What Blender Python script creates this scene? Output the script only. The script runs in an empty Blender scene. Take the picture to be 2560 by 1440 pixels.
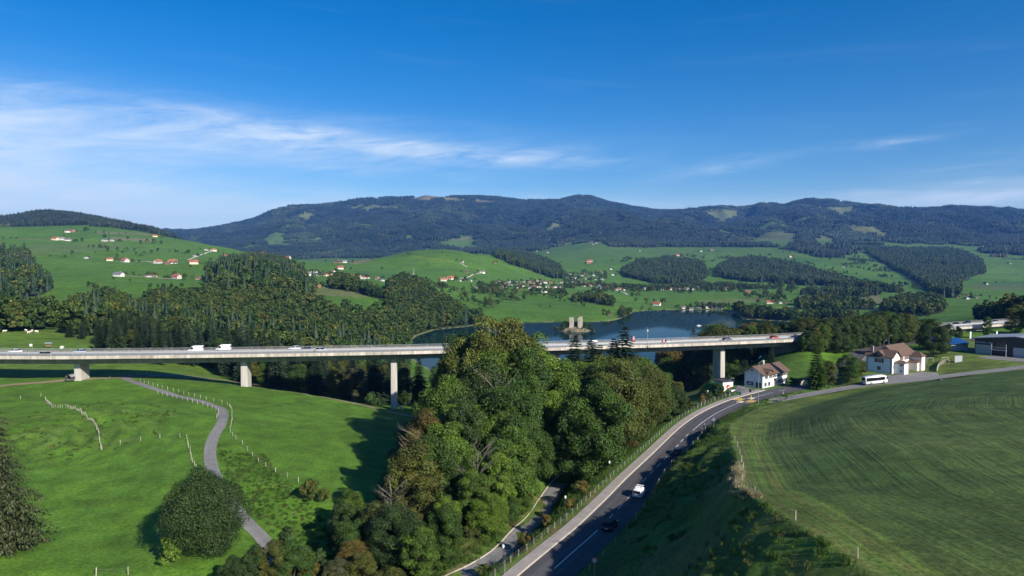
import bpy, math, random
import numpy as np
from mathutils import Vector, Matrix

scene = bpy.context.scene
COL = scene.collection
R = math.radians
rng = np.random.default_rng(7)
random.seed(7)

# ------------------------------------------------------------------ camera
FPX, PITCH = 1700.0, math.atan(65.0 / 1700.0)          # focal length in photo pixels, 2.2 degrees down
cam = bpy.data.cameras.new('camera')
cam.sensor_width = 36.0
cam.lens = 36.0 * FPX / 2560.0
cam.clip_start, cam.clip_end = 1.0, 40000.0
cam_o = bpy.data.objects.new('camera', cam)
COL.objects.link(cam_o)
cam_o.rotation_euler = (math.pi / 2 - PITCH, 0, 0)      # the drone hovers at the origin; heights are relative to it
scene.camera = cam_o

# ------------------------------------------------------------------ light and sky
SUN_EL = R(29.0)
SUN_AZ = math.atan2(0.66, -0.75)                        # behind the camera, to the right
S = Vector((math.sin(SUN_AZ) * math.cos(SUN_EL), math.cos(SUN_AZ) * math.cos(SUN_EL), math.sin(SUN_EL)))
sun = bpy.data.lights.new('sun', 'SUN')
sun.energy, sun.angle, sun.color = 5.0, R(0.53), (1.0, 0.93, 0.82)
sun_o = bpy.data.objects.new('sun', sun)
COL.objects.link(sun_o)
sun_o.rotation_euler = (-S).to_track_quat('-Z', 'Y').to_euler()

world = bpy.data.worlds.new('World')
scene.world = world
world.use_nodes = True
wt = world.node_tree
wt.nodes.clear()


def wn(kind, **kw):
    n = wt.nodes.new(kind)
    for k, v in kw.items():
        setattr(n, k, v)
    return n


def wmath(op, a, b=None, c=None, clamp=False):
    n = wn('ShaderNodeMath', operation=op, use_clamp=clamp)
    for i, v in enumerate((a, b, c)):
        if v is None:
            continue
        if isinstance(v, (int, float)):
            n.inputs[i].default_value = v
        else:
            wt.links.new(v, n.inputs[i])
    return n.outputs[0]


sky = wn('ShaderNodeTexSky', sky_type='NISHITA', sun_disc=False, sun_elevation=SUN_EL, sun_rotation=SUN_AZ,
         altitude=900.0, air_density=1.0, dust_density=1.0, ozone_density=3.2)
hs = wn('ShaderNodeHueSaturation')
hs.inputs['Hue'].default_value = 0.506
hs.inputs['Saturation'].default_value = 1.45
hs.inputs['Value'].default_value = 1.0
wt.links.new(sky.outputs[0], hs.inputs['Color'])
tc = wn('ShaderNodeTexCoord')
sep = wn('ShaderNodeSeparateXYZ')
wt.links.new(tc.outputs['Generated'], sep.inputs[0])
U = wmath('ARCTAN2', sep.outputs[0], sep.outputs[1])     # bearing
V = wmath('ARCSINE', sep.outputs[2])                     # elevation


def wnoise(su, sv, tilt, scale, detail=7.0, rough=0.62, dist=0.0, off=0.0):
    u2 = wmath('MULTIPLY', wmath('ADD', U, wmath('MULTIPLY', V, tilt)), su)
    v2 = wmath('MULTIPLY', wmath('ADD', V, wmath('MULTIPLY', U, -tilt)), sv)
    cb = wn('ShaderNodeCombineXYZ')
    wt.links.new(u2, cb.inputs[0])
    wt.links.new(v2, cb.inputs[1])
    cb.inputs[2].default_value = off
    n = wn('ShaderNodeTexNoise')
    n.inputs['Scale'].default_value = scale
    n.inputs['Detail'].default_value = detail
    n.inputs['Roughness'].default_value = rough
    n.inputs['Distortion'].default_value = dist
    wt.links.new(cb.outputs[0], n.inputs['Vector'])
    return n.outputs[0]


fib = wnoise(1.0, 6.0, 0.12, 9.0, 8.0, 0.66, 0.6)        # wispy cirrus fibres
fib2 = wnoise(0.8, 9.0, -0.06, 4.0, 6.0, 0.6, 0.3, 3.7)


def streak(u0, v0, half_len, half_th, slope, amount, grow=0.0, soft=0.0):
    """A band of cirrus: soft along its length, fuzzy across it."""
    du = wmath('SUBTRACT', U, u0)
    mid = wmath('ADD', wmath('MULTIPLY', du, slope), v0)
    th = wmath('MAXIMUM', wmath('ADD', wmath('MULTIPLY', du, -grow), half_th), 0.004)
    warp = wmath('MULTIPLY', wmath('SUBTRACT', fib2, 0.5), 0.05)
    dv = wmath('DIVIDE', wmath('SUBTRACT', wmath('ADD', V, warp), mid), th)
    a = wmath('EXPONENT', wmath('MULTIPLY', wmath('MULTIPLY', dv, dv), -1.0))
    dl = wmath('DIVIDE', du, half_len)
    b = wmath('EXPONENT', wmath('MULTIPLY', wmath('MULTIPLY', dl, dl), -1.0))
    f = wmath('ADD', wmath('MULTIPLY', wmath('SUBTRACT', fib, 0.30, clamp=True), 2.6 * (1 - soft), clamp=True), soft * 0.8)
    return wmath('MULTIPLY', wmath('MULTIPLY', a, b), wmath('MULTIPLY', f, amount))


parts = [streak(-0.62, 0.165, 0.50, 0.044, 0.0, 0.9, 0.03, 0.35),
         streak(-0.20, 0.165, 0.30, 0.016, -0.07, 0.75, 0.02),
         streak(0.03, 0.152, 0.12, 0.012, -0.04, 0.4),
         streak(-0.22, 0.136, 0.16, 0.012, -0.06, 0.35),
         streak(-0.90, 0.070, 0.75, 0.055, -0.03, 1.7, 0.02, 0.6),
         streak(-0.78, 0.130, 0.30, 0.050, -0.02, 0.75, 0.02, 0.7),
         streak(0.30, 0.131, 0.09, 0.008, 0.14, 0.45),
         streak(0.51, 0.151, 0.05, 0.006, 0.09, 0.6),
         streak(0.62, 0.078, 0.20, 0.018, 0.03, 1.0, 0.0, 0.5),
         streak(0.58, 0.117, 0.07, 0.010, 0.05, 0.25),
         streak(0.10, 0.078, 0.50, 0.020, 0.0, 0.6, 0.0, 0.6)]
tot = parts[0]
for p in parts[1:]:
    tot = wmath('ADD', tot, p)
veil = wmath('MULTIPLY', wmath('SUBTRACT', fib2, 0.55, clamp=True), 0.16)   # faint cirrus over the whole sky
tot = wmath('ADD', tot, veil)
tot = wmath('MULTIPLY', tot, 0.72, clamp=True)
mix = wn('ShaderNodeMixRGB')
wt.links.new(tot, mix.inputs[0])
wt.links.new(hs.outputs[0], mix.inputs[1])
mix.inputs[2].default_value = (6.6, 7.5, 8.4, 1)
bg = wn('ShaderNodeBackground')
bg.inputs['Strength'].default_value = 0.089
wt.links.new(mix.outputs[0], bg.inputs['Color'])
wo = wn('ShaderNodeOutputWorld')
wt.links.new(bg.outputs[0], wo.inputs['Surface'])

vs = scene.view_settings
vs.view_transform, vs.look, vs.exposure, vs.gamma = 'Standard', 'None', 0.55, 1.0
vs.use_curve_mapping = False
cy = scene.cycles
cy.max_bounces, cy.diffuse_bounces, cy.glossy_bounces = 4, 2, 2
cy.transmission_bounces, cy.transparent_max_bounces, cy.volume_bounces = 2, 4, 0
cy.use_denoising = True
cy.use_adaptive_sampling = True
cy.adaptive_threshold = 0.02
cy.caustics_reflective = cy.caustics_refractive = False


# ------------------------------------------------------------------ helpers
def tag(o, label=None, cat=None, group=None, kind=None):
    for k, v in (('label', label), ('category', cat), ('group', group), ('kind', kind)):
        if v:
            o[k] = v
    return o


def link(o, parent=None):
    COL.objects.link(o)
    if parent is not None:
        o.parent = parent
    return o


def empty(name, loc, rz=0.0, label=None, cat=None, group=None):
    o = bpy.data.objects.new(name, None)
    o.location, o.rotation_euler = loc, (0, 0, rz)
    o.empty_display_size = 0.2
    tag(link(o), label, cat, group)
    return o


def mesh_np(name, verts, faces, mats=(), smooth=False, mat_idx=None):
    """verts (n,3); faces an (m,3) / (m,4) array or a list of tuples."""
    me = bpy.data.meshes.new(name)
    verts = np.asarray(verts, np.float32)
    if isinstance(faces, np.ndarray):
        m, k = faces.shape
        me.vertices.add(len(verts))
        me.vertices.foreach_set('co', verts.ravel())
        me.loops.add(m * k)
        me.loops.foreach_set('vertex_index', faces.astype(np.int32).ravel())
        me.polygons.add(m)
        me.polygons.foreach_set('loop_start', np.arange(0, m * k, k, dtype=np.int32))
        me.polygons.foreach_set('loop_total', np.full(m, k, np.int32))
        me.update(calc_edges=True)
    else:
        me.from_pydata([tuple(map(float, v)) for v in verts], [], [tuple(f) for f in faces])
    for mt in mats:
        me.materials.append(mt)
    if mat_idx is not None:
        me.polygons.foreach_set('material_index', np.asarray(mat_idx, np.int32))
    if smooth:
        me.polygons.foreach_set('use_smooth', np.ones(len(me.polygons), bool))
    me.validate()
    return me


def attr(me, name, data, kind='FLOAT', dom='POINT'):
    a = me.attributes.new(name, kind, dom)
    key = {'FLOAT': 'value', 'FLOAT_COLOR': 'color', 'FLOAT_VECTOR': 'vector', 'INT': 'value'}[kind]
    a.data.foreach_set(key, np.asarray(data).ravel())


class MB:
    """Collects boxes, prisms and tubes into one mesh."""
    def __init__(self):
        self.v, self.f = [], []

    def add(self, vs, fs):
        n = len(self.v)
        self.v += [tuple(v) for v in vs]
        self.f += [tuple(i + n for i in f) for f in fs]
        return self

    def box(self, x0, x1, y0, y1, z0, z1):
        vs = [(x, y, z) for z in (z0, z1) for y in (y0, y1) for x in (x0, x1)]
        return self.add(vs, [(0, 2, 3, 1), (4, 5, 7, 6), (0, 1, 5, 4), (2, 6, 7, 3), (0, 4, 6, 2), (1, 3, 7, 5)])

    def loft(self, rings, cap=True):
        n = len(rings[0])
        vs = [p for r in rings for p in r]
        fs = []
        for i in range(len(rings) - 1):
            for j in range(n):
                k = (j + 1) % n
                fs.append((i * n + j, i * n + k, (i + 1) * n + k, (i + 1) * n + j))
        if cap:
            fs.append(tuple(reversed(range(n))))
            fs.append(tuple(range((len(rings) - 1) * n, len(rings) * n)))
        return self.add(vs, fs)

    def tube(self, pts, r, n=6):
        pts = [Vector(p) for p in pts]
        rr = r if isinstance(r, (list, tuple)) else [r] * len(pts)
        rings = []
        for i, p in enumerate(pts):
            d = (pts[min(i + 1, len(pts) - 1)] - pts[max(i - 1, 0)]).normalized()
            a = d.cross(Vector((0, 0, 1)) if abs(d.z) < 0.9 else Vector((1, 0, 0))).normalized()
            b = d.cross(a)
            rings.append([tuple(p + (a * math.cos(2 * math.pi * j / n) + b * math.sin(2 * math.pi * j / n)) * rr[i]) for j in range(n)])
        return self.loft(rings)

    def build(self, name, mat, parent=None, smooth=False, loc=None):
        me = mesh_np(name, np.array(self.v), self.f, [mat], smooth)
        o = bpy.data.objects.new(name, me)
        if loc is not None:
            o.location = loc
        return link(o, parent)


def copy_tree(o, parent=None):
    c = o.copy()
    COL.objects.link(c)
    c.parent = parent
    for ch in o.children:
        copy_tree(ch, c)
    return c


# ------------------------------------------------------------------ materials
def mat(name, base=(0.5, 0.5, 0.5), rough=0.7, metal=0.0, var=0.0, scale=1.0, bump=0.0, bscale=None, spec=0.5, obj_var=0.0, detail=4.0,
        stretch=None):
    m = bpy.data.materials.new(name)
    m.use_nodes = True
    nt = m.node_tree
    b = nt.nodes['Principled BSDF']
    b.inputs['Roughness'].default_value = rough
    b.inputs['Metallic'].default_value = metal
    b.inputs['Specular IOR Level'].default_value = spec
    col = None
    rgb = nt.nodes.new('ShaderNodeRGB')
    rgb.outputs[0].default_value = (*base, 1)
    col = rgb.outputs[0]
    co = nt.nodes.new('ShaderNodeTexCoord')
    src = co.outputs['Object']
    if stretch:
        mp = nt.nodes.new('ShaderNodeMapping')
        mp.inputs['Scale'].default_value = stretch
        nt.links.new(src, mp.inputs[0])
        src = mp.outputs[0]
    if var or bump:
        nz = nt.nodes.new('ShaderNodeTexNoise')
        nz.inputs['Scale'].default_value = scale
        nz.inputs['Detail'].default_value = detail
        nt.links.new(src, nz.inputs['Vector'])
    if var:
        mr = nt.nodes.new('ShaderNodeMapRange')
        mr.inputs[1].default_value, mr.inputs[2].default_value = 0.25, 0.75
        mr.inputs[3].default_value, mr.inputs[4].default_value = 1 - var, 1 + var
        nt.links.new(nz.outputs[0], mr.inputs[0])
        mul = nt.nodes.new('ShaderNodeVectorMath')
        mul.operation = 'SCALE'
        nt.links.new(col, mul.inputs[0])
        nt.links.new(mr.outputs[0], mul.inputs['Scale'])
        col = mul.outputs[0]
    if obj_var:
        oi = nt.nodes.new('ShaderNodeObjectInfo')
        h = nt.nodes.new('ShaderNodeHueSaturation')
        for inp, lo, hi in (('Value', 1 - obj_var, 1 + obj_var), ('Hue', 0.5 - obj_var * 0.08, 0.5 + obj_var * 0.08)):
            q = nt.nodes.new('ShaderNodeMapRange')
            q.inputs[3].default_value, q.inputs[4].default_value = lo, hi
            if inp == 'Hue':
                w = nt.nodes.new('ShaderNodeMath')
                w.operation = 'FRACT'
                w2 = nt.nodes.new('ShaderNodeMath')
                w2.operation = 'MULTIPLY'
                w2.inputs[1].default_value = 7.31
                nt.links.new(oi.outputs['Random'], w2.inputs[0])
                nt.links.new(w2.outputs[0], w.inputs[0])
                nt.links.new(w.outputs[0], q.inputs[0])
            else:
                nt.links.new(oi.outputs['Random'], q.inputs[0])
            nt.links.new(q.outputs[0], h.inputs[inp])
        nt.links.new(col, h.inputs['Color'])
        col = h.outputs[0]
    nt.links.new(col, b.inputs['Base Color'])
    if bump:
        bn = nt.nodes.new('ShaderNodeBump')
        bn.inputs['Strength'].default_value = bump
        bn.inputs['Distance'].default_value = 0.3
        if bscale:
            n2 = nt.nodes.new('ShaderNodeTexNoise')
            n2.inputs['Scale'].default_value = bscale
            nt.links.new(src, n2.inputs['Vector'])
            nt.links.new(n2.outputs[0], bn.inputs['Height'])
        else:
            nt.links.new(nz.outputs[0], bn.inputs['Height'])
        nt.links.new(bn.outputs[0], b.inputs['Normal'])
    return m


# ------------------------------------------------------------------ photo pixels to rays
TP = math.tan(PITCH)


def ratio(py):
    """Height over forward distance of the line of sight through photo row py."""
    c = (720.0 - np.asarray(py, float)) / FPX
    return (c - TP) / (1 + c * TP)


def tan_az(px, py=800.0):
    """Sideways over forward distance of the line of sight through photo column px."""
    c = (720.0 - py) / FPX
    return (np.asarray(px, float) - 1280.0) / FPX / (math.cos(PITCH) + c * math.sin(PITCH))


def at_z(px, py, z):
    Y = z / float(ratio(py))
    return Vector((float(tan_az(px, py)) * Y, Y, z))


def at_y(px, py, Y):
    return Vector((float(tan_az(px, py)) * Y, Y, float(ratio(py)) * Y))


def project(x, y, z):
    x, y, z = (np.asarray(a, float) for a in (x, y, z))
    cp, sp = math.cos(PITCH), math.sin(PITCH)
    d = y * cp - z * sp
    return 1280 + FPX * x / d, 720 - FPX * (y * sp + z * cp) / d


def noise2(x, y, seed=0):
    """Smooth value noise on a unit lattice, in -1..1."""
    xi, yi = np.floor(x).astype(np.int64), np.floor(y).astype(np.int64)
    fx, fy = x - xi, y - yi
    fx, fy = fx * fx * fx * (fx * (fx * 6 - 15) + 10), fy * fy * fy * (fy * (fy * 6 - 15) + 10)

    def h(a, b):
        n = (a * 374761393 + b * 668265263 + seed * 1442695041) & 0x7fffffff
        n = ((n ^ (n >> 13)) * 1274126177) & 0x7fffffff
        n = (n ^ (n >> 16)) & 0xffff
        return n / 32767.5 - 1
    return (h(xi, yi) * (1 - fx) + h(xi + 1, yi) * fx) * (1 - fy) + (h(xi, yi + 1) * (1 - fx) + h(xi + 1, yi + 1) * fx) * fy


def fbm(x, y, octs=4, seed=0, gain=0.5):
    s, a = 0, 1.0
    for i in range(octs):
        s = s + a * noise2(x * 2 ** i, y * 2 ** i, seed + i * 17)
        a *= gain
    return s


def sstep(a):
    a = np.clip(a, 0, 1)
    return a * a * (3 - 2 * a)


def in_poly(px, py, poly):
    px, py = np.asarray(px), np.asarray(py)
    c = np.zeros(px.shape, bool)
    n = len(poly)
    for i in range(n):
        x0, y0 = poly[i]
        x1, y1 = poly[(i + 1) % n]
        if y0 == y1:
            continue
        c ^= ((y0 > py) != (y1 > py)) & (px < (x1 - x0) * (py - y0) / (y1 - y0) + x0)
    return c


def dist_line(x, y, pts, want_z=True):
    """Distance from points to a polyline, signed (+ on its right), station along it and height there."""
    best = np.full(np.shape(x), 1e9)
    sgn = np.ones(np.shape(x))
    sta = np.zeros(np.shape(x))
    zz = np.zeros(np.shape(x))
    acc = 0.0
    for a, b in zip(pts[:-1], pts[1:]):
        dx, dy = b[0] - a[0], b[1] - a[1]
        L2 = dx * dx + dy * dy
        if L2 < 1e-9:
            continue
        L = math.sqrt(L2)
        u = np.clip(((x - a[0]) * dx + (y - a[1]) * dy) / L2, 0, 1)
        ex, ey = x - (a[0] + u * dx), y - (a[1] + u * dy)
        d = np.hypot(ex, ey)
        m = d < best
        best = np.where(m, d, best)
        sgn = np.where(m, np.where(ex * dy - ey * dx >= 0, 1.0, -1.0), sgn)
        sta = np.where(m, acc + u * L, sta)
        if len(a) > 2:
            zz = np.where(m, a[2] + u * (b[2] - a[2]), zz)
        acc += L
    return best * sgn, sta, zz


def resample(pts, step):
    """Catmull-Rom through pts, evenly spaced."""
    P = [Vector(p) for p in pts]
    P = [P[0] * 2 - P[1]] + P + [P[-1] * 2 - P[-2]]
    out = []
    for i in range(1, len(P) - 2):
        for k in range(12):
            t = k / 12
            a, b, c, d = P[i - 1], P[i], P[i + 1], P[i + 2]
            out.append(0.5 * ((2 * b) + (c - a) * t + (2 * a - 5 * b + 4 * c - d) * t * t + (3 * b - a - 3 * c + d) * t ** 3))
    out.append(P[-2])
    res, left = [out[0]], step
    for a, b in zip(out[:-1], out[1:]):
        L = (b - a).length
        pos = 0.0
        while L - pos >= left:
            pos += left
            res.append(a + (b - a) * (pos / L))
            left = step
        left -= L - pos
    return res
# ------------------------------------------------------------------ the lie of the land
LAKE = -82.0
# bearing (photo column): forward distance in metres -> height (below 450: metres from the camera; above: photo row of the bare ground)
PROFILE = {
    -900: [(40, -48), (110, -50), (150, -48.5), (200, -46), (262, -44), (340, -42), (420, -41), (520, -45), (700, -40), (950, -25), (1300, 15),
           (1800, 70), (2100, 110), (2500, 130), (3300, 260), (5000, 150), (9000, 300), (15000, 0)],
    0: [(40, -49), (110, -50.5), (150, -49), (200, -46.5), (262, -45), (290, -44.5), (340, -43), (420, -41.5), (450, -43), (520, -50), (640, -52), (750, 757),
        (950, 700), (1100, 672), (1300, 640), (1800, 600), (2100, 575), (2300, 572), (2500, 568), (3300, 549), (4200, 180), (6000, 60), (15000, 0)],
    130: [(40, -50), (110, -51), (150, -49.5), (200, -47), (262, -45), (290, -44.5), (340, -43), (420, -42), (450, -43.5), (520, -50), (640, -51), (750, 755),
          (950, 700), (1100, 680), (1300, 645), (1800, 605), (2100, 577), (2300, 575), (2550, 566), (3300, 526), (4200, 180), (6000, 60), (15000, 0)],
    250: [(40, -50), (110, -51), (150, -49.5), (200, -47), (255, -45), (290, -44.5), (340, -43.2), (420, -43), (470, -47), (520, -53), (620, -54), (720, 764),
          (900, 715), (1050, 690), (1300, 658), (1500, 640), (1800, 612), (2100, 583), (2300, 579), (2600, 566), (3300, 546), (4200, 150), (6000, 60), (15000, 0)],
    400: [(40, -51), (110, -51), (150, -48.5), (200, -46.5), (255, -45.5), (290, -46), (340, -48), (420, -51), (470, -52), (520, -54), (620, -55), (720, 758),
          (850, 728), (1050, 696), (1300, 664), (1500, 642), (1800, 615), (2100, 590), (2300, 588), (2600, 578), (3200, 582), (4200, 60), (6000, 80), (8000, 585), (9500, 200), (15000, 0)],
    500: [(40, -52), (110, -51), (150, -48.5), (200, -46.5), (262, -46.5), (300, -51), (340, -56), (400, -57), (450, -56), (520, -56), (620, -60), (720, -54),
          (850, 728), (950, 705), (1150, 685), (1300, 665), (1500, 645), (1700, 632), (2000, 606), (2150, 599), (2400, 45), (3500, 30), (5500, 50), (7000, 590), (8000, 574),
          (9500, 300), (15000, 0)],
    640: [(40, -52), (110, -52), (150, -49.5), (200, -48), (262, -48.5), (300, -55), (350, -59), (450, -60), (620, -64), (720, -60), (800, -45), (900, 684), (960, 678),
          (1060, -22), (1300, 676), (1500, 657), (1800, 643), (2000, 633), (2300, -5), (3500, 10), (5000, 620), (6500, 580), (8000, 540), (8600, 536), (10000, 450), (15000, 200)],
    750: [(40, -53), (110, -53), (150, -50), (200, -49.5), (262, -51), (300, -58), (350, -61), (420, -62), (520, -64), (620, -67), (720, -67), (795, 766), (1000, 717),
          (1100, 706), (1300, 692), (1500, 674), (1800, 661), (2000, 652), (2300, -15), (3500, 0), (4500, 640), (6000, 590), (7500, 545), (8500, 516), (10000, 600), (15000, 300)],
    880: [(40, -53), (110, -53.5), (150, -52), (200, -51.5), (262, -54.5), (300, -62), (350, -66), (450, -70), (560, -74), (640, -75), (720, -73), (795, 770), (1000, 722),
          (1100, 712), (1300, 700), (1500, 684), (1800, 664), (2050, 656), (2300, -15), (3500, 0), (4500, 640), (6000, 590), (7500, 540), (8600, 502), (10000, 600), (15000, 300)],
    1000: [(40, -53), (110, -53), (150, -52.5), (200, -53), (250, -57), (270, -59), (300, -65), (350, -70), (450, -76), (560, -80), (660, -80.5), (760, -79), (830, -72),
           (900, -62), (1000, -48), (1150, 706), (1450, 694), (1700, 677), (2000, 652), (2250, 631), (2600, -5), (3500, 20), (4500, 640), (6000, 585), (7500, 535),
           (8800, 500), (10500, 600), (15000, 300)],
    1120: [(40, -52), (110, -51.5), (150, -50), (200, -51), (230, -54), (262, -59), (300, -66), (350, -72), (450, -78), (520, -84), (700, -87), (820, -85), (850, -80),
           (900, -76), (1000, 768), (1100, 745), (1250, 725), (1450, 708), (1700, 686), (2000, 652), (2250, 621), (2600, 0), (3500, 40), (4300, 640), (4800, 612),
           (6000, 585), (7500, 530), (8800, 498), (10500, 600), (15000, 300)],
    1250: [(40, -51), (105, -51), (150, -50), (190, -50), (230, -54), (262, -60), (300, -68), (350, -73), (450, -79), (500, -84), (700, -88), (890, -85), (915, -80), (1000, 776),
           (1150, 755), (1300, 738), (1500, 720), (1700, 708), (2000, 690), (2250, 655), (2420, 638), (2600, 642), (3000, -5), (4000, 60), (4800, 628), (5500, 608),
           (7000, 560), (8200, 520), (9000, 501), (10500, 600), (15000, 300)],
    1380: [(40, -49), (105, -50), (150, -49.5), (190, -50), (230, -54), (262, -61), (300, -68), (350, -73), (450, -80), (490, -84), (700, -88), (910, -85), (930, -80), (1000, 780),
           (1150, 758), (1300, 742), (1500, 724), (1700, 715), (2000, 706), (2250, 692), (2400, 690), (2700, 672), (3200, 645), (3900, 625), (4800, 615), (5500, 600),
           (7000, 558), (8200, 522), (9000, 503), (10500, 600), (15000, 300)],
    1500: [(40, -48), (110, -48.5), (150, -49), (200, -52), (250, -58), (300, -66), (350, -73), (430, -80), (470, -84), (700, -88), (915, -85), (932, -80), (1000, 782), (1100, 765),
           (1300, 745), (1500, 730), (1800, 722), (2000, 717), (2300, 700), (2700, 672), (3200, 645), (3700, 628), (4200, 606), (5000, 590), (6500, 550), (8000, 515),
           (9200, 490), (11000, 500), (15000, 200)],
    1620: [(40, -44), (150, -48), (200, -50), (250, -56), (300, -63), (350, -70), (430, -79), (465, -84), (700, -88), (1130, -86), (1150, -80), (1250, 766), (1400, 748), (1600, 732),
           (1800, 726), (2000, 719), (2300, 703), (2700, 676), (3200, 648), (3700, 630), (4200, 618), (5000, 596), (6500, 556), (8000, 522), (8900, 506), (11000, 500), (15000, 200)],
    1750: [(40, -36), (150, -42), (200, -47), (250, -52), (300, -57), (350, -66), (430, -78), (470, -84), (700, -88), (1145, -86), (1165, -80), (1300, 760), (1500, 742),
           (1800, 728), (2000, 720), (2300, 705), (2600, 685), (3000, 662), (3300, 648), (3700, 634), (4200, 622), (5500, 590), (7000, 548), (8000, 524), (10000, 600), (15000, 200)],
    1880: [(40, -27), (105, -32), (150, -39), (200, -44.5), (250, -46.5), (280, -46.5), (310, -49), (340, -50), (380, -56), (450, -72), (500, -84), (700, -88), (940, -86), (965, -79.5), (1170, -78),
           (1300, 761), (1500, 744), (1800, 728), (2000, 718), (2300, 705), (2600, 685), (3000, 662), (3400, 645), (3900, 622), (4400, 612), (5500, 586), (7000, 540),
           (8000, 512), (10000, 600), (15000, 200)],
    2000: [(40, -26), (58, -27), (86, -29.2), (120, -33.5), (160, -38.5), (200, -43), (236, -46.3), (262, -46), (285, -44.5), (310, -40), (330, -38.5), (380, -42), (450, -60), (520, -78), (560, -84),
           (800, -88), (900, -86), (930, -79), (1130, -77), (1170, -80.5), (1200, -84), (1225, -84), (1250, -79), (1350, 754), (1500, 745), (1800, 726), (2200, 706), (2600, 682), (3000, 660), (3400, 642), (4000, 612), (4600, 600),
           (5500, 575), (7000, 530), (8000, 503), (10000, 600), (15000, 200)],
    2250: [(40, -25.5), (58, -26.5), (86, -29), (120, -32), (160, -35.5), (200, -39.3), (245, -42.6), (285, -42.5), (310, -41.5), (350, -39.5), (380, -40), (420, -44), (500, -55),
           (600, -76), (650, -84), (800, -86), (860, -80), (1000, -75), (1140, -79), (1170, -84), (1215, -84), (1245, -79), (1400, 745), (1800, 725), (2200, 706), (2600, 690), (3000, 668), (3600, 640), (4200, 615),
           (5000, 590), (6500, 545), (7800, 519), (10000, 500), (15000, 200)],
    2560: [(40, -25), (58, -26.3), (86, -28.2), (120, -30.5), (160, -33), (200, -35.5), (262, -39.6), (290, -39.5), (330, -39.3), (380, -38.5), (450, -38), (520, -44), (650, -50), (800, -50),
           (1000, -62), (1200, -70), (1350, 752), (1600, 737), (2000, 717), (2400, 700), (2800, 685), (3400, 650), (4000, 622), (4600, 606), (5500, 572), (7000, 538),
           (7800, 528), (10000, 500), (15000, 200)],
    3500: [(40, -25), (86, -27), (120, -28.5), (200, -32), (262, -36), (330, -36), (450, -36), (650, -46), (800, -48), (1000, -55), (1350, -60), (1600, -50), (2000, -40),
           (2800, -10), (3400, 30), (4600, 180), (5500, 300), (7000, 520), (7800, 600), (10000, 500), (15000, 200)],
}
T0, T1, NT = -1.15, 1.15, 768
L0, L1, NL = math.log(40.0), math.log(15000.0), 624
tg = np.linspace(T0, T1, NT)
lg = np.linspace(L0, L1, NL)
yg = np.exp(lg)
pcols = sorted(PROFILE)
colz = []
for c in pcols:
    ys = np.array([p[0] for p in PROFILE[c]], float)
    zs = np.array([p[1] if p[1] < 450 and not (p[0] >= 9500) else (p[0] * float(ratio(p[1])) if p[1] >= 450 and p[0] < 9500 else p[1]) for p in PROFILE[c]], float)
    colz.append(np.interp(lg, np.log(ys), zs / ys) * yg)
colz = np.array(colz)                                     # (columns, NL)
tcol = np.array([float(tan_az(c)) for c in pcols])
H = np.empty((NL, NT))
for j in range(NL):
    H[j] = np.interp(tg, tcol, colz[:, j])


def blur(a, n, axis):
    k = np.hanning(n + 2)[1:-1]
    k /= k.sum()
    pad = [(0, 0), (0, 0)]
    pad[axis] = (n // 2, n // 2)
    ap = np.pad(a, pad, 'edge')
    return np.apply_along_axis(lambda v: np.convolve(v, k, 'valid'), axis, ap)


Q = H / yg[:, None]
Q = blur(blur(Q, 27, 1), 7, 0)
H = Q * yg[:, None]
GX = yg[:, None] * tg[None, :]
GY = np.repeat(yg[:, None], NT, 1)

# the road, the field bank beside it and the roads that leave it (world coordinates)
ROADZ = [(1290, 1520, -48.6), (1330, 1475, -48.5), (1365, 1440, -48.4), (1386, 1421, -48.4), (1440, 1373, -48.3), (1493, 1326, -48.2), (1560, 1256, -48.1), (1610, 1200, -48.0), (1668, 1141, -47.9),
         (1720, 1086, -47.7), (1750, 1059, -47.5), (1780, 1038, -47.2), (1812, 1021, -46.9), (1850, 1005, -46.6), (1900, 990, -46.3), (1950, 977, -46.1), (2010, 965, -45.8)]
road_pts = [at_z(*p) for p in ROADZ]
p0, p1 = road_pts[0], road_pts[1]
road_pts = [p0 + (p0 - p1).normalized() * 45 + Vector((-10, 0, 0)), p0 + (p0 - p1).normalized() * 20 + Vector((-2, 0, 0))] + road_pts
road_pts += [Vector((118, 262, -45.5)), Vector((133, 277, -45)), Vector((148, 297, -43.5)), Vector((168, 320, -41.5)), Vector((200, 338, -40.4)), Vector((245, 350, -40)), Vector((300, 362, -39.6))]
ROAD = [tuple(p) for p in resample(road_pts, 3.0)]
CREST = [(44, 20, -25.0), (36, 40, -26.0), (32, 58, -27.2), (29.7, 86, -29.6), (34, 101.6, -32.2), (40, 120, -35.2), (49, 151, -39.6), (59, 180, -43.0), (80, 214, -45.4), (103, 236, -46.2)]
CREST = [tuple(p) for p in resample(CREST, 3.0)]
LANE = [tuple(p) for p in resample([at_z(1872, 1010, -46.6), at_z(1950, 998, -46.3), at_z(2050, 981, -45.2), at_z(2150, 964, -43.6), at_z(2210, 957, -42.8), at_z(2290, 950, -42.2),
                                    at_z(2400, 936, -41.0), at_z(2560, 917, -39.6), Vector((240, 280, -38.6)), Vector((300, 310, -37.5))], 3.0)]
SIDE = [tuple(p) for p in resample([Vector((-42, 78, -51.2)), Vector((-22, 92, -51.0)), at_z(1140, 1448, -51), at_z(1205, 1415, -51.2), at_z(1262, 1376, -51.6), at_z(1308, 1325, -52),
                                    at_z(1345, 1290, -52.3), Vector((11.5, 160, -52.5)), Vector((20, 180, -53.5))], 2.5)]
near = GY < 420
nx, ny, nz = GX[near], GY[near], H[near].copy()
sd, sta, zr = dist_line(nx, ny, ROAD)
csd, csta, zc = dist_line(nx, ny, CREST)
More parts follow.
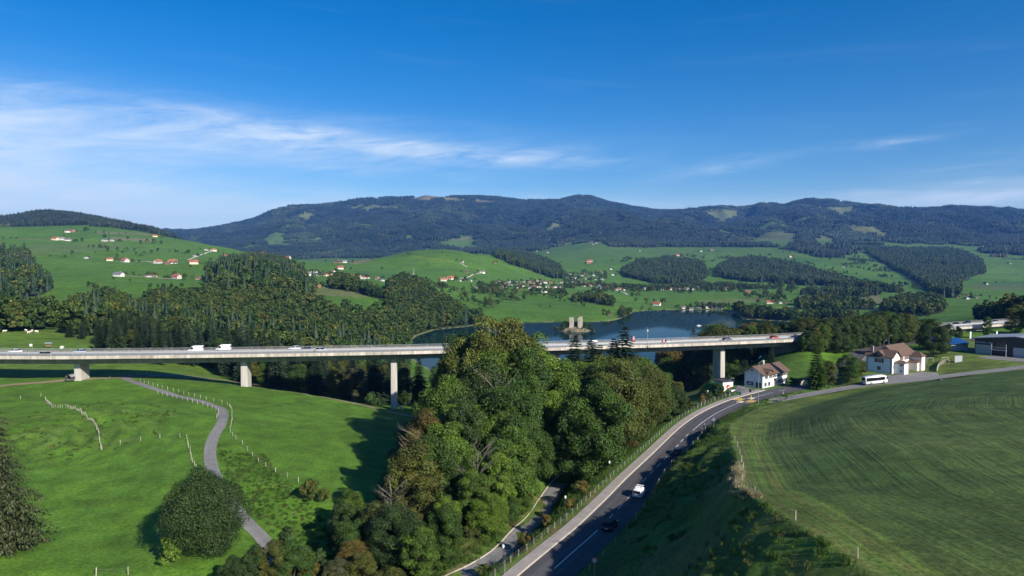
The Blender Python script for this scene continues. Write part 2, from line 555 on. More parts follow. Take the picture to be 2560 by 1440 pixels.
# left of the road: fall away to the natural ground; right of it: the cut bank up to the field
left = sstep((-sd - 6.3) / 11.0)
nz = np.where((sd < 0), zr + (nz - zr) * left, nz)
rt = (sd >= 0)
up = np.clip((sd - 3.9) / np.maximum(sd - csd - 3.9, 1.0), 0, 1)
wig = fbm(nx / 7, ny / 7, 4, 5, 0.6) * 1.0 * np.sin(np.pi * up)
bank = zr + (zc - zr) * up ** np.interp(ny, [62, 76, 86, 100, 142], [0.95, 1.1, 1.75, 1.75, 0.5]) + wig
on_bank = rt & (csd < 0) & (ny < 236)
nz = np.where(on_bank, bank, nz)
past = rt & (csd >= 0) & (ny < 250)
nz = np.where(past, zc + (nz - zc) * sstep(csd / 26.0), nz)
far_rt = rt & (ny >= 236) & (csd < 60)
nz = np.where(rt & (ny >= 236), zr + (nz - zr) * sstep((sd - 4.2) / 9.0), nz)
nz = np.where(np.abs(sd) < 6.4, np.where((sd > 3.9) & (ny < 236), nz, zr - 0.10), nz)
for line, hw, bl in ((LANE, 3.0, 6.0), (SIDE, 2.2, 4.0)):
    d, s_, z_ = dist_line(nx, ny, line)
    w = sstep((np.abs(d) - hw) / bl)
    use = np.abs(sd) > 7.0
    nz = np.where(use, z_ - 0.10 + (nz - z_ + 0.10) * w, nz)
# level yards: the white house, the station and the hall
for cx, cyy, zz, r0, bl in ((102, 256, -46.0, 17, 10), (146, 262, -42.6, 17, 12), (216, 296, -39.4, 24, 16), (88, 262, -46.3, 10, 8)):
    d = np.hypot(nx - cx, ny - cyy)
    w = sstep((d - r0) / bl)
    use = (np.abs(sd) > 6.5)
    nz = np.where(use, zz - 0.02 + (nz - zz + 0.02) * w, nz)
H[near] = nz
# roughness: turf near by, rolling ground further off, gullied mountain sides
rsd = np.full(H.shape, 99.0)
rsd[near] = np.minimum(np.abs(sd), 99)
calm = sstep((rsd - 6) / 8) * (1 - 0.85 * ((GY > 225) & (GY < 360) & (GX > 60)))
H += fbm(GX / 18, GY / 18, 4, 3) * 0.30 * calm * (GY < 700)
mid = sstep((GY - 450) / 500) * (1 - sstep((GY - 4200) / 1200))
H += fbm(GX / 260, GY / 260, 4, 11) * 5.0 * mid * sstep((H - LAKE - 1) / 14)
mt = sstep((GY - 4300) / 1800) * (1 - sstep((GY - 8000) / 900) * 0.75)
rid = 1 - np.abs(fbm(GX / 900, GY / 1500, 4, 23))
H += (rid - 0.55) * 130 * mt * sstep((H + 20) / 200) + fbm(GX / 240, GY / 300, 3, 31) * 16 * mt
spur = 1 - np.abs(fbm(GX / 520 + 0.25 * noise2(GX / 900, GY / 900, 37), GY / 2600, 3, 36))
H += (spur - 0.6) * 75 * mt * sstep((H + 20) / 250)
# the ridge line against the sky
SKYLINE = [(330, 600), (430, 578), (480, 573), (560, 561), (640, 542), (700, 518), (730, 512), (800, 509), (860, 501), (900, 494), (960, 491), (1040, 490), (1062, 484), (1100, 488), (1140, 488), (1200, 488), (1230, 489), (1290, 496), (1330, 498),
           (1400, 496), (1430, 490), (1460, 482), (1480, 488), (1520, 502), (1580, 514), (1640, 522), (1690, 524), (1740, 519), (1800, 512), (1850, 516), (1880, 513), (1900, 506), (1930, 506), (1960, 510), (2000, 498), (2030, 494), (2080, 497),
           (2140, 506), (2200, 511), (2260, 518), (2340, 517), (2380, 512), (2440, 515), (2520, 517), (2560, 523), (2700, 520), (3000, 540)]
tpx = 1280 + FPX * tg * (math.cos(PITCH) + 0.1 * math.sin(PITCH))
zone = (yg > 6800) & (yg < 9400)
now = (H[zone] / yg[zone][:, None]).max(0)
want = ratio(np.interp(tpx, [p[0] for p in SKYLINE], [p[1] + 4.0 for p in SKYLINE]))
fac = np.where(tpx > 420, np.clip(want / np.maximum(now, 0.01), 0.5, 1.8), 1.0)
fac = 1 + (fac - 1) * sstep((tpx - 380) / 120)
H = np.where(H > 0, H * (1 + (fac[None, :] - 1) * sstep((GY - 5200) / 2400)), H)
# hummocky cattle slope at the left
hm = np.exp(-(((GX + 128) / 26) ** 2 + ((GY - 190) / 26) ** 2))
ang = np.arctan2(GY - 176, GX + 128)
H += hm * (1.6 + 0.85 * np.sin(np.hypot(GX + 128, GY - 176) * 1.15 + fbm(GX / 9, GY / 9, 2, 41)))
H = np.where((H < LAKE + 1.2) & (H > LAKE - 0.5) & (GY > 420), np.where(H > LAKE + 0.3, H, LAKE - 0.6 + (H - LAKE)), H)


def ground_z(x, y):
    x, y = np.asarray(x, float), np.maximum(np.asarray(y, float), 40.5)
    u = np.clip((x / y - T0) / (T1 - T0) * (NT - 1), 0, NT - 1.001)
    v = np.clip((np.log(y) - L0) / (L1 - L0) * (NL - 1), 0, NL - 1.001)
    i, j = u.astype(int), v.astype(int)
    fu, fv = u - i, v - j
    # bilinear over the cell in plan
    y0, y1 = yg[j], yg[j + 1]
    fy = (y - y0) / (y1 - y0)
    return (H[j, i] * (1 - fu) + H[j, i + 1] * fu) * (1 - fy) + (H[j + 1, i] * (1 - fu) + H[j + 1, i + 1] * fu) * fy


RAYY = np.exp(np.linspace(math.log(45), math.log(14500), 4000))


def hit(px, py, ymin=0.0, water=True):
    """Where the line of sight through a photo pixel meets the ground (or the lake)."""
    t, r = float(tan_az(px, py)), float(ratio(py))
    ys = RAYY[RAYY > ymin]
    g = ground_z(ys * t, ys)
    if water:
        g = np.maximum(g, LAKE)
    below = np.nonzero(r * ys <= g)[0]
    if not len(below):
        return None
    k = below[0]
    Y = ys[k]
    if k > 0:
        a = (r * ys[k - 1] - g[k - 1])
        b = (r * ys[k] - g[k])
        Y = ys[k - 1] + (ys[k] - ys[k - 1]) * a / (a - b + 1e-9)
    return Vector((t * Y, Y, float(max(ground_z(t * Y, Y), LAKE) if water else ground_z(t * Y, Y))))


def gz(x, y):
    return float(ground_z(x, y))


# photo pixel of every ground point, and whether the lie of the land hides it
GPX, GPY = project(GX, GY, H)
print('terrain', H.shape, float(H.min()), float(H.max()))
# ------------------------------------------------------------------ what covers the land
# woods as they appear in the photograph (outline of the crowns), with the height of the trees
WOODS = {
    'left_wood': (19, [(-80, 600), (0, 618), (60, 622), (75, 650), (125, 690), (140, 705), (110, 728), (40, 746), (-80, 760)]),
    'valley_wood': (19, [(-100, 752), (60, 758), (130, 766), (165, 770), (190, 742), (260, 728), (330, 738), (345, 748), (390, 725), (500, 720), (540, 712), (640, 718), (790, 735),
                         (805, 757), (860, 766), (930, 770), (968, 758), (968, 716), (950, 703), (1010, 688), (1050, 698), (1090, 730), (1150, 768), (1220, 788), (1310, 790), (1310, 800),
                         (1160, 822), (1040, 832), (1010, 836), (1012, 862), (1012, 1000), (700, 1000), (520, 905), (240, 890), (240, 862), (150, 822), (-100, 826)]),
    'knoll_wood': (19, [(508, 705), (515, 670), (560, 645), (620, 634), (680, 640), (740, 660), (780, 700), (792, 740), (640, 740), (515, 730)]),
    'field_wood': (16, [(812, 700), (835, 686), (885, 690), (900, 704), (960, 718), (968, 748), (930, 740), (870, 724), (812, 716)]),
    'ridge_strip': (18, [(1230, 621), (1270, 619), (1350, 643), (1400, 663), (1410, 692), (1380, 692), (1300, 668), (1232, 643)]),
    'stream_wood': (14, [(1420, 735), (1490, 725), (1530, 740), (1540, 765), (1500, 758), (1430, 750)]),
    'round_wood': (20, [(1545, 672), (1600, 648), (1690, 641), (1750, 652), (1772, 688), (1740, 708), (1640, 706), (1560, 692)]),
    'long_wood': (20, [(1788, 668), (1830, 646), (1920, 645), (2000, 660), (2060, 680), (2115, 692), (2070, 714), (1950, 708), (1850, 702), (1788, 692)]),
    'gorge_wood': (20, [(2150, 622), (2250, 618), (2400, 622), (2450, 650), (2465, 680), (2400, 702), (2390, 742), (2340, 742), (2290, 702), (2200, 655)]),
    'village_hedge': (12, [(1500, 708), (1620, 712), (1740, 706), (1900, 712), (1990, 716), (1990, 724), (1900, 722), (1740, 718), (1620, 722), (1500, 718)]),
    'shore_wood': (15, [(1775, 797), (1790, 765), (1850, 760), (1930, 770), (2000, 776), (2080, 768), (2200, 790), (2200, 812), (1790, 800)]),
    'cape_wood': (15, [(1985, 745), (2070, 736), (2180, 748), (2192, 771), (2080, 772), (1985, 768)]),
    'bay_wood': (15, [(2205, 745), (2280, 735), (2350, 742), (2375, 770), (2320, 785), (2205, 782)]),
    'terrace_wood': (16, [(2000, 722), (2080, 718), (2200, 724), (2210, 738), (2080, 738), (2000, 734)]),
    'right_wood': (18, [(2300, 800), (2420, 772), (2500, 756), (2580, 745), (2700, 740), (2700, 800), (2450, 800)]),
    'slope_wood': (18, [(1960, 690), (2100, 690), (2180, 705), (2290, 720), (2280, 730), (2150, 722), (2050, 712)]),
    'church_trees': (11, [(1050, 690), (1200, 700), (1250, 712), (1420, 722), (1420, 742), (1300, 748), (1220, 770), (1140, 740), (1060, 720)]),
    'valley_village_trees': (10, [(1405, 680), (1515, 676), (1515, 722), (1405, 722)]),
    'long_village_trees': (11, [(1480, 712), (1860, 714), (1860, 734), (1480, 730)]),
    'shore_village_trees': (10, [(1690, 756), (1815, 756), (1830, 776), (1690, 776)]),
    'pasture_trees': (12, [(1540, 640), (1900, 630), (2150, 640), (2300, 700), (2400, 745), (2000, 755), (1860, 745), (1850, 715), (1700, 712), (1540, 700)]),
    'farm_trees': (10, [(120, 575), (420, 580), (560, 640), (520, 700), (260, 700), (180, 640)]),
    'lake_fringe': (9, [(1300, 792), (1400, 800), (1500, 797), (1540, 792), (1560, 803), (1500, 812), (1400, 812), (1300, 802)]),
    'point_fringe': (10, [(1540, 775), (1590, 768), (1640, 775), (1710, 772), (1712, 782), (1600, 788), (1580, 800), (1545, 796)]),
}
# open pastures that break the mountain forest
CLEARINGS = [
    [(1755, 522), (1845, 520), (1842, 540), (1800, 552), (1758, 532)], [(1788, 546), (1822, 548), (1816, 558), (1788, 558)], [(2025, 512), (2152, 516), (2112, 537), (2078, 532)],
    [(2095, 560), (2180, 566), (2237, 586), (2215, 597), (2150, 582)], [(2028, 592), (2060, 585), (2097, 602), (2075, 617), (2030, 610)],
    [(2230, 624), (2268, 612), (2320, 602), (2332, 616), (2347, 624), (2290, 628)], [(2390, 572), (2492, 590), (2480, 594), (2428, 586)], [(2480, 562), (2600, 560), (2600, 577)],
    [(2350, 606), (2482, 616), (2440, 628), (2380, 622)], [(728, 543), (775, 530), (800, 522), (770, 546)], [(752, 598), (845, 588), (842, 597), (780, 603)],
    [(870, 512), (1000, 509), (985, 521), (880, 524)], [(900, 497), (1040, 490), (1062, 484), (1150, 492), (1235, 500), (1242, 510), (1150, 500), (1040, 500)],
    [(1378, 560), (1395, 545), (1402, 562), (1372, 597), (1358, 602)], [(1328, 592), (1352, 582), (1347, 597)], [(1088, 602), (1180, 584), (1202, 618), (1150, 622)],
    [(1350, 622), (1420, 606), (1500, 602), (1530, 612), (1470, 640), (1380, 650)], [(1448, 478), (1474, 478), (1482, 490), (1440, 490)], [(1600, 532), (1640, 533), (1636, 542), (1600, 541)],
    [(2300, 640), (2480, 655), (2480, 668), (2330, 662)], [(1860, 602), (1945, 572), (1985, 582), (2000, 606), (1950, 618)], [(1720, 590), (1730, 588), (1730, 591), (1720, 593)],
    [(2310, 556), (2352, 553), (2352, 564), (2315, 566)], [(590, 618), (650, 606), (660, 612), (600, 626)], [(1985, 545), (2028, 540), (2030, 550), (1990, 553)],
]


def wood_masks():
    out = {}
    for k, (h, poly) in WOODS.items():
        a = np.ones(H.shape, bool)
        for f in (0.12, 0.8):
            px, py = project(GX, GY, H + h * f)
            wob = fbm(GX / (12 + GY / 60), GY / (12 + GY / 60), 3, 77) * 3.0
            a &= in_poly(px, py + wob, poly)
        if k in ('valley_wood', 'left_wood'):
            a &= GY > 268
        if k in ('pasture_trees', 'farm_trees'):
            a &= np.abs(fbm(GX / 150, GY / 190, 3, 69)) < (0.065 if k == 'pasture_trees' else 0.014)
        elif k.endswith('_trees'):
            a &= fbm(GX / 45, GY / 60, 3, 70) > 0.12
        a &= H > LAKE + 0.6
        out[k] = a
    return out


clear = np.zeros(H.shape, bool)
_wx = fbm(GX / 120, GY / 160, 4, 51) * 5
_wy = fbm(GX / 120, GY / 160, 4, 52) * 3
for poly in CLEARINGS:
    clear |= in_poly(GPX + _wx, GPY - 3 + _wy, poly)
clear &= GY > 2400
MOUNT = (GY > np.interp(GPX, [1500, 1900, 2050, 2560], [4200, 4300, 3700, 3300]) + 450 * fbm(GX / 700, GY / 700, 3, 61)) & ~clear
# small natural gaps, more of them low down
MOUNT &= ~((fbm(GX / 330, GY / 420, 4, 63) > 0.66 + np.clip((GY - 4500) / 5000, -0.1, 0.5)))
MOUNT &= ~((GPX > 1480) & (GPX < 1960) & (GPY > 618) & (GY < 5200))
MOUNT &= ~((GPX > 1960) & (GY < 4600) & (fbm(GX / 300, GY / 420, 4, 67) > 0.12 + (GY - 3600) / 2500))
MOUNT &= GY < 10500
BACKHILL = (GY > 2530) & (GY < 3900) & (GPX < 470) & ~((fbm(GX / 200, GY / 200, 3, 65) > 0.6) & (GY < 2800))
WM = wood_masks()
forest = MOUNT | BACKHILL
for k_, m_ in WM.items():
    if not k_.endswith('_trees'):
        forest |= m_

GRASS = np.array((0.074, 0.158, 0.016))
cov = np.empty(H.shape + (3,))
cov[:] = GRASS


def paint(mask, colour, w=1.0):
    w = np.asarray(mask, float) * w
    cov[:] = cov * (1 - w[..., None]) + np.array(colour) * w[..., None]


# parcels of meadow: each farm field its own tone of green
cell = noise2(np.floor(GX / 170 + 0.6 * noise2(GX / 400, GY / 400, 71)) + 0.5, np.floor(GY / 230 + 0.6 * noise2(GX / 300, GY / 300, 72)) + 0.5, 73)
far_f = sstep((GY - 480) / 200)
cov *= (1 + 0.20 * cell * far_f)[..., None]
paint(far_f * (cell > 0.45), (0.085, 0.165, 0.030), 0.45)
paint(far_f * (cell < -0.55), (0.045, 0.130, 0.022), 0.55)
paint(sstep((GY - 2600) / 1500), (0.075, 0.125, 0.032), 0.55)
paint(clear & (GPY < 600), (0.13, 0.135, 0.055), 0.75)
paint(in_poly(GPX, GPY, CLEARINGS[12]), (0.17, 0.145, 0.075), 0.8)
paint(in_poly(GPX, GPY, CLEARINGS[17]), (0.22, 0.21, 0.16), 0.9)
PATCH = [((0.19, 0.155, 0.075), [(868, 655), (925, 648), (935, 652), (890, 661)]), ((0.17, 0.16, 0.08), [(240, 578), (378, 584), (380, 589), (240, 583)]),
         ((0.20, 0.17, 0.10), [(268, 592), (385, 597), (385, 604), (290, 600)]), ((0.12, 0.20, 0.02), [(1035, 639), (1150, 652), (1100, 657), (1020, 643)]),
         ((0.13, 0.14, 0.055), [(780, 712), (900, 730), (965, 745), (860, 742), (740, 735)]), ((0.13, 0.145, 0.05), [(1740, 752), (1920, 744), (1880, 757), (1760, 760)]),
         ((0.095, 0.12, 0.045), [(2410, 712), (2560, 710), (2560, 728), (2440, 722)]), ((0.16, 0.14, 0.07), [(2140, 738), (2190, 735), (2215, 755), (2170, 762)]),
         ((0.055, 0.125, 0.03), [(880, 676), (1040, 690), (1030, 697), (930, 697)]), ((0.15, 0.16, 0.06), [(40, 596), (160, 600), (160, 602), (40, 599)]),
         ((0.10, 0.155, 0.04), [(70, 612), (290, 605), (320, 617), (250, 628), (80, 640)]), ((0.085, 0.19, 0.02), [(1490, 720), (1560, 735), (1620, 760), (1540, 752)])]
for colr, poly in PATCH:
    paint(in_poly(GPX, GPY, poly) & (GY > 480), colr, 0.8)
paint(forest, (0.022, 0.030, 0.012), 0.92)
shore = np.exp(-((H - LAKE - 0.3) / 0.45) ** 2) * (GY > 420)
paint(shore, (0.22, 0.19, 0.13), 0.6)
paint((H < LAKE) & (GY > 420), (0.05, 0.06, 0.04))

# near ground, in world coordinates
WX, WY = GX, GY
n1 = fbm(WX / 14, WY / 14, 4, 81)
n2 = fbm(WX / 4, WY / 4, 3, 82)
cattle = (WY > 262) & (WY < 470) & (WX < -60)
paint(cattle, (0.105, 0.175, 0.024), 0.8)
hmk = sstep(hm * 1.6)
paint(hmk * np.clip(0.4 + 0.5 * n2, 0, 1), (0.085, 0.13, 0.028), 0.8)
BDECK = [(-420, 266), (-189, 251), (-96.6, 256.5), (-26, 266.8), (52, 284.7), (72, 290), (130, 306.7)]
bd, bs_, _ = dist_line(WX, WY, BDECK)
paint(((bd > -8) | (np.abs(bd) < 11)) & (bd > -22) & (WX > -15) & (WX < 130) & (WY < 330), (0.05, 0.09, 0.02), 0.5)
rs = np.full(H.shape, -99.0)
rs[near] = sd
cs = np.full(H.shape, 99.0)
cs[near] = csd
okn = near & (WY < 236)
verge = okn & (rs < -6) & (rs > -32) & (WY < 150)
paint(verge * np.clip(0.55 + 0.7 * n1, 0, 1), (0.115, 0.145, 0.035), 0.85)
paint(verge * (n2 > 0.25), (0.16, 0.125, 0.055), 0.5)
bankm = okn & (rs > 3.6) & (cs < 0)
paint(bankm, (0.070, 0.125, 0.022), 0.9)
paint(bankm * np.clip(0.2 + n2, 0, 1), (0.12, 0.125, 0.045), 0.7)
FIELD_EDGE = [(44, 30), (38, 58), (37, 86), (42, 103), (48, 122), (57, 151), (68, 178), (88, 206), (112, 224), (140, 234), (180, 244), (240, 258), (320, 288)]
fd, fs_, _ = dist_line(WX, WY, FIELD_EDGE)
infield = (fd > 0) & near & (WX > 20)
mown = (cs > 0) & (fd <= 0) & near & (rs > 3.9)
fwob = fbm(WX / 6, WY / 6, 3, 88)
paint(mown, (0.100, 0.155, 0.030), 0.9)
paint(mown * np.clip(0.3 + np.sin(fd * 1.9 + 0.6 * n1) * 0.5, 0, 1), (0.125, 0.125, 0.040), 0.6)
paint(np.exp(-((fd + 0.3) / 0.35) ** 2) * near * (rs > 4) * np.clip(0.5 + n2, 0, 1), (0.035, 0.06, 0.018), 0.7)
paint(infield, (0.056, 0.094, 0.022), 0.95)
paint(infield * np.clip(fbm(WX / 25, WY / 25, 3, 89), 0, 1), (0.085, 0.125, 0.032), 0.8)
crestd = np.exp(-((cs - 0.2) / 0.8) ** 2) * ((WY > 84) & (WY < 112)) * np.clip(0.6 + 0.8 * n2, 0, 1)
paint(crestd, (0.36, 0.31, 0.17), 0.7)
hh = ((WX > 75) & (WX < 100) & (WY > 268) & (WY < 318))
paint(np.exp(-(((WX - 88) / 9) ** 2 + ((WY - 290) / 16) ** 2)) * near, (0.16, 0.115, 0.055), 0.9)

# ------------------------------------------------------------------ ground sheet
idx = np.arange(NL * NT).reshape(NL, NT)
quads = np.stack([idx[:-1, :-1], idx[:-1, 1:], idx[1:, 1:], idx[1:, :-1]], -1).reshape(-1, 4)
verts = np.stack([GX, GY, H], -1).reshape(-1, 3)

gm = bpy.data.materials.new('meadow_ground')
gm.use_nodes = True
nt = gm.node_tree
bs = nt.nodes['Principled BSDF']
bs.inputs['Roughness'].default_value = 0.85
bs.inputs['Specular IOR Level'].default_value = 0.15


def nn(kind, nt_=None, **kw):
    n = (nt_ or nt).nodes.new(kind)
    for k, v in kw.items():
        setattr(n, k, v)
    return n


def gnoise(vec, scale, detail=4.0, rough=0.6, dist=0.0):
    n = nn('ShaderNodeTexNoise')
    n.inputs['Scale'].default_value, n.inputs['Detail'].default_value = scale, detail
    n.inputs['Roughness'].default_value, n.inputs['Distortion'].default_value = rough, dist
    nt.links.new(vec, n.inputs['Vector'])
    return n.outputs[0]


def gmath(op, a, b=None, clamp=False):
    n = nn('ShaderNodeMath', operation=op, use_clamp=clamp)
    for i, v in enumerate((a, b)):
        if v is None:
            continue
        if isinstance(v, (int, float)):
            n.inputs[i].default_value = v
        else:
            nt.links.new(v, n.inputs[i])
    return n.outputs[0]


def gmix(f, a, b, blend='MIX'):
    n = nn('ShaderNodeMixRGB', blend_type=blend)
    for s, v in zip(n.inputs, (f, a, b)):
        if isinstance(v, (int, float)):
            s.default_value = v
        elif isinstance(v, tuple):
            s.default_value = (*v, 1)
        else:
            nt.links.new(v, s)
    return n.outputs[0]


def grange(v, a, b, c, d):
    n = nn('ShaderNodeMapRange')
    for i, x in enumerate((a, b, c, d)):
        n.inputs[i + 1].default_value = x
    nt.links.new(v, n.inputs[0])
    return n.outputs[0]


geo = nn('ShaderNodeNewGeometry').outputs['Position']
cola = nn('ShaderNodeAttribute', attribute_name='cov').outputs['Color']
flda = nn('ShaderNodeAttribute', attribute_name='swath').outputs['Vector']
inf = nn('ShaderNodeAttribute', attribute_name='infield').outputs['Fac']
tuf = gnoise(geo, 1.7, 6.0, 0.7)
tuf2 = gnoise(geo, 0.16, 5.0, 0.62, 0.4)
tuf3 = gnoise(geo, 0.022, 5.0, 0.6, 0.3)
v1 = gmath('MULTIPLY', grange(tuf, 0.28, 0.72, 0.45, 1.5), grange(tuf2, 0.3, 0.7, 0.66, 1.34))
v1 = gmath('MULTIPLY', v1, grange(tuf3, 0.3, 0.7, 0.82, 1.18))
sc = nn('ShaderNodeVectorMath', operation='SCALE')
nt.links.new(cola, sc.inputs[0])
nt.links.new(v1, sc.inputs['Scale'])
yel = gmix(gmath('MULTIPLY', grange(gnoise(geo, 0.35, 5.0, 0.65), 0.5, 0.72, 0, 1), 0.35, True), sc.outputs[0], gmix(1.0, sc.outputs[0], (1.7, 1.12, 1.1), 'MULTIPLY'))
# swaths left by the mower follow the field's edge
swm = nn('ShaderNodeMapping')
swm.inputs['Scale'].default_value = (1.6, 0.018, 1)
nt.links.new(flda, swm.inputs[0])
sw = gnoise(swm.outputs[0], 1.0, 4.0, 0.6, 0.05)
swm2 = nn('ShaderNodeMapping')
swm2.inputs['Scale'].default_value = (0.9, 0.015, 1)
nt.links.new(flda, swm2.inputs[0])
sw2 = gnoise(swm2.outputs[0], 1.0, 2.0, 0.5)
swv = gmath('MULTIPLY', grange(sw, 0.34, 0.66, 0.72, 1.22), grange(sw2, 0.3, 0.7, 0.90, 1.10))
sc2 = nn('ShaderNodeVectorMath', operation='SCALE')
nt.links.new(yel, sc2.inputs[0])
nt.links.new(swv, sc2.inputs['Scale'])
fin = gmix(inf, yel, sc2.outputs[0])
nt.links.new(fin, bs.inputs['Base Color'])
bp = nn('ShaderNodeBump')
bp.inputs['Strength'].default_value = 0.55
bp.inputs['Distance'].default_value = 0.35
hsum = gmath('ADD', gmath('MULTIPLY', tuf, 0.8), gmath('MULTIPLY', tuf2, 0.7))
hsum = gmath('ADD', hsum, gmath('MULTIPLY', gmath('MULTIPLY', sw, inf), 1.0))
nt.links.new(hsum, bp.inputs['Height'])
nt.links.new(bp.outputs[0], bs.inputs['Normal'])

gme = mesh_np('ground', verts, quads, [gm], smooth=True)
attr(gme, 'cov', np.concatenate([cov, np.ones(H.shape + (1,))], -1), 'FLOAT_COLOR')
attr(gme, 'swath', np.stack([fd, fs_, fd * 0], -1), 'FLOAT_VECTOR')
attr(gme, 'infield', np.maximum(sstep((fd + 2.0) / 3.0) * (WX > 20), sstep((cs - 1.0) / 2.0) * (rs > 4)) * near)
ground = tag(link(bpy.data.objects.new('ground', gme)), 'green meadows, fields and wooded hills rising from the valley to a long mountain ridge', None, None, 'structure')

# ------------------------------------------------------------------ lake
wm_ = bpy.data.materials.new('lake_water')
wm_.use_nodes = True
nt = wm_.node_tree
b = nt.nodes['Principled BSDF']
b.inputs['Base Color'].default_value = (0.006, 0.026, 0.024, 1)
b.inputs['Roughness'].default_value = 0.03
b.inputs['IOR'].default_value = 1.06
pos = nn('ShaderNodeNewGeometry').outputs['Position']
mp = nn('ShaderNodeMapping')
mp.inputs['Scale'].default_value = (0.25, 0.9, 1)
nt.links.new(pos, mp.inputs[0])
rip = gnoise(mp.outputs[0], 1.2, 3.0, 0.55)
bp = nn('ShaderNodeBump')
bp.inputs['Strength'].default_value = 0.03
bp.inputs['Distance'].default_value = 0.05
nt.links.new(rip, bp.inputs['Height'])
nt.links.new(bp.outputs[0], b.inputs['Normal'])
lk = mesh_np('lake', [(-150, 430, LAKE), (900, 430, LAKE), (1500, 1400, LAKE), (-150, 1400, LAKE)], [(0, 1, 2, 3)], [wm_])
tag(link(bpy.data.objects.new('lake', lk)), 'calm dark green lake mirroring the far shore', None, None, 'structure')
# ------------------------------------------------------------------ trees: shapes
def leaf_mat(name, ramp, use_color=False, tonev=0.5, transl=0.10):
    m = bpy.data.materials.new(name)
    m.use_nodes = True
    t = m.node_tree
    t.nodes.clear()
    L = t.links.new
    out = t.nodes.new('ShaderNodeOutputMaterial')
    oi = t.nodes.new('ShaderNodeObjectInfo')
    if use_color:
        col = oi.outputs['Color']
    else:
        cr = t.nodes.new('ShaderNodeValToRGB')
        cr.color_ramp.interpolation = 'LINEAR'
        while len(cr.color_ramp.elements) < len(ramp):
            cr.color_ramp.elements.new(0.5)
        for e, (p, c) in zip(cr.color_ramp.elements, ramp):
            e.position, e.color = p, (*c, 1)
        L(oi.outputs['Random'], cr.inputs[0])
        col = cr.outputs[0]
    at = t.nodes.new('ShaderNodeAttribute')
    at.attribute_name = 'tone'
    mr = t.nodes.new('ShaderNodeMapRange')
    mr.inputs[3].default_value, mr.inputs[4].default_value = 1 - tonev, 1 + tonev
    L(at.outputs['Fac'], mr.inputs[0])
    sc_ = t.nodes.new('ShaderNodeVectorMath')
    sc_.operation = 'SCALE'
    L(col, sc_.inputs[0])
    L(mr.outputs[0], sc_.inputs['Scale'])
    # some leaf sprays turn yellowish
    h = t.nodes.new('ShaderNodeMixRGB')
    h.blend_type = 'MULTIPLY'
    h.inputs[2].default_value = (1.22, 1.05, 0.8, 1)
    at2 = t.nodes.new('ShaderNodeAttribute')
    at2.attribute_name = 'warm'
    L(at2.outputs['Fac'], h.inputs[0])
    L(sc_.outputs[0], h.inputs[1])
    d = t.nodes.new('ShaderNodeBsdfPrincipled')
    d.inputs['Roughness'].default_value = 0.6
    d.inputs['Specular IOR Level'].default_value = 0.25
    L(h.outputs[0], d.inputs['Base Color'])
    tr = t.nodes.new('ShaderNodeBsdfTranslucent')
    L(h.outputs[0], tr.inputs[0])
    mx = t.nodes.new('ShaderNodeMixShader')
    mx.inputs[0].default_value = transl
    L(d.outputs[0], mx.inputs[1])
    L(tr.outputs[0], mx.inputs[2])
    L(mx.outputs[0], out.inputs['Surface'])
    return m


M_LEAF = leaf_mat('leaves', None, True)
M_LEAF_MID = leaf_mat('leaves_wood', [(0.0, (0.022, 0.052, 0.014)), (0.3, (0.036, 0.074, 0.016)), (0.6, (0.054, 0.096, 0.018)), (0.85, (0.074, 0.104, 0.020)), (1.0, (0.094, 0.104, 0.024))])
M_NEEDLE = leaf_mat('needles', None, True, 0.4, 0.1)
M_NEEDLE_MID = leaf_mat('needles_wood', [(0.0, (0.012, 0.028, 0.014)), (0.5, (0.017, 0.037, 0.016)), (1.0, (0.028, 0.048, 0.018))], False, 0.4, 0.1)
M_FAR = leaf_mat('mountain_forest', [(0.0, (0.009, 0.020, 0.014)), (0.6, (0.014, 0.028, 0.017)), (1.0, (0.026, 0.040, 0.020))], False, 0.45, 0.0)
M_FARL = leaf_mat('mixed_mountain_forest', [(0.0, (0.022, 0.042, 0.020)), (0.6, (0.034, 0.054, 0.022)), (1.0, (0.058, 0.062, 0.028))], False, 0.45, 0.0)
M_BARK = mat('bark', (0.075, 0.060, 0.045), 0.9, var=0.3, scale=3.0)
M_PALEBARK = mat('pale_bark', (0.20, 0.175, 0.14), 0.9, var=0.25, scale=3.0)


def unit(v):
    return v / np.maximum(np.linalg.norm(v, axis=-1, keepdims=True), 1e-9)


def leaf_quads(c, n, size, r, aspect=0.62):
    """Rhombic leaf sprays at c (k,3) facing n."""
    k = len(c)
    a = unit(np.cross(n, unit(r.normal(size=(k, 3)))))
    b = np.cross(n, a)
    s = (size * r.uniform(0.6, 1.35, k))[:, None]
    bend = n * s * 0.12
    v = np.stack([c - a * s * 0.5 - bend, c - b * s * aspect * 0.5, c + a * s * 0.5 - bend, c + b * s * aspect * 0.5], 1).reshape(-1, 3)
    return v, np.arange(4 * k).reshape(k, 4)


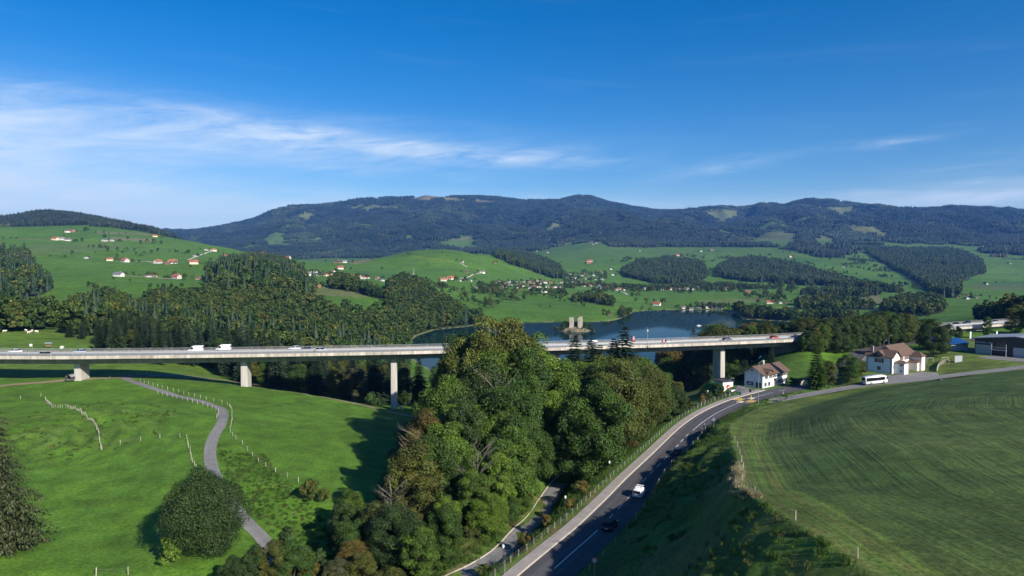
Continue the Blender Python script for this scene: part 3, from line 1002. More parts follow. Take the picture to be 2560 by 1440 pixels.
def crown_mesh(name, seed, h, w, nblob, per, leaf, low=0.16, material=None, ragged=0.25, top=1.0):
    r = np.random.default_rng(seed)
    cz, rz = h * (low + 1) / 2, h * (1 - low) / 2
    d = unit(r.normal(size=(nblob, 3)))
    d[:, 2] = d[:, 2] * 0.9 + 0.12
    d = unit(d)
    rad = r.uniform(0.50, 1.0, nblob) ** 0.5
    rad *= 1 + ragged * noise2(d[:, 0] * 1.8 + seed, d[:, 1] * 1.8 + d[:, 2] * 2.2, seed)
    prof = np.where(d[:, 2] > 0, 1 - 0.18 * d[:, 2] * top, 1.0 - 0.12 * np.abs(d[:, 2]))
    c = d * rad[:, None] * np.array([w / 2 * 0.84, w / 2 * 0.84, rz * 0.90]) * prof[:, None] + np.array([0, 0, cz])
    rb = w * r.uniform(0.10, 0.19, nblob)
    cs_, ns_, tn, wm2 = [], [], [], []
    for i in range(nblob):
        k = int(per * (rb[i] / (w * 0.145)) ** 2)
        q = unit(r.normal(size=(k, 3)) + d[i] * 0.55 + np.array([0, 0, 0.35]))
        p = c[i] + q * rb[i] * r.uniform(0.72, 1.08, (k, 1)) * np.array([1, 1, 0.8])
        cs_.append(p)
        ns_.append(unit(q * 0.9 + r.normal(size=(k, 3)) * 0.50 + np.array([0, 0, 0.25])))
        tb = r.uniform(0.2, 0.8)
        tn.append(np.clip(tb + r.normal(size=k) * 0.22, 0, 1))
        wm2.append(np.clip(np.full(k, r.uniform(0, 1) ** 3) + r.normal(size=k) * 0.15, 0, 1))
    C, N = np.concatenate(cs_), np.concatenate(ns_)
    v, f = leaf_quads(C, N, leaf, r)
    me = mesh_np(name, v, f, [material])
    attr(me, 'tone', np.repeat(np.concatenate(tn), 4))
    attr(me, 'warm', np.repeat(np.concatenate(wm2), 4))
    return me


def trunk_mesh(name, seed, h, r0, limbs=5, upto=0.75, material=None, twigs=0):
    r = random.Random(seed)
    mb = MB()
    pts, rad = [], []
    x = y = 0.0
    for i in range(6):
        t = i / 5
        pts.append((x, y, -1.2 + (h * upto + 1.2) * t))
        rad.append(r0 * (1 - 0.8 * t) * (1.35 if i == 0 else 1))
        x += r.uniform(-0.25, 0.25) * h / 24
        y += r.uniform(-0.25, 0.25) * h / 24
    mb.tube(pts, rad, 7)
    for k in range(limbs):
        t = r.uniform(0.3, 0.95)
        i = min(int(t * 5), 4)
        b = Vector(pts[i]).lerp(Vector(pts[i + 1]), t * 5 - i)
        a = r.uniform(0, 6.28)
        L = h * r.uniform(0.14, 0.26)
        e = b + Vector((math.cos(a) * L, math.sin(a) * L, L * r.uniform(0.5, 1.1)))
        mb.tube([b, b.lerp(e, 0.5) + Vector((0, 0, L * 0.06)), e], [r0 * 0.35, r0 * 0.22, r0 * 0.06], 5)
        for q in range(twigs):
            s = b.lerp(e, r.uniform(0.35, 1.0))
            a2 = a + r.uniform(-1.3, 1.3)
            L2 = L * r.uniform(0.25, 0.6)
            mb.tube([s, s + Vector((math.cos(a2) * L2, math.sin(a2) * L2, L2 * r.uniform(0.3, 1.3)))], [r0 * 0.12, r0 * 0.02], 3)
    return mesh_np(name, np.array(mb.v), mb.f, [material or M_BARK], True)


def conifer_mesh(name, seed, h, w, tiers, nb, seg, material, low=0.06, droop=0.35, fat=0.30):
    r = np.random.default_rng(seed)
    cs_, ax, nr, sz, tn = [], [], [], [], []
    for i in range(tiers):
        t = (i + r.uniform(-0.3, 0.3)) / (tiers - 1)
        t = min(max(t, 0), 1)
        z = h * (low + (1 - low) * t)
        L = w / 2 * ((1 - t) ** 0.85) * (1 - 0.25 * math.exp(-t * 9)) + 0.022 * h
        k = max(4, int(nb * (0.45 + 0.55 * (1 - t))))
        a0 = r.uniform(0, 6.28)
        for j in range(k):
            a = a0 + 6.283 * (j + r.uniform(-0.3, 0.3)) / k
            Lj = L * (r.uniform(0.55, 1.25) if seg > 8 else r.uniform(0.70, 1.18))
            tb = r.uniform(0.15, 0.85)
            dirv = np.array([math.cos(a), math.sin(a), 0])
            side = np.array([-math.sin(a), math.cos(a), 0])
            for s in range(seg):
                u = (s + 0.6) / seg
                dz = Lj * (0.18 * u - droop * u * u + 0.10 * u ** 4)
                p = dirv * Lj * u + np.array([0, 0, z + dz])
                for sg in ((-2, -1, 0, 1, 2) if seg > 8 else (-1, 0, 1)) if seg > 4 else (0,):
                    q = p + side * sg * Lj * (0.07 if seg > 8 else 0.10) * (1.2 - u) + (r.normal(size=3) * 0.05 * Lj if seg > 8 else 0)
                    cs_.append(q)
                    hang = seg > 8 and r.uniform() < 0.6
                    ax.append(unit(dirv * (0.35 if hang else 1.0) + side * sg * 0.5 + np.array([0, 0, -1.0 if hang else -droop * u + 0.1])))
                    nr.append(unit(np.array([0, 0, 0.8]) + dirv * 0.6 + side * sg * 0.5 + r.normal(size=3) * 0.45))
                    sz.append(Lj * (1.5 / seg) if seg <= 4 else (max(Lj * 0.12, 0.34) if seg > 8 else max(Lj * 0.26, 0.6)) * (1.15 - 0.5 * u))
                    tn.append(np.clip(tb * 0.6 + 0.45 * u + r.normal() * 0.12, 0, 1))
    C, A, N, Z = np.array(cs_), np.array(ax), np.array(nr), np.array(sz)[:, None]
    B = unit(np.cross(N, A))
    wd = fat * (1.0 if seg > 4 else 1.6)
    v = np.stack([C - A * Z * 0.55, C + B * Z * wd, C + A * Z * 0.62 - np.array([0, 0, 1.0]) * Z * 0.10, C - B * Z * wd], 1).reshape(-1, 3)
    me = mesh_np(name, v, np.arange(len(v)).reshape(-1, 4), [material])
    attr(me, 'tone', np.repeat(np.array(tn), 4))
    attr(me, 'warm', np.zeros(len(v)))
    return me


def far_clump(name, seed, n, rad, hlo, hhi, material, decid=0.2):
    """A few dozen distant trees."""
    r = np.random.default_rng(seed)
    V, F, T = [], [], []
    for i in range(n):
        a, q = r.uniform(0, 6.283), rad * math.sqrt(r.uniform(0, 1))
        x, y, h = q * math.cos(a), q * math.sin(a), r.uniform(hlo, hhi)
        tone = r.uniform(0, 1)
        if r.uniform() > decid:
            rings = [(-6, 0.10), (h * 0.10, 0.17), (h * 0.42, 0.13), (h * 0.46, 0.145), (h * 0.74, 0.07), (h, 0.004)]
        else:
            rings = [(-6, 0.12), (h * 0.15, 0.22), (h * 0.45, 0.30), (h * 0.68, 0.25), (h * 0.82, 0.13), (h * 0.86, 0.01)]
        m, base = 5, len(V)
        ph = r.uniform(0, 6.28)
        for z, k in rings:
            for j in range(m):
                b = ph + 6.283 * j / m
                s = h * k * r.uniform(0.7, 1.3)
                V.append((x + s * math.cos(b), y + s * math.sin(b), z + h * 0.03 * r.normal()))
                T.append(min(max(tone + r.normal() * 0.1, 0), 1))
        for e in range(len(rings) - 1):
            for j in range(m):
                k2 = (j + 1) % m
                F.append((base + e * m + j, base + e * m + k2, base + (e + 1) * m + k2, base + (e + 1) * m + j))
    me = mesh_np(name, np.array(V), np.array(F), [material])
    attr(me, 'tone', np.array(T))
    attr(me, 'warm', np.zeros(len(V)))
    return me


# near shapes: crown and trunk of one tree, 24 m tall before scaling
BROAD = [(crown_mesh('crown', 100 + i, 24, wd, nb, 300, 0.42, low, M_LEAF, rg, tp), trunk_mesh('trunk', 200 + i, 24, 0.34, 6, 0.72))
         for i, (wd, nb, low, rg, tp) in enumerate([(14, 104, 0.0, 0.30, 1.0), (12, 96, 0.0, 0.35, 1.3), (15.5, 110, 0.02, 0.30, 0.7), (11, 88, -0.02, 0.4, 1.6), (13, 100, 0.02, 0.45, 1.0)])]
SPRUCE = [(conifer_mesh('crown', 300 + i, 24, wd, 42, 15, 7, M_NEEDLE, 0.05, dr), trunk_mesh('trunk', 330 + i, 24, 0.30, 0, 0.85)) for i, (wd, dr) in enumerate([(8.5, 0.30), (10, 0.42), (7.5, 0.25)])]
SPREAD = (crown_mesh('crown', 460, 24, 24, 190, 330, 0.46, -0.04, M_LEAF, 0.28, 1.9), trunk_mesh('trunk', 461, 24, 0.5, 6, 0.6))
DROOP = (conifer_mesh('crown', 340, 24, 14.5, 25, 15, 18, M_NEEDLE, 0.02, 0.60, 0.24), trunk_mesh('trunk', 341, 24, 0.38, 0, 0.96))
BUSH = [(crown_mesh('crown', 400 + i, 4, wd, 26, 75, 0.30, 0.02, M_LEAF, 0.4, 1.0), trunk_mesh('trunk', 420 + i, 4, 0.09, 5, 0.7)) for i, wd in enumerate((4.2, 3.2, 5.0))]
BARE = [trunk_mesh('branches', 440 + i, 15, 0.16, 26, 0.95, M_PALEBARK, 9) for i in range(2)]
COLUMN = (crown_mesh('crown', 450, 9, 2.6, 60, 95, 0.30, 0.02, M_LEAF, 0.25, 2.2), trunk_mesh('trunk', 451, 9, 0.12, 3, 0.8))

# far shapes for the woods seen as one mass
def proto_collection(name, meshes):
    c = bpy.data.collections.new(name)
    for i, me in enumerate(meshes):
        o = bpy.data.objects.new('%s_%02d' % (name, i), me)
        c.objects.link(o)
    return c


MIDB = [crown_mesh('wood_tree', 500 + i, 18, wd, 34, 46, 1.25, 0.05, M_LEAF_MID, 0.3, tp) for i, (wd, tp) in enumerate([(11, 1.0), (9.5, 1.4), (12.5, 0.8), (8.5, 1.6)])]
def skirt_spruce(name, seed, h, w, tiers, sides, material):
    """A far spruce: ragged drooping skirts of branches, one above the other."""
    r = np.random.default_rng(seed)
    V, F, T = [], [], []
    for i in range(tiers):
        t = i / tiers
        zt, zb = h * (0.10 + 0.90 * (t + 1.35 / tiers)), h * (0.03 + 0.90 * t)
        zt = min(zt, h)
        rb, rt = w / 2 * (1 - t) ** 0.8 + 0.25, w / 2 * (1 - t) ** 0.8 * 0.22
        base, ph, tone = len(V), r.uniform(0, 6.28), r.uniform(0.2, 0.8)
        for k, (z, q) in enumerate(((zb, rb), ((zb * 0.55 + zt * 0.45), rb * 0.66), (zt, rt))):
            for j in range(sides):
                a = ph + 6.283 * j / sides
                s = q * (r.uniform(0.62, 1.22) if k < 2 else 1.0)
                V.append((s * math.cos(a), s * math.sin(a), z + (h * 0.035 * r.normal() if k == 0 else 0)))
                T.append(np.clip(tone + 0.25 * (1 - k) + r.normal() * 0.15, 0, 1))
        for k in range(2):
            for j in range(sides):
                j2 = (j + 1) % sides
                F.append((base + k * sides + j, base + k * sides + j2, base + (k + 1) * sides + j2, base + (k + 1) * sides + j))
    me = mesh_np(name, np.array(V), np.array(F), [material])
    attr(me, 'tone', np.array(T))
    attr(me, 'warm', np.zeros(len(V)))
    return me


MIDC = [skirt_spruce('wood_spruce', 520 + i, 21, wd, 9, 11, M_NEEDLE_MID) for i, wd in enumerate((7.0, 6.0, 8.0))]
LOWB = [crown_mesh('small_tree', 540 + i, 18, wd, 18, 22, 2.1, 0.04, M_LEAF_MID, 0.3, tp) for i, (wd, tp) in enumerate([(12, 1.0), (10, 1.4), (13, 0.8)])]
C_MIDB, C_MIX, C_LOW = (proto_collection('proto_broad', MIDB), proto_collection('proto_mix', MIDB[:3] + MIDC), proto_collection('proto_low', LOWB + MIDC[:2]))
C_FAR = proto_collection('proto_far', [far_clump('far_trees', 600 + i, 36, 42, 15, 28, M_FAR, 0.06) for i in range(4)] + [far_clump('far_mixed', 610 + i, 34, 42, 13, 22, M_FARL, 0.6) for i in range(2)])
C_CON = proto_collection('proto_conifer', MIDC)


def scatter(name, label, pts, rot, scl, ids, coll):
    """One object of stuff: the collection's shapes instanced on points."""
    me = mesh_np(name, pts, [])
    attr(me, 'rot', rot, 'FLOAT_VECTOR')
    attr(me, 'scl', scl, 'FLOAT_VECTOR')
    attr(me, 'pid', np.asarray(ids, np.int32), 'INT')
    o = tag(link(bpy.data.objects.new(name, me)), label, None, None, 'stuff')
    ng = bpy.data.node_groups.new(name, 'GeometryNodeTree')
    ng.interface.new_socket('Geometry', in_out='INPUT', socket_type='NodeSocketGeometry')
    ng.interface.new_socket('Geometry', in_out='OUTPUT', socket_type='NodeSocketGeometry')
    gi, go = ng.nodes.new('NodeGroupInput'), ng.nodes.new('NodeGroupOutput')
    m2p = ng.nodes.new('GeometryNodeMeshToPoints')
    iop = ng.nodes.new('GeometryNodeInstanceOnPoints')
    ci = ng.nodes.new('GeometryNodeCollectionInfo')
    ci.inputs['Collection'].default_value = coll
    ci.inputs['Separate Children'].default_value = True
    ci.inputs['Reset Children'].default_value = True
    iop.inputs['Pick Instance'].default_value = True
    L = ng.links.new
    L(gi.outputs[0], m2p.inputs['Mesh'])
    L(m2p.outputs[0], iop.inputs['Points'])
    L(ci.outputs[0], iop.inputs['Instance'])
    for nm, ty, sock in (('rot', 'FLOAT_VECTOR', 'Rotation'), ('scl', 'FLOAT_VECTOR', 'Scale'), ('pid', 'INT', 'Instance Index')):
        na = ng.nodes.new('GeometryNodeInputNamedAttribute')
        na.data_type = ty
        na.inputs['Name'].default_value = nm
        L(next(q for q in na.outputs if q.enabled and q.name == 'Attribute'), iop.inputs[sock])
    L(iop.outputs[0], go.inputs[0])
    md = o.modifiers.new('scatter', 'NODES')
    md.node_group = ng
    return o


# cell areas of the ground grid, for drawing points evenly
DT = tg[1] - tg[0]
AREA = np.zeros(H.shape)
AREA[:-1] = (yg[1:] - yg[:-1])[:, None] * DT * yg[:-1, None]


def draw(mask, density):
    """Random ground points inside mask, `density` per square metre."""
    w = (AREA * mask).ravel()
    n = int(w.sum() * density)
    if n < 1:
        return np.zeros(0), np.zeros(0)
    k = rng.choice(len(w), n, p=w / w.sum())
    j, i = np.divmod(k, NT)
    y = yg[j] + rng.uniform(0, 1, n) * (yg[np.minimum(j + 1, NL - 1)] - yg[j])
    x = y * (tg[i] + rng.uniform(0, 1, n) * DT)
    return x, y


def wood(name, label, mask, dens, coll, nproto, hs=(0.75, 1.25), thin=None):
    x, y = draw(mask, dens)
    if thin is not None and len(x):
        keep = thin(x, y)
        x, y = x[keep], y[keep]
    n = len(x)
    pts = np.stack([x, y, ground_z(x, y) - 0.4], -1)
    s = rng.uniform(hs[0], hs[1], n)
    ids = rng.integers(0, nproto, n)
    if nproto == 6:                                       # spruces keep to stands of their own
        con = rng.uniform(0, 1, n) < np.where((y < 520) & (x < -60), 0.25, 0.015)
        ids = np.where(con, rng.integers(3, 6, n), rng.integers(0, 3, n))
    s3 = np.stack([s * rng.uniform(0.85, 1.15, n), s * rng.uniform(0.85, 1.15, n), s], -1)
    rot = np.stack([np.zeros(n), np.zeros(n), rng.uniform(0, 6.283, n)], -1)
    print('wood', name, n)
    return scatter(name, label, pts, rot, s3, ids, coll)


FOREST_LABEL = {
    'left_wood': 'mixed wood on the slope beside the farm meadow', 'valley_wood': 'broad band of mixed forest in the valley behind the viaduct',
    'knoll_wood': 'dense wood covering a rounded knoll below the farms', 'field_wood': 'small wood beside the hamlet of white houses', 'ridge_strip': 'dark strip of forest along the meadow ridge',
    'stream_wood': 'line of trees along a stream through the lakeside meadows', 'round_wood': 'rounded dark wood among the pastures', 'long_wood': 'long dark wood stretching over the pastures',
    'gorge_wood': 'dark wood filling a ravine on the mountain foot', 'village_hedge': 'trees and hedges around the long village', 'shore_wood': 'wood along the lake shore behind the viaduct',
    'cape_wood': 'dark wood on the steep far bank of the lake', 'bay_wood': 'wood behind the narrow arm of the lake', 'terrace_wood': 'band of trees above the steep lake bank',
    'right_wood': 'wood rising behind the motorway and the hall', 'slope_wood': 'hedgerow trees crossing the pastures above the lake', 'lake_fringe': 'bushes fringing the lake below the meadow',
    'church_trees': 'loose trees and hedges among the houses of the church village', 'valley_village_trees': 'garden trees among the houses of the village between the hills',
    'long_village_trees': 'garden trees along the long village street', 'shore_village_trees': 'garden trees among the huts at the lake shore',
    'pasture_trees': 'hedgerows and tree lines winding over the pastures beyond the lake', 'farm_trees': 'thin hedgerows between the farms on the green hill',
    'point_fringe': 'pale bushes on the reedy point of the lake'}
INDIVIDUAL_NEAR = 395.0      # nearer than this, trees of the valley wood are built one by one
for k, m_ in WM.items():
    hgt = WOODS[k][0]
    if k == 'valley_wood':
        m_ = m_ & (GY > INDIVIDUAL_NEAR)
    yy = float(np.median(GY[m_])) if m_.any() else 0
    sc_ = hgt / 18.0
    if yy < 1100:
        wood(k, FOREST_LABEL[k], m_, 1 / 42.0, C_MIX if k in ('valley_wood', 'knoll_wood', 'left_wood') else C_MIDB, 6 if k in ('valley_wood', 'knoll_wood', 'left_wood') else 4, (0.55 * sc_, 1.3 * sc_))
    else:
        wood(k, FOREST_LABEL[k], m_, 1 / (150.0 if k.endswith('_trees') else 60.0), C_LOW, 3 if k.endswith('_trees') or k in ('field_wood', 'stream_wood', 'shore_wood', 'cape_wood', 'bay_wood', 'slope_wood', 'village_hedge') else 5, (0.55 * sc_, 1.35 * sc_))


def clumps(name, label, mask, dens, sc=1.0):
    x, y = draw(mask, dens)
    z = ground_z(x, y)
    e = 40.0
    gx = (ground_z(x + e, y) - ground_z(x - e, y)) / (2 * e)
    gy = (ground_z(x, y + e) - ground_z(x, y - e)) / (2 * e)
    n = len(x)
    # upright trees on a tilted bed: shear is not available, so tilt the clump half way
    rot = np.stack([np.arctan(gy) * 0.75, -np.arctan(gx) * 0.75, np.zeros(n)], -1)
    s = rng.uniform(0.85, 1.2, n) * sc
    print('clumps', name, n)
    scatter(name, label, np.stack([x, y, z - 1.0], -1), rot, np.stack([s, s, s * rng.uniform(0.85, 1.15, n)], -1), np.where(fbm(x / 420, y / 600, 4, 97) + rng.normal(0, 0.25, n) > 0.45, rng.integers(4, 6, n), rng.integers(0, 4, n)), C_FAR)


seen = (np.abs(GX / GY) < 0.95)
clumps('mountain_forest', 'dark conifer forest covering the long mountain ridge', MOUNT & seen, 1 / 2600.0)
clumps('hill_forest', 'dark forest on the separate hill above the farms', BACKHILL & seen, 1 / 1500.0, 0.8)
# ------------------------------------------------------------------ roads
def frame(line):
    P = [Vector(p) for p in line]
    out = []
    for i, p in enumerate(P):
        d = (P[min(i + 1, len(P) - 1)] - P[max(i - 1, 0)])
        d.z = 0
        d.normalize()
        out.append((p, d, Vector((d.y, -d.x, 0))))       # point, along, right
    return out


def strip_mesh(name, line, offs, material, dz=0.0, follow=False, dzs=None):
    fr = frame(line)
    V, F, A = [], [], []
    s = 0.0
    for i, (p, d, r) in enumerate(fr):
        if i:
            s += (p - fr[i - 1][0]).length
        for j, o in enumerate(offs):
            q = p + r * o
            z = (gz(q.x, q.y) if follow else p.z) + dz + (dzs[j] if dzs else 0)
            V.append((q.x, q.y, z))
            A.append((o, s, 0))
    n = len(offs)
    for i in range(len(fr) - 1):
        for j in range(n - 1):
            F.append((i * n + j, i * n + j + 1, (i + 1) * n + j + 1, (i + 1) * n + j))
    me = mesh_np(name, np.array(V), F, [material])
    attr(me, 'along', np.array(A), 'FLOAT_VECTOR')
    return me


def road_mat(name, base, streak_amt=0.25, grain=0.12, rough=0.85):
    global nt
    m = bpy.data.materials.new(name)
    m.use_nodes = True
    nt = m.node_tree
    b = nt.nodes['Principled BSDF']
    b.inputs['Roughness'].default_value = rough
    b.inputs['Specular IOR Level'].default_value = 0.12
    a = nn('ShaderNodeAttribute', attribute_name='along').outputs['Vector']
    mp = nn('ShaderNodeMapping')
    mp.inputs['Scale'].default_value = (0.85, 0.012, 1)
    nt.links.new(a, mp.inputs[0])
    n1_ = gnoise(mp.outputs[0], 1.0, 3.0, 0.5)
    pos_ = nn('ShaderNodeNewGeometry').outputs['Position']
    n2_ = gnoise(pos_, 0.5, 6.0, 0.65)
    n3_ = gnoise(pos_, 6.0, 3.0, 0.6)
    f = gmath('MULTIPLY', grange(n1_, 0.3, 0.7, 1 - streak_amt, 1 + streak_amt), grange(n2_, 0.3, 0.7, 1 - grain, 1 + grain))
    f = gmath('MULTIPLY', f, grange(n3_, 0.3, 0.7, 0.9, 1.1))
    s = nn('ShaderNodeVectorMath', operation='SCALE')
    s.inputs[0].default_value = base
    nt.links.new(f, s.inputs['Scale'])
    nt.links.new(s.outputs[0], b.inputs['Base Color'])
    return m


M_ASPH = road_mat('asphalt', (0.085, 0.083, 0.088), 0.30)
M_ASPH2 = road_mat('pale_asphalt', (0.20, 0.195, 0.185), 0.15, 0.18)
M_DECK = road_mat('deck_asphalt', (0.125, 0.125, 0.13), 0.12)
M_WALK = road_mat('pavement', (0.30, 0.27, 0.24), 0.06, 0.16)
M_KERB = mat('kerb_stone', (0.55, 0.48, 0.39), 0.8, var=0.15, scale=0.8)
M_DIRT = mat('dirt', (0.24, 0.185, 0.115), 0.95, var=0.35, scale=0.35, bump=0.3)
M_WHITE = mat('road_paint', (0.75, 0.75, 0.74), 0.6, var=0.12, scale=1.5)
M_YELLOW = mat('yellow_paint', (0.72, 0.47, 0.09), 0.6, var=0.2, scale=1.5)
M_POST = mat('fence_wood', (0.40, 0.37, 0.29), 0.85, var=0.2, scale=2.0, obj_var=0.2)
M_WIRE = mat('wire', (0.25, 0.25, 0.24), 0.6, 0.4)
M_STEEL = mat('galvanised_steel', (0.33, 0.34, 0.35), 0.7, 0.2, spec=0.2)
M_DARKPOLE = mat('dark_pole', (0.05, 0.06, 0.055), 0.6, 0.3)


def sheet(name, me, label, kind='structure'):
    return tag(link(bpy.data.objects.new(name, me)), label, None, None, kind)


walk_end = max(i for i, p in enumerate(ROAD) if p[1] < 243 and p[0] < 95)
road = sheet('road', strip_mesh('road', ROAD, [-3.75, -2.5, -1.2, 0, 1.2, 2.5, 3.75], M_ASPH), 'two-lane dark asphalt road curving past the grove')
walk_line = ROAD[:walk_end + 1]
sheet('pavement', strip_mesh('pavement', walk_line, [-6.05, -6.0, -5.0, -3.99], M_WALK, 0.0, False, [-0.3, 0.12, 0.12, 0.12]), 'pale pavement running along the road beside the wire fence')
sheet('kerb', strip_mesh('kerb', walk_line, [-3.985, -3.98, -3.74, -3.735], M_KERB, 0.0, False, [-0.1, 0.135, 0.135, -0.1]), 'light stone kerb between the road and the pavement')


def ribbon(line, s0, s1, o0, o1, dz):
    """A painted bar between stations s0..s1 and offsets o0..o1."""
    fr = frame(line)
    s, st = 0.0, []
    for i in range(len(fr)):
        if i:
            s += (fr[i][0] - fr[i - 1][0]).length
        st.append(s)
    ks = [s0] + [x for x in st if s0 < x < s1] + [s1]
    V, F = [], []
    for k in ks:
        i = min(max(int(np.searchsorted(st, k)) - 1, 0), len(fr) - 2)
        u = (k - st[i]) / max(st[i + 1] - st[i], 1e-6)
        p = fr[i][0].lerp(fr[i + 1][0], u)
        r = fr[i][2].lerp(fr[i + 1][2], u).normalized()
        for o in (o0, o1):
            q = p + r * o
            V.append((q.x, q.y, p.z + dz))
    for i in range(len(ks) - 1):
        F.append((2 * i, 2 * i + 1, 2 * i + 3, 2 * i + 2))
    return np.array(V), F


def station(line, x, y):
    return float(dist_line(np.array([x]), np.array([y]), line)[1][0])


def px_station(px, py, z):
    p = at_z(px, py, z)
    return station(ROAD, p.x, p.y)


def marking(s0, s1, o0, o1, m=None, name='lane_marking', dz=0.006):
    v, f = ribbon(ROAD, s0, s1, o0, o1, dz)
    link(bpy.data.objects.new(name, mesh_np(name, v, f, [m or M_WHITE])), road)


sa, sb = px_station(1386, 1421, -48.4), px_station(1495, 1325, -48.2)
marking(sa, sb, -0.08, 0.08)
s = px_station(1520, 1298, -48.1)
s_end = px_station(1727, 1079, -47.65)
while s < s_end:
    marking(s, s + 3.0, -0.08, 0.08)
    s += 6.0
marking(s_end + 1.5, px_station(1862, 1003, -46.5), 0.15, 0.31)
s2 = px_station(1880, 996, -46.4)
marking(s2 + 1.0, s2 + 14, -0.08, 0.08)
for k in range(8):
    marking(s2 + 18 + k * 9, s2 + 22 + k * 9, -0.08, 0.08)
sx = px_station(1866, 1001, -46.5)
for o in (-3.2, -2.3, -1.4, 1.2, 2.1, 3.0):
    marking(sx - 2.0, sx + 2.0, o - 0.28, o + 0.28, M_YELLOW, 'crossing_stripe')
# traffic islands either side of the crossing
for sgn in (-1, 1):
    v, f = ribbon(ROAD, sx + sgn * 3.6 - 1.3, sx + sgn * 3.6 + 1.3, -0.75, 0.75, 0.14)
    v2 = v.copy()
    v2[:, 2] -= 0.2
    n_ = len(v)
    f = f + [(i * 2, i * 2 + 2, n_ + i * 2 + 2, n_ + i * 2) for i in range(n_ // 2 - 1)] + [(i * 2 + 1, n_ + i * 2 + 1, n_ + i * 2 + 3, i * 2 + 3) for i in range(n_ // 2 - 1)]
    f += [(0, n_, n_ + 1, 1), (n_ - 2, n_ - 1, 2 * n_ - 1, 2 * n_ - 2)]
    link(bpy.data.objects.new('traffic_island', mesh_np('traffic_island', np.concatenate([v, v2]), f, [M_KERB])), road)

sheet('side_road', strip_mesh('side_road', SIDE, [-1.9, -0.9, 0, 0.9, 1.9], M_ASPH2, 0.0), 'narrow pale road dropping away beside the embankment')
sd_k = strip_mesh('side_kerb', SIDE, [-2.15, -2.14, -1.92, -1.91], M_KERB, 0.0, False, [-0.1, 0.10, 0.10, -0.1])
sheet('side_road_kerb', sd_k, 'light kerb along the narrow side road')
sheet('lane', strip_mesh('lane', LANE, [-2.4, -1.2, 0, 1.2, 2.4], M_ASPH2, 0.0), 'pale asphalt lane along the mown field with the parked coach')

TRACK_PX = [(655, 1345), (625, 1315), (595, 1282), (565, 1240), (540, 1195), (527, 1155), (526, 1120), (537, 1088), (553, 1060), (559, 1038), (550, 1021), (520, 1009), (470, 996), (420, 983),
            (370, 967), (335, 955), (318, 948)]
tr = [hit(*p) for p in TRACK_PX]
tr = tr + [tr[-1] + Vector((-4, 9, 0)), tr[-1] + Vector((6, 15, 0)), tr[-1] + Vector((22, 18, 0))]
tr[0:0] = [tr[0] + Vector((9, -14, 0)), tr[0] + Vector((4, -6, 0))]
for p in tr:
    p.z = gz(p.x, p.y)
TRACK = [tuple(p) for p in resample(tr, 1.5)]
sheet('farm_track', strip_mesh('farm_track', TRACK, [-1.45, -0.7, 0, 0.7, 1.45], M_ASPH2, 0.07, True), 'narrow paved farm track winding between meadow fences up to the viaduct')
DIRT_PX = [(-120, 978), (0, 966), (80, 958), (160, 951), (240, 947), (310, 944), (380, 940), (450, 938), (520, 946), (600, 957), (700, 972), (800, 991), (900, 1012), (985, 1032), (1045, 1042)]
dl = [hit(*p) for p in DIRT_PX]
DIRT = [tuple(p) for p in resample(dl, 2.0)]
sheet('dirt_path', strip_mesh('dirt_path', DIRT, [-1.7, -0.8, 0, 0.8, 1.7], M_DIRT, 0.06, True), 'bare earth path along the foot of the viaduct')


def yard(name, label, pts, material, dz=0.05):
    P = [Vector(p) for p in pts]
    V, F = [], []
    cx = sum((p for p in P), Vector()) / len(P)
    ring = []
    for i in range(len(P)):
        a, b = P[i], P[(i + 1) % len(P)]
        for k in range(6):
            ring.append(a.lerp(b, k / 6))
    n = len(ring)
    for lv in (1.0, 0.75, 0.5, 0.25):
        for p in ring:
            q = cx.lerp(p, lv)
            V.append((q.x, q.y, gz(q.x, q.y) + dz))
    V.append((cx.x, cx.y, gz(cx.x, cx.y) + dz))
    for l_ in range(3):
        for i in range(n):
            j = (i + 1) % n
            F.append((l_ * n + i, l_ * n + j, (l_ + 1) * n + j, (l_ + 1) * n + i))
    for i in range(n):
        F.append((3 * n + i, 3 * n + (i + 1) % n, 4 * n))
    me = mesh_np(name, np.array(V), F, [material])
    attr(me, 'along', np.array(V), 'FLOAT_VECTOR')
    return sheet(name, me, label)


yard('house_yard', 'pale asphalt yard beside the white house', [hit(1845, 962), hit(1880, 972), hit(1925, 977), hit(1960, 972), hit(1905, 983), hit(1862, 990), hit(1838, 978)], M_ASPH2)
yard('station_yard', 'asphalt yard in front of the old station', [hit(2168, 948), hit(2180, 938), hit(2240, 938), hit(2300, 930), hit(2345, 932), hit(2350, 945), hit(2260, 955)], M_ASPH2)
yard('hall_yard', 'concrete apron in front of the dark hall', [hit(2440, 893), hit(2500, 889), hit(2560, 895), hit(2600, 902), hit(2560, 905), hit(2480, 899)], M_ASPH2)
LAY = [tuple(p) for p in resample([hit(2158, 905), hit(2175, 885), hit(2200, 866), hit(2240, 854), hit(2290, 848), hit(2350, 846)], 2.5)]
sheet('lay_by', strip_mesh('lay_by', LAY, [-4.5, -2, 0, 2, 4.5], M_ASPH2, 0.07, True), 'pale lay-by with parked cars in front of dark trees')

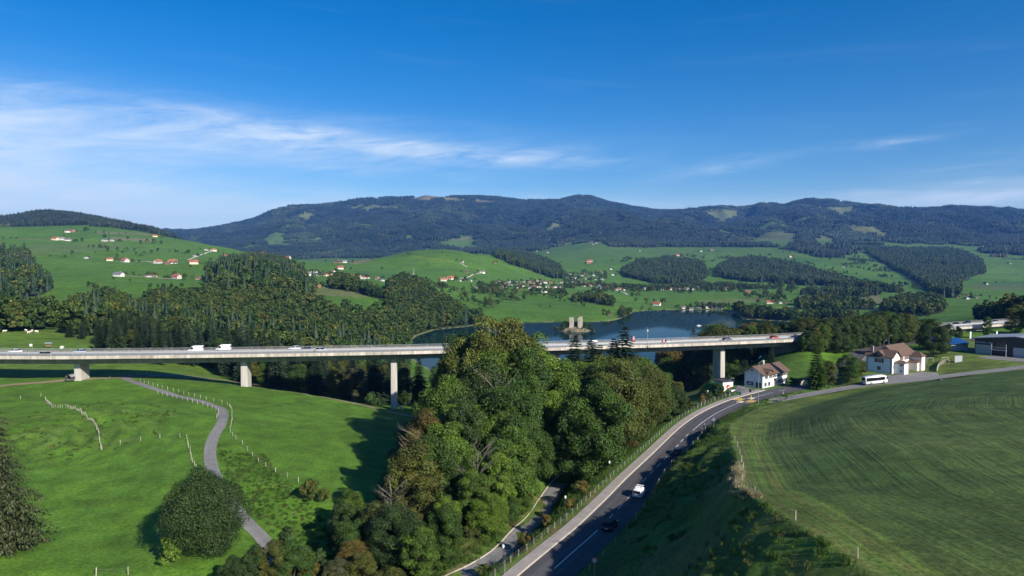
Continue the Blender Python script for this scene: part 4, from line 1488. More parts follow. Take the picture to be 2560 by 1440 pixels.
# ------------------------------------------------------------------ viaduct
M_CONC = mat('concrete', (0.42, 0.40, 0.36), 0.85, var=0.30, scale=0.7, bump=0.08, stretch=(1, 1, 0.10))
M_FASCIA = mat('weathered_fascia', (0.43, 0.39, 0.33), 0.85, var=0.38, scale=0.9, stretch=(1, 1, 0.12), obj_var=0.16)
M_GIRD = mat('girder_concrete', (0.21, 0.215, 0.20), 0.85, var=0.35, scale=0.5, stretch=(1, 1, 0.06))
EDGE = [(-430, 279, -34.6), (-300, 258, -34.8), (-189, 251, -35), (-142.7, 252.3, -35), (-96.6, 256.5, -35), (-49.6, 262.8, -35), (-25.9, 267, -35), (19.5, 276.7, -35.1), (51.9, 285.2, -35.2),
        (71.7, 290.8, -35.3), (129.9, 311, -35.6), (180, 337, -35.9), (228, 364, -36.1), (280, 391, -36.2), (350, 424, -36.2), (430, 455, -36.2)]
EDGE = [tuple(p) for p in resample(EDGE, 5.0)]
EF = frame(EDGE)                                          # right of travel is the near side
ES = [0.0]
for a, b in zip(EF[:-1], EF[1:]):
    ES.append(ES[-1] + (b[0] - a[0]).length)
WDECK, TILT = 18.0, -0.022


def deck(s, v, up=0.0):
    """A point on the deck: s along, v in from the near edge."""
    i = min(max(int(np.searchsorted(ES, s)) - 1, 0), len(EF) - 2)
    u = (s - ES[i]) / (ES[i + 1] - ES[i])
    p, d = EF[i][0].lerp(EF[i + 1][0], u), EF[i][1].lerp(EF[i + 1][1], u).normalized()
    r = Vector((d.y, -d.x, 0))
    q = p - r * v
    q.z = p.z + TILT * v + up
    return q, d


def deck_s(px, v=0.0):
    best = min((abs(float(project(*deck(s, v)[0])[0]) - px), s) for s in np.arange(60, ES[-1] - 5, 0.5))
    return best[1]


viaduct = empty('viaduct', (EF[40][0].x, EF[40][0].y, -60), 0, 'long pale concrete motorway viaduct on tall square piers crossing the valley', 'bridge')
VO = viaduct.location


def along(name, section, material, s0=0.0, s1=None, step=5.0, closed=True):
    """Loft a closed cross-section [(v, up)] along the deck."""
    s1 = s1 or ES[-1]
    ks = list(np.arange(s0, s1, step)) + [s1]
    n, V, F = len(section), [], []
    for s in ks:
        for v, up in section:
            V.append(deck(s, v, up)[0] - VO)
    for i in range(len(ks) - 1):
        for j in range(n if closed else n - 1):
            k = (j + 1) % n
            F.append((i * n + j, i * n + k, (i + 1) * n + k, (i + 1) * n + j))
    if closed:
        F += [tuple(reversed(range(n))), tuple(range((len(ks) - 1) * n, len(ks) * n))]
    A = [(v, s, 0) for s in ks for v, up in section]
    me = mesh_np(name, np.array(V), F, [material])
    attr(me, 'along', np.array(A), 'FLOAT_VECTOR')
    return link(bpy.data.objects.new(name, me), viaduct)


along('deck', [(0.3, 0.0), (0.3, -0.45), (4.6, -0.75), (13.4, -0.75), (17.7, -0.45), (17.7, 0.0), (9, 0.02)], M_DECK)
along('edge_beam', [(-0.18, 0.16), (-0.18, -0.90), (0.12, -0.90), (0.27, -0.5), (0.27, 0.16)], M_FASCIA)
_s = 40.0
while _s < ES[-1] - 8:                                   # precast fascia panels with open joints
    along('fascia_panel', [(-0.27, 0.22), (-0.27, -0.97), (-0.185, -0.97), (-0.185, 0.165), (0.26, 0.165), (0.26, 0.22)], M_FASCIA, _s, _s + 5.94, 3.0)
    _s += 6.0
along('edge_beam', [(18.25, 0.22), (18.25, -0.95), (17.9, -0.95), (17.73, -0.5), (17.73, 0.22)], M_FASCIA)
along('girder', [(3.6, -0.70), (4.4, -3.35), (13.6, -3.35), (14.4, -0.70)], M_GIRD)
mb_ = along('median_barrier', [(8.7, 0.03), (8.9, 0.75), (9.1, 0.75), (9.3, 0.03)], M_STEEL)
for v, up in ((0.0, 1.08), (0.0, 0.72), (0.0, 0.45), (17.9, 1.05), (17.6, 0.62)):
    along('rail', [(v - 0.05, up - 0.06), (v + 0.05, up - 0.06), (v + 0.05, up + 0.06), (v - 0.05, up + 0.06)], M_STEEL)
post_me = mesh_np('railing_post', *(lambda m: (np.array(m.v), m.f))(MB().box(-0.05, 0.05, -0.05, 0.05, 0.0, 1.1)), [M_STEEL])
for v, stp, lo, hi in ((0.0, 4.0, deck_s(-60), deck_s(2560)), (17.9, 8.0, deck_s(-60), deck_s(2010))):
    for s in np.arange(lo, hi, stp):
        q, d = deck(s, v, 0.2 if v < 1 else 0.2)
        o = link(bpy.data.objects.new('railing_post', post_me), viaduct)
        o.location = q - VO
        o.rotation_euler.z = math.atan2(d.y, d.x)
for k, o in enumerate((-0.07,)):
    pass
for v in (1.2, 7.9, 10.1, 16.8):
    along('edge_line', [(v, 0.035), (v + 0.15, 0.035)], M_WHITE, closed=False)
PIERS = {}
for px in (-330, 205, 613, 985, 1390, 1797):
    s = deck_s(px, 9.0)
    q, d = deck(s, 9.0, -3.3)
    zg = gz(q.x, q.y)
    m_ = MB()
    ln, wd = 1.25, 2.9
    rings = []
    for z, k in ((zg - 2.5, 1.06), (zg + 2, 1.03), (q.z - 1.2, 1.0), (q.z + 0.12, 1.0)):
        rings.append([(sx_ * ln * k, sy_ * wd * k, z - VO.z) for sx_, sy_ in ((-1, -0.9), (-0.88, -1), (0.88, -1), (1, -0.9), (1, 0.9), (0.88, 1), (-0.88, 1), (-1, 0.9))])
    m_.loft(rings)
    o = m_.build('pier', M_CONC, viaduct)
    o.location = (q.x - VO.x, q.y - VO.y, 0)
    o.rotation_euler.z = math.atan2(d.y, d.x)
    PIERS[px] = (q, zg)
    for k_ in (-1.7, 1.7):
        MB().box(-0.5, 0.5, k_ - 0.45, k_ + 0.45, q.z - VO.z + 0.10, q.z - VO.z + 0.3).build('bearing', M_DARKPOLE, o)
# retaining wall that carries the motorway on beside the hall
V, F = [], []
ks = list(np.arange(deck_s(1990), ES[-1], 5.0))
for s in ks:
    for v in (3.0, 15.0):
        q, d = deck(s, v, -0.9)
        V += [q - VO, Vector((q.x, q.y, min(gz(q.x, q.y) - 3, q.z - 2))) - VO]
for i in range(len(ks) - 1):
    a = i * 4
    F += [(a, a + 1, a + 5, a + 4), (a + 2, a + 6, a + 7, a + 3)]
F += [(0, 2, 3, 1)]
link(bpy.data.objects.new('retaining_wall', mesh_np('retaining_wall', np.array(V), F, [M_GIRD])), viaduct)
# drain pipe at the foot of the tall pier
q, zg = PIERS[985]
MB().tube([(0, 0, 5.5), (0.2, 0, 3.4), (1.6, 0, 1.2), (2.4, 0, -0.3)], 0.22, 6).build('drain_pipe', M_CONC, viaduct, True, (q.x - VO.x + 1.4, q.y - VO.y - 2.6, zg - VO.z))
# camera mast on the viaduct
s = deck_s(1619, 0)
q, d = deck(s, -0.3, -0.6)
mast = empty('camera_mast', q, 0, 'tall slim white mast clamped to the edge of the viaduct', 'mast')
MB().tube([(0, 0, 0), (0, 0, 8.2)], [0.10, 0.06], 6).build('pole', M_STEEL, mast)
MB().box(-0.25, 0.25, -0.2, 0.2, 6.6, 7.1).build('camera_box', mat('white_plastic', (0.8, 0.8, 0.8), 0.4), mast)
MB().box(-0.2, 0.2, -0.15, 0.2, -0.6, 0.3).build('bracket', M_DARKPOLE, mast)

# ------------------------------------------------------------------ fences
def post_mesh(h, w):
    return mesh_np('post', *(lambda m: (np.array(m.v), m.f))(MB().loft([[(-w, -w, -0.4), (w, -w, -0.4), (w, w, -0.4), (-w, w, -0.4)], [(-w, -w, h * 0.96), (w, -w, h * 0.96), (w, w, h), (-w, w, h)]])), [M_POST])


POSTS = [post_mesh(1.2, 0.05), post_mesh(1.1, 0.045), post_mesh(1.35, 0.06), post_mesh(1.15, 0.03)]


def fence(label, pts, step, pm=0, wires=(0.55, 1.0), group=None, lean=0.05):
    L = resample(pts, step)
    base = Vector((L[0].x, L[0].y, gz(L[0].x, L[0].y)))
    f = empty('wire_fence', base, 0, label, 'fence', group)
    r = random.Random(len(label) * 31 + int(base.x))
    tops = []
    for p in L:
        p = Vector((p.x + r.uniform(-0.1, 0.1), p.y + r.uniform(-0.1, 0.1), 0))
        p.z = gz(p.x, p.y)
        o = link(bpy.data.objects.new('post', POSTS[pm]), f)
        o.location = p - base
        o.rotation_euler = (r.uniform(-lean, lean), r.uniform(-lean, lean), r.uniform(0, 1.5))
        tops.append(p - base)
    for w in wires:
        MB().tube([t + Vector((0, 0, w)) for t in tops], 0.012, 3).build('wire', M_WIRE, f)
    return f


def pxs(*pts):
    return [hit(*p) for p in pts]


fence('pale wooden posts of the fence below the first farm-track bend, on the grass edge', pxs((395, 985), (440, 996), (500, 1012), (545, 1028), (540, 1050)), 3.0)
fence('pale wooden posts on the meadow edge along the upper side of the farm track', pxs((350, 955), (395, 968), (440, 980), (480, 990), (520, 1000), (560, 1010), (578, 1022), (580, 1050), (575, 1080), (590, 1100)), 3.4)
fence('short row of fence posts before the shaded ground under the viaduct', pxs((275, 944), (302, 940), (332, 940), (345, 937), (358, 936), (372, 935), (410, 936)), 4.0)
fence('old leaning fence with close-set pale posts around the hummocky slope', pxs((112, 1000), (122, 1012), (132, 1020), (150, 1019), (170, 1020), (190, 1026), (215, 1040), (235, 1060), (245, 1080), (250, 1112), (254, 1125)), 0.8, 1, (0.5, 0.9), None, 0.12)
fence('row of fence posts crossing the grass to the hummocky slope', pxs((-60, 1000), (10, 1001), (50, 998), (95, 990), (112, 1000)), 7.0)
fence('row of fence posts running from the hummock to the farm track', pxs((256, 1125), (303, 1110), (327, 1105), (362, 1104), (381, 1099), (416, 1096), (443, 1094), (460, 1095)), 5.2)
fence('line of posts stepping down beside the farm track on its meadow side', pxs((466, 1097), (470, 1115), (476, 1132), (479, 1150), (487, 1165), (492, 1180)), 2.6)
fence('posts on the lush bank between the farm track and the shaded meadow', pxs((590, 1100), (600, 1107), (616, 1122), (632, 1142), (655, 1162), (682, 1178), (722, 1195), (750, 1208)), 5.0)
fence('few white posts at the bottom of the meadow near the spreading bush', pxs((240, 1440), (268, 1432), (305, 1448), (330, 1427), (360, 1412)), 7.0, 2)
sdl = [Vector((p[0], p[1], 0)) + r * -7.0 for (p, d, r) in ((Vector(q), None, fr[2]) for q, fr in zip(walk_line, frame(walk_line)))]
sdl = [p for p in sdl if 84 < p.y < 238]
fence('grey post and wire fence following the outer edge of the pavement', sdl, 2.6, 3, (0.4, 0.75, 1.1))
crl = [Vector((p[0] + 0.8, p[1] - 0.4, 0)) for p in CREST if 60 < p[1] < 150]
fence('sparse posts of an electric fence along the brow of the mown field', crl, 11.0, 1)
bl_ = [Vector(p) + fr[2] * 5.2 for p, fr in zip(ROAD, frame(ROAD)) if 95 < p[1] < 190]
fence('low posts at the foot of the bank on the shaded road edge', bl_, 5.5, 1, (0.8,))
fence('posts beside the small white pavilion above the road bend', pxs((1745, 1018), (1756, 1012), (1766, 1007), (1776, 1003), (1790, 998), (1812, 992), (1830, 988)), 3.4)
# ------------------------------------------------------------------ trees built one by one
TINT = {'green': [(0.046, 0.094, 0.015), (0.039, 0.082, 0.016), (0.058, 0.110, 0.015)], 'dark green': [(0.030, 0.059, 0.015), (0.035, 0.065, 0.017)],
        'bright green': [(0.072, 0.133, 0.015), (0.081, 0.143, 0.017)], 'olive': [(0.065, 0.084, 0.016), (0.074, 0.088, 0.017), (0.060, 0.080, 0.016)],
        'rust-tinted': [(0.095, 0.080, 0.018), (0.104, 0.084, 0.020)], 'grey-green': [(0.070, 0.082, 0.037)], 'dark red': [(0.046, 0.016, 0.015)],
        'spruce': [(0.023, 0.045, 0.018), (0.030, 0.053, 0.020), (0.021, 0.039, 0.017)], 'blue spruce': [(0.035, 0.059, 0.033)], 'olive spruce': [(0.049, 0.063, 0.022)]}
tr_rng = random.Random(99)


def tree(name, label, shape, x, y, h, wid=1.0, tint='green', group=None, base_h=24.0, cat='tree', sink=0.0, rz=None):
    z = gz(x, y) - sink
    o = empty(name, (x, y, z), tr_rng.uniform(0, 6.28) if rz is None else rz, label, cat, group)
    k = h / base_h
    o.scale = (k * wid, k * wid * tr_rng.uniform(0.92, 1.08), k)
    cr, tk = shape
    c = link(bpy.data.objects.new('crown', cr), o)
    t_ = TINT[tint][tr_rng.randrange(len(TINT[tint]))]
    f = tr_rng.uniform(0.85, 1.18)
    c.color = (t_[0] * f, t_[1] * f, t_[2] * f, 1)
    link(bpy.data.objects.new('trunk', tk), o)
    return o


def tops(px, py, Y):
    """Height a tree needs at forward distance Y for its top to show at photo pixel px, py."""
    x = float(tan_az(px, py)) * Y
    return x, float(ratio(py)) * Y - gz(x, Y)


# the grove between meadow and road
ENV = ([830, 860, 900, 940, 985, 1005, 1040, 1080, 1112, 1135, 1155, 1190, 1240, 1290, 1330, 1365, 1400, 1440, 1480, 1520, 1560, 1600, 1640, 1680, 1715, 1740],
       [1300, 1215, 1195, 1172, 1168, 1110, 1045, 990, 955, 885, 818, 797, 790, 800, 833, 876, 893, 890, 892, 880, 880, 893, 922, 950, 988, 1100])
GROVE = [(-27, 106), (-33, 122), (-31, 140), (-27, 165), (-24, 190), (-26, 210), (-22, 234), (-8, 252), (20, 262), (48, 258), (63, 242), (63, 226), (52, 206), (40, 184), (27, 160), (14, 140), (4, 124), (-3, 112), (-14, 104)]
GT = []
tries = 0
gr_rng = random.Random(5)
while len(GT) < 165 and tries < 14000:
    tries += 1
    x, y = gr_rng.uniform(-34, 64), gr_rng.uniform(104, 262)
    if not bool(in_poly(np.array([x]), np.array([y]), GROVE)[0]):
        continue
    d_road = float(dist_line(np.array([x]), np.array([y]), ROAD)[0][0])
    d_side = abs(float(dist_line(np.array([x]), np.array([y]), SIDE)[0][0]))
    if d_road > -10.5 or d_side < 4.2 or (d_road > -19 and y < 150):
        continue
    if any((x - a) ** 2 + (y - b) ** 2 < 19 for a, b in GT):
        continue
    GT.append((x, y))
GT.sort(key=lambda p: -p[1])
for x, y in GT:
    px, _ = project(x, y, gz(x, y))
    env = float(np.interp(float(px), *ENV))
    room = float(ratio(env)) * y - gz(x, y) - 0.3
    want = gr_rng.uniform(20, 34) if y > 165 else gr_rng.uniform(13, 23)
    if y < 128:
        want = gr_rng.uniform(6, 12)
    h = min(want, room)
    if h < 4:
        continue
    u = gr_rng.random()
    tint = 'green' if u < 0.46 else 'dark green' if u < 0.60 else 'bright green' if u < 0.78 else 'olive' if u < 0.97 else 'rust-tinted'
    edge = float(px) < 1110
    if edge and u > 0.55:
        tint = 'olive' if u < 0.92 else 'rust-tinted'
    shp = BROAD[gr_rng.randrange(5)]
    wid = gr_rng.uniform(0.85, 1.15) * (1.25 if h < 14 else 1.0)
    sz_ = 'tall' if h > 24 else 'mid-sized' if h > 15 else 'small'
    tree('broadleaf_tree', '%s %s broadleaf tree in the dense grove between the road and the meadow' % (sz_, tint), shp, x, y, h, wid, tint, 'grove between the road and the meadow', sink=0.3)
for px, py, Y, wd in ((1240, 787, 178, 1.0), (1195, 795, 172, 0.95), (1285, 799, 186, 1.0), (1160, 822, 176, 0.9), (1322, 828, 196, 0.95), (1140, 885, 182, 0.9), (1355, 868, 200, 0.95), (1605, 892, 222, 0.95), (1400, 892, 214, 1.0),
                      (1650, 925, 226, 0.9), (1688, 950, 230, 0.85)):
    x, h = tops(px, py, Y)
    tree('broadleaf_tree', 'very tall broadleaf tree crowning the dense grove beside the road', BROAD[gr_rng.randrange(3)], x, Y, h, wd * 24 / h * 0.95 * min(h / 24, 1.25), gr_rng.choice(['green', 'olive', 'bright green']),
         'tallest trees of the grove', sink=0.3)
for px, py, Y in ((1437, 838, 222), (1478, 846, 226), (1562, 816, 230), (1535, 846, 234), (1500, 862, 224)):
    x, h = tops(px, py, Y)
    tree('spruce_tree', 'dark spruce tip rising out of the grove in front of the viaduct', SPRUCE[gr_rng.randrange(3)], x, Y, h, 1.5, 'spruce', 'spruces at the back of the grove', sink=0.3)
# dead and half-bare trees
for i, (px, py, Y, h) in enumerate(((1245, 985, 162, 9), (1058, 1120, 138, 8), (975, 1250, 117, 6), (1190, 1170, 130, 9), (1010, 1095, 140, 6))):
    x = float(tan_az(px, py)) * Y
    o = bpy.data.objects.new('bare_tree', BARE[i % 2])
    zt = float(ratio(py)) * Y
    o.location = (x, Y, zt - h * 0.5)
    o.scale = (h / 15, h / 15, h / 15)
    o.rotation_euler.z = i * 1.7
    if i < 4:
        o.location.z = gz(x, Y)
        o.scale = tuple([max((zt + 0.45 * h - gz(x, Y)) / 15, 0.5)] * 2 + [max((zt + 0.45 * h - gz(x, Y)) / 15, 0.5)])
    else:
        o.location.z = gz(x, Y)
    tag(link(o), 'leafless tree with pale bare twigs standing in the grove', 'tree', 'bare trees in the grove')

# spruces and broadleaf trees right behind the viaduct
m_ = WM['valley_wood'] & (GY <= INDIVIDUAL_NEAR) & (GY > 292)
x_, y_ = draw(m_, 1 / 14.0)
kept = []
for x, y in zip(x_, y_):
    if all((x - a) ** 2 + (y - b) ** 2 > 52 for a, b in kept):
        kept.append((x, y))
    if len(kept) >= 125:
        break
print('near valley trees', len(kept))
CTOP = ([230, 250, 300, 350, 420, 500, 560, 640, 720, 800, 860, 920, 1000, 1100], [800, 800, 775, 768, 776, 790, 800, 805, 820, 838, 850, 858, 860, 900])
for x, y in kept:
    px = float(project(x, y, gz(x, y))[0])
    room = float(ratio(np.interp(px, *CTOP))) * y - gz(x, y)
    con = gr_rng.random() < (0.85 if px < 640 else 0.45)
    h = min(gr_rng.uniform(16, 27) if con else gr_rng.uniform(11, 19), room)
    if h < 5:
        continue
    if con:
        sz_ = 'tall' if h > 22 else 'mid-sized' if h > 17 else 'short'
        tree('spruce_tree', '%s dark spruce in the stand directly behind the viaduct' % sz_, SPRUCE[gr_rng.randrange(3)], x, y, h, gr_rng.uniform(0.95, 1.25), gr_rng.choice(['spruce', 'spruce', 'blue spruce']),
             'spruce stand behind the viaduct', sink=0.3)
    else:
        tn_ = gr_rng.choice(['green', 'olive', 'olive', 'grey-green'])
        tree('broadleaf_tree', '%s broadleaf tree in the wood directly behind the viaduct' % tn_, BROAD[gr_rng.randrange(5)], x, y, h, 1.15, tn_, 'broadleaf trees behind the viaduct', sink=0.3)


def env_group(n, poly, env, hr, kinds, label, group, seed, mind=5.5, con=0.0):
    r = random.Random(seed)
    xs, ys = [p[0] for p in poly], [p[1] for p in poly]
    got, t_ = [], 0
    while len(got) < n and t_ < 4000:
        t_ += 1
        x, y = r.uniform(min(xs), max(xs)), r.uniform(min(ys), max(ys))
        if bool(in_poly(np.array([x]), np.array([y]), poly)[0]) and all((x - a) ** 2 + (y - b) ** 2 > mind * mind for a, b in got):
            got.append((x, y))
    for x, y in got:
        px = float(project(x, y, gz(x, y))[0])
        h = min(r.uniform(*hr), float(ratio(np.interp(px, *env))) * y - gz(x, y))
        if h < 3.5:
            continue
        tn_ = r.choice(kinds)
        if r.random() < con:
            tree('spruce_tree', 'dark spruce ' + label, SPRUCE[r.randrange(3)], x, y, h, 1.1, 'spruce', 'spruces: ' + group, sink=0.2)
        else:
            tree('broadleaf_tree', '%s broadleaf tree %s' % (tn_, label), BROAD[r.randrange(5)], x, y, h, r.uniform(1.0, 1.3), tn_, group, sink=0.2)


env_group(46, [(70, 322), (135, 342), (190, 372), (200, 400), (120, 398), (85, 372)], ([1640, 1690, 1715, 1760, 1800, 1850, 1900, 1950, 2010], [880, 838, 815, 802, 812, 808, 800, 802, 790]), (19, 34),
          ['green', 'olive', 'rust-tinted', 'dark green'], 'on the slope between the viaduct and the lake', 'trees between the viaduct and the lake', 11, 6.0, 0.2)
for _s in np.arange(deck_s(2004), deck_s(2346), 2.6):
    q_, d_ = deck(_s, -gr_rng.uniform(3.2, 7.5))
    px_ = float(project(*q_)[0])
    h_ = float(ratio(np.interp(px_, [1990, 2012, 2050, 2100, 2160, 2220, 2290, 2330, 2350], [838, 826, 800, 786, 780, 772, 784, 800, 838]) + gr_rng.uniform(0, 12))) * q_.y - gz(q_.x, q_.y)
    tn_ = gr_rng.choice(['green', 'dark green', 'dark green', 'olive'])
    tree('broadleaf_tree', '%s tree in the close row screening the motorway behind the lay-by' % tn_, BROAD[gr_rng.randrange(5)], q_.x, q_.y, h_, 1.15, tn_, 'row screening the motorway', sink=0.2)
env_group(24, [(127, 306), (150, 312), (176, 336), (205, 352), (212, 345), (228, 354), (218, 362), (196, 366), (160, 345), (138, 326)],
          ([1990, 2012, 2050, 2100, 2160, 2220, 2290, 2330, 2350, 2400], [838, 828, 800, 786, 780, 772, 786, 806, 842, 830]), (12, 20), ['green', 'dark green', 'olive', 'dark green'],
          'in the dark row before the motorway beside the lay-by', 'tree row before the motorway', 13, 4.6, 0.0)
env_group(34, [(-52, 296), (-40, 292), (0, 300), (40, 312), (66, 318), (80, 335), (70, 372), (20, 380), (-40, 372), (-58, 340)], ([900, 960, 1050, 1115, 1300, 1500, 1620, 1645, 1680, 1750], [905, 893, 886, 884, 900, 905, 905, 915, 880, 878]), (14, 26),
          ['green', 'dark green', 'olive'], 'in the dim ravine under the viaduct', 'trees in the ravine under the viaduct', 17, 6.0, 0.6)
env_group(22, [(84, 318), (100, 314), (128, 322), (150, 345), (150, 372), (100, 360)], ([1640, 1680, 1750, 1850, 2000], [890, 876, 868, 862, 850]), (12, 22),
          ['dark green', 'green'], 'in the shade behind the last pier', 'trees behind the last pier', 19, 5.5, 0.3)
# single trees around the houses and the meadow
def at_tree(label, shape, px, py_base, py_top, Y, wid, tint, name='broadleaf_tree', base_h=24.0, cat='tree'):
    x = float(tan_az(px, py_base)) * Y
    h = (py_base - py_top) / FPX * Y * 1.02
    return tree(name, label, shape, x, Y, h, wid, tint, None, base_h, cat, 0.1)


at_tree('tall slender larch beside the road, next to the white house', SPRUCE[2], 2042, 972, 842, 244, 1.25, 'green', 'larch_tree')
at_tree('rounded yellowing lime tree under the tall larch', BROAD[1], 2072, 968, 893, 247, 1.15, 'olive')
at_tree('spreading broad tree between the road and the old station', BROAD[2], 2122, 958, 890, 250, 1.35, 'green')
at_tree('small round tree at the corner of the old station road', BROAD[0], 2150, 955, 912, 254, 1.2, 'olive')
at_tree('dark pointed spruce right behind the white house', SPRUCE[0], 1928, 922, 866, 296, 1.2, 'spruce', 'spruce_tree')
at_tree('large dark tree between the station and the blue roof', BROAD[2], 2332, 928, 832, 292, 1.05, 'dark green')
at_tree('dark round tree touching the blue-roofed building', BROAD[0], 2356, 930, 868, 294, 1.0, 'dark green')
at_tree('bushy dark tree behind the station garden', BROAD[4], 2300, 905, 872, 322, 1.3, 'dark green')
at_tree('young bushy tree in front of the dark hall', BROAD[3], 2478, 905, 860, 296, 1.25, 'olive')
at_tree('round dark red shrub at the corner of the hall', BUSH[2], 2545, 906, 864, 292, 1.15, 'dark red', 'red_shrub', 4.0, 'shrub')
at_tree('narrow tree standing before the motorway wall', BROAD[3], 2466, 876, 815, 352, 0.8, 'green')
at_tree('tree leaning over the motorway edge above the hall roof', BROAD[0], 2540, 868, 790, 368, 1.1, 'olive')
at_tree('second tree at the motorway edge above the hall roof', BROAD[2], 2585, 868, 792, 362, 1.1, 'green')
at_tree('bush against the motorway parapet above the blue roof', BROAD[4], 2368, 858, 816, 350, 1.3, 'dark green')
at_tree('bush below the motorway deck above the blue roof', BROAD[4], 2395, 856, 822, 352, 1.2, 'dark green')
at_tree('dense round tree hiding one wall of the white pavilion', BROAD[0], 1795, 992, 948, 232, 1.15, 'dark green')
at_tree('lower bush beside the white pavilion', BUSH[0], 1768, 994, 962, 230, 1.1, 'dark green', 'bush', 4.0, 'bush')
at_tree('clipped flat-topped plane tree beside the white house gable', BROAD[2], 1846, 965, 932, 262, 1.5, 'dark green')
at_tree('second clipped plane tree touching the white house gable', BROAD[2], 1860, 964, 933, 265, 1.4, 'dark green')
at_tree('dark bush against the far end of the white house', BUSH[1], 1984, 966, 944, 252, 1.2, 'dark green', 'bush', 4.0, 'bush')
at_tree('low bush before the timber wall past the white house', BUSH[0], 2000, 962, 948, 254, 1.3, 'dark green', 'bush', 4.0, 'bush')
p = hit(505, 1402)
tree('spreading_tree', 'broad dark spreading tree standing alone beside the farm track', SPREAD, p.x - 1.2, p.y + 3.5, 15.0, 0.84, 'dark green')
p = hit(430, 1408)
tree('bush', 'pale yellow-green bush at the foot of the broad spreading tree', BUSH[1], p.x, p.y, 5.0, 1.0, 'bright green', None, 4.0, 'bush')
x = float(tan_az(-15)) * 118
tree('spruce_tree', 'large drooping spruce at the edge of the cattle meadow', DROOP, x, 118, gz(x, 118) * -1 + float(ratio(1030)) * 118, 1.05, 'olive spruce')
for px, py, h, shp, tn_, nm, lb, bh in ((715, 1455, 11.5, COLUMN, 'dark green', 'column_tree', 'tall narrow evergreen column among the bushes at the track', 9.0), (800, 1470, 8.0, COLUMN, 'dark green', 'column_tree', 'shorter evergreen column beside the roadside thicket', 9.0),
                                        (690, 1475, 8.5, BROAD[4], 'olive', 'broadleaf_tree', 'dense maple in the thicket beside the farm track', 24.0), (635, 1470, 7.5, BROAD[1], 'dark green', 'broadleaf_tree', 'dark maple at the end of the farm track', 24.0),
                                        (735, 1480, 9.0, BROAD[0], 'green', 'broadleaf_tree', 'leafy maple hugging the evergreen column', 24.0), (770, 1480, 6.0, BROAD[3], 'rust-tinted', 'broadleaf_tree', 'yellowing sapling between the two evergreen columns', 24.0),
                                        (585, 1480, 6.0, BROAD[4], 'dark green', 'broadleaf_tree', 'low dark shrubby tree beneath the spreading tree', 24.0), (840, 1490, 6.5, BROAD[4], 'grey-green', 'broadleaf_tree', 'grey-green shrubby tree at the thicket edge', 24.0),
                                        (910, 1500, 5.0, COLUMN, 'dark green', 'column_tree', 'small evergreen tip in the rough verge', 9.0), (955, 1500, 4.4, COLUMN, 'dark green', 'column_tree', 'smallest evergreen tip in the rough verge', 9.0)):
    p = hit(px, py)
    tree(nm, lb, shp, p.x, p.y, h, 1.25 if bh == 24.0 else 1.0, tn_, None, bh)
for px, py, h, tn_, lb in ((778, 1252, 5.2, 'olive', 'upright bush at the shaded corner of the meadow fence'), (806, 1258, 3.6, 'olive', 'smaller bush beside the upright bush at the meadow fence'), (925, 1012, 5.0, 'green', 'bush at the valley edge beside the tall pier'),
                           (940, 1016, 4.0, 'dark green', 'lower bush at the valley edge beside the tall pier'), (1045, 1040, 4.5, 'green', 'bush between the tall pier and the grove')):
    p = hit(px, py)
    tree('bush', lb, BUSH[gr_rng.randrange(3)], p.x, p.y, h, 0.9, tn_, None, 4.0, 'bush')
# shrubs closing the foot of the grove
for i in range(26):
    t_ = i / 25
    px = 870 + 440 * t_ + gr_rng.uniform(-12, 12)
    py = float(np.interp(px, [870, 950, 1050, 1150, 1230, 1310], [1392, 1405, 1402, 1378, 1345, 1298])) - gr_rng.uniform(4, 30)
    p = hit(px, py)
    if p and abs(float(dist_line(np.array([p.x]), np.array([p.y]), SIDE)[0][0])) > 3.6:
        tn_ = gr_rng.choice(['olive', 'green', 'bright green', 'bright green', 'olive', 'rust-tinted'])
        tree('bush', '%s bush at the foot of the grove above the side road' % tn_, BUSH[gr_rng.randrange(3)], p.x, p.y, gr_rng.uniform(2.2, 4.2), 1.2, tn_, 'bushes at the foot of the grove', 4.0, 'bush')
for i in range(12):
    px = gr_rng.uniform(1180, 1345)
    py = float(np.interp(px, [1150, 1230, 1345], [1372, 1335, 1265])) - gr_rng.uniform(0, 20)
    p = hit(px, py)
    if p and abs(float(dist_line(np.array([p.x]), np.array([p.y]), SIDE)[0][0])) > 3.2:
        tree('broadleaf_tree', 'low bright green tree overhanging the narrow side road', BROAD[gr_rng.randrange(5)], p.x, p.y, gr_rng.uniform(5, 9), 1.3, gr_rng.choice(['bright green', 'green']), 'low trees over the side road', sink=0.3)
for i in range(20):
    j = int(np.interp(i, [0, 19], [8, walk_end - 6]))
    fr_ = frame(walk_line)[j]
    q = fr_[0] + fr_[2] * -gr_rng.uniform(8.8, 11.5)
    if abs(float(dist_line(np.array([q.x]), np.array([q.y]), SIDE)[0][0])) > 3.0:
        tn_ = gr_rng.choice(['olive', 'green', 'rust-tinted'])
        tree('bush', '%s bush on the slope below the pavement fence' % tn_, BUSH[gr_rng.randrange(3)], q.x, q.y, gr_rng.uniform(1.5, 3.2), 1.1, tn_, 'bushes below the pavement fence', 4.0, 'bush')

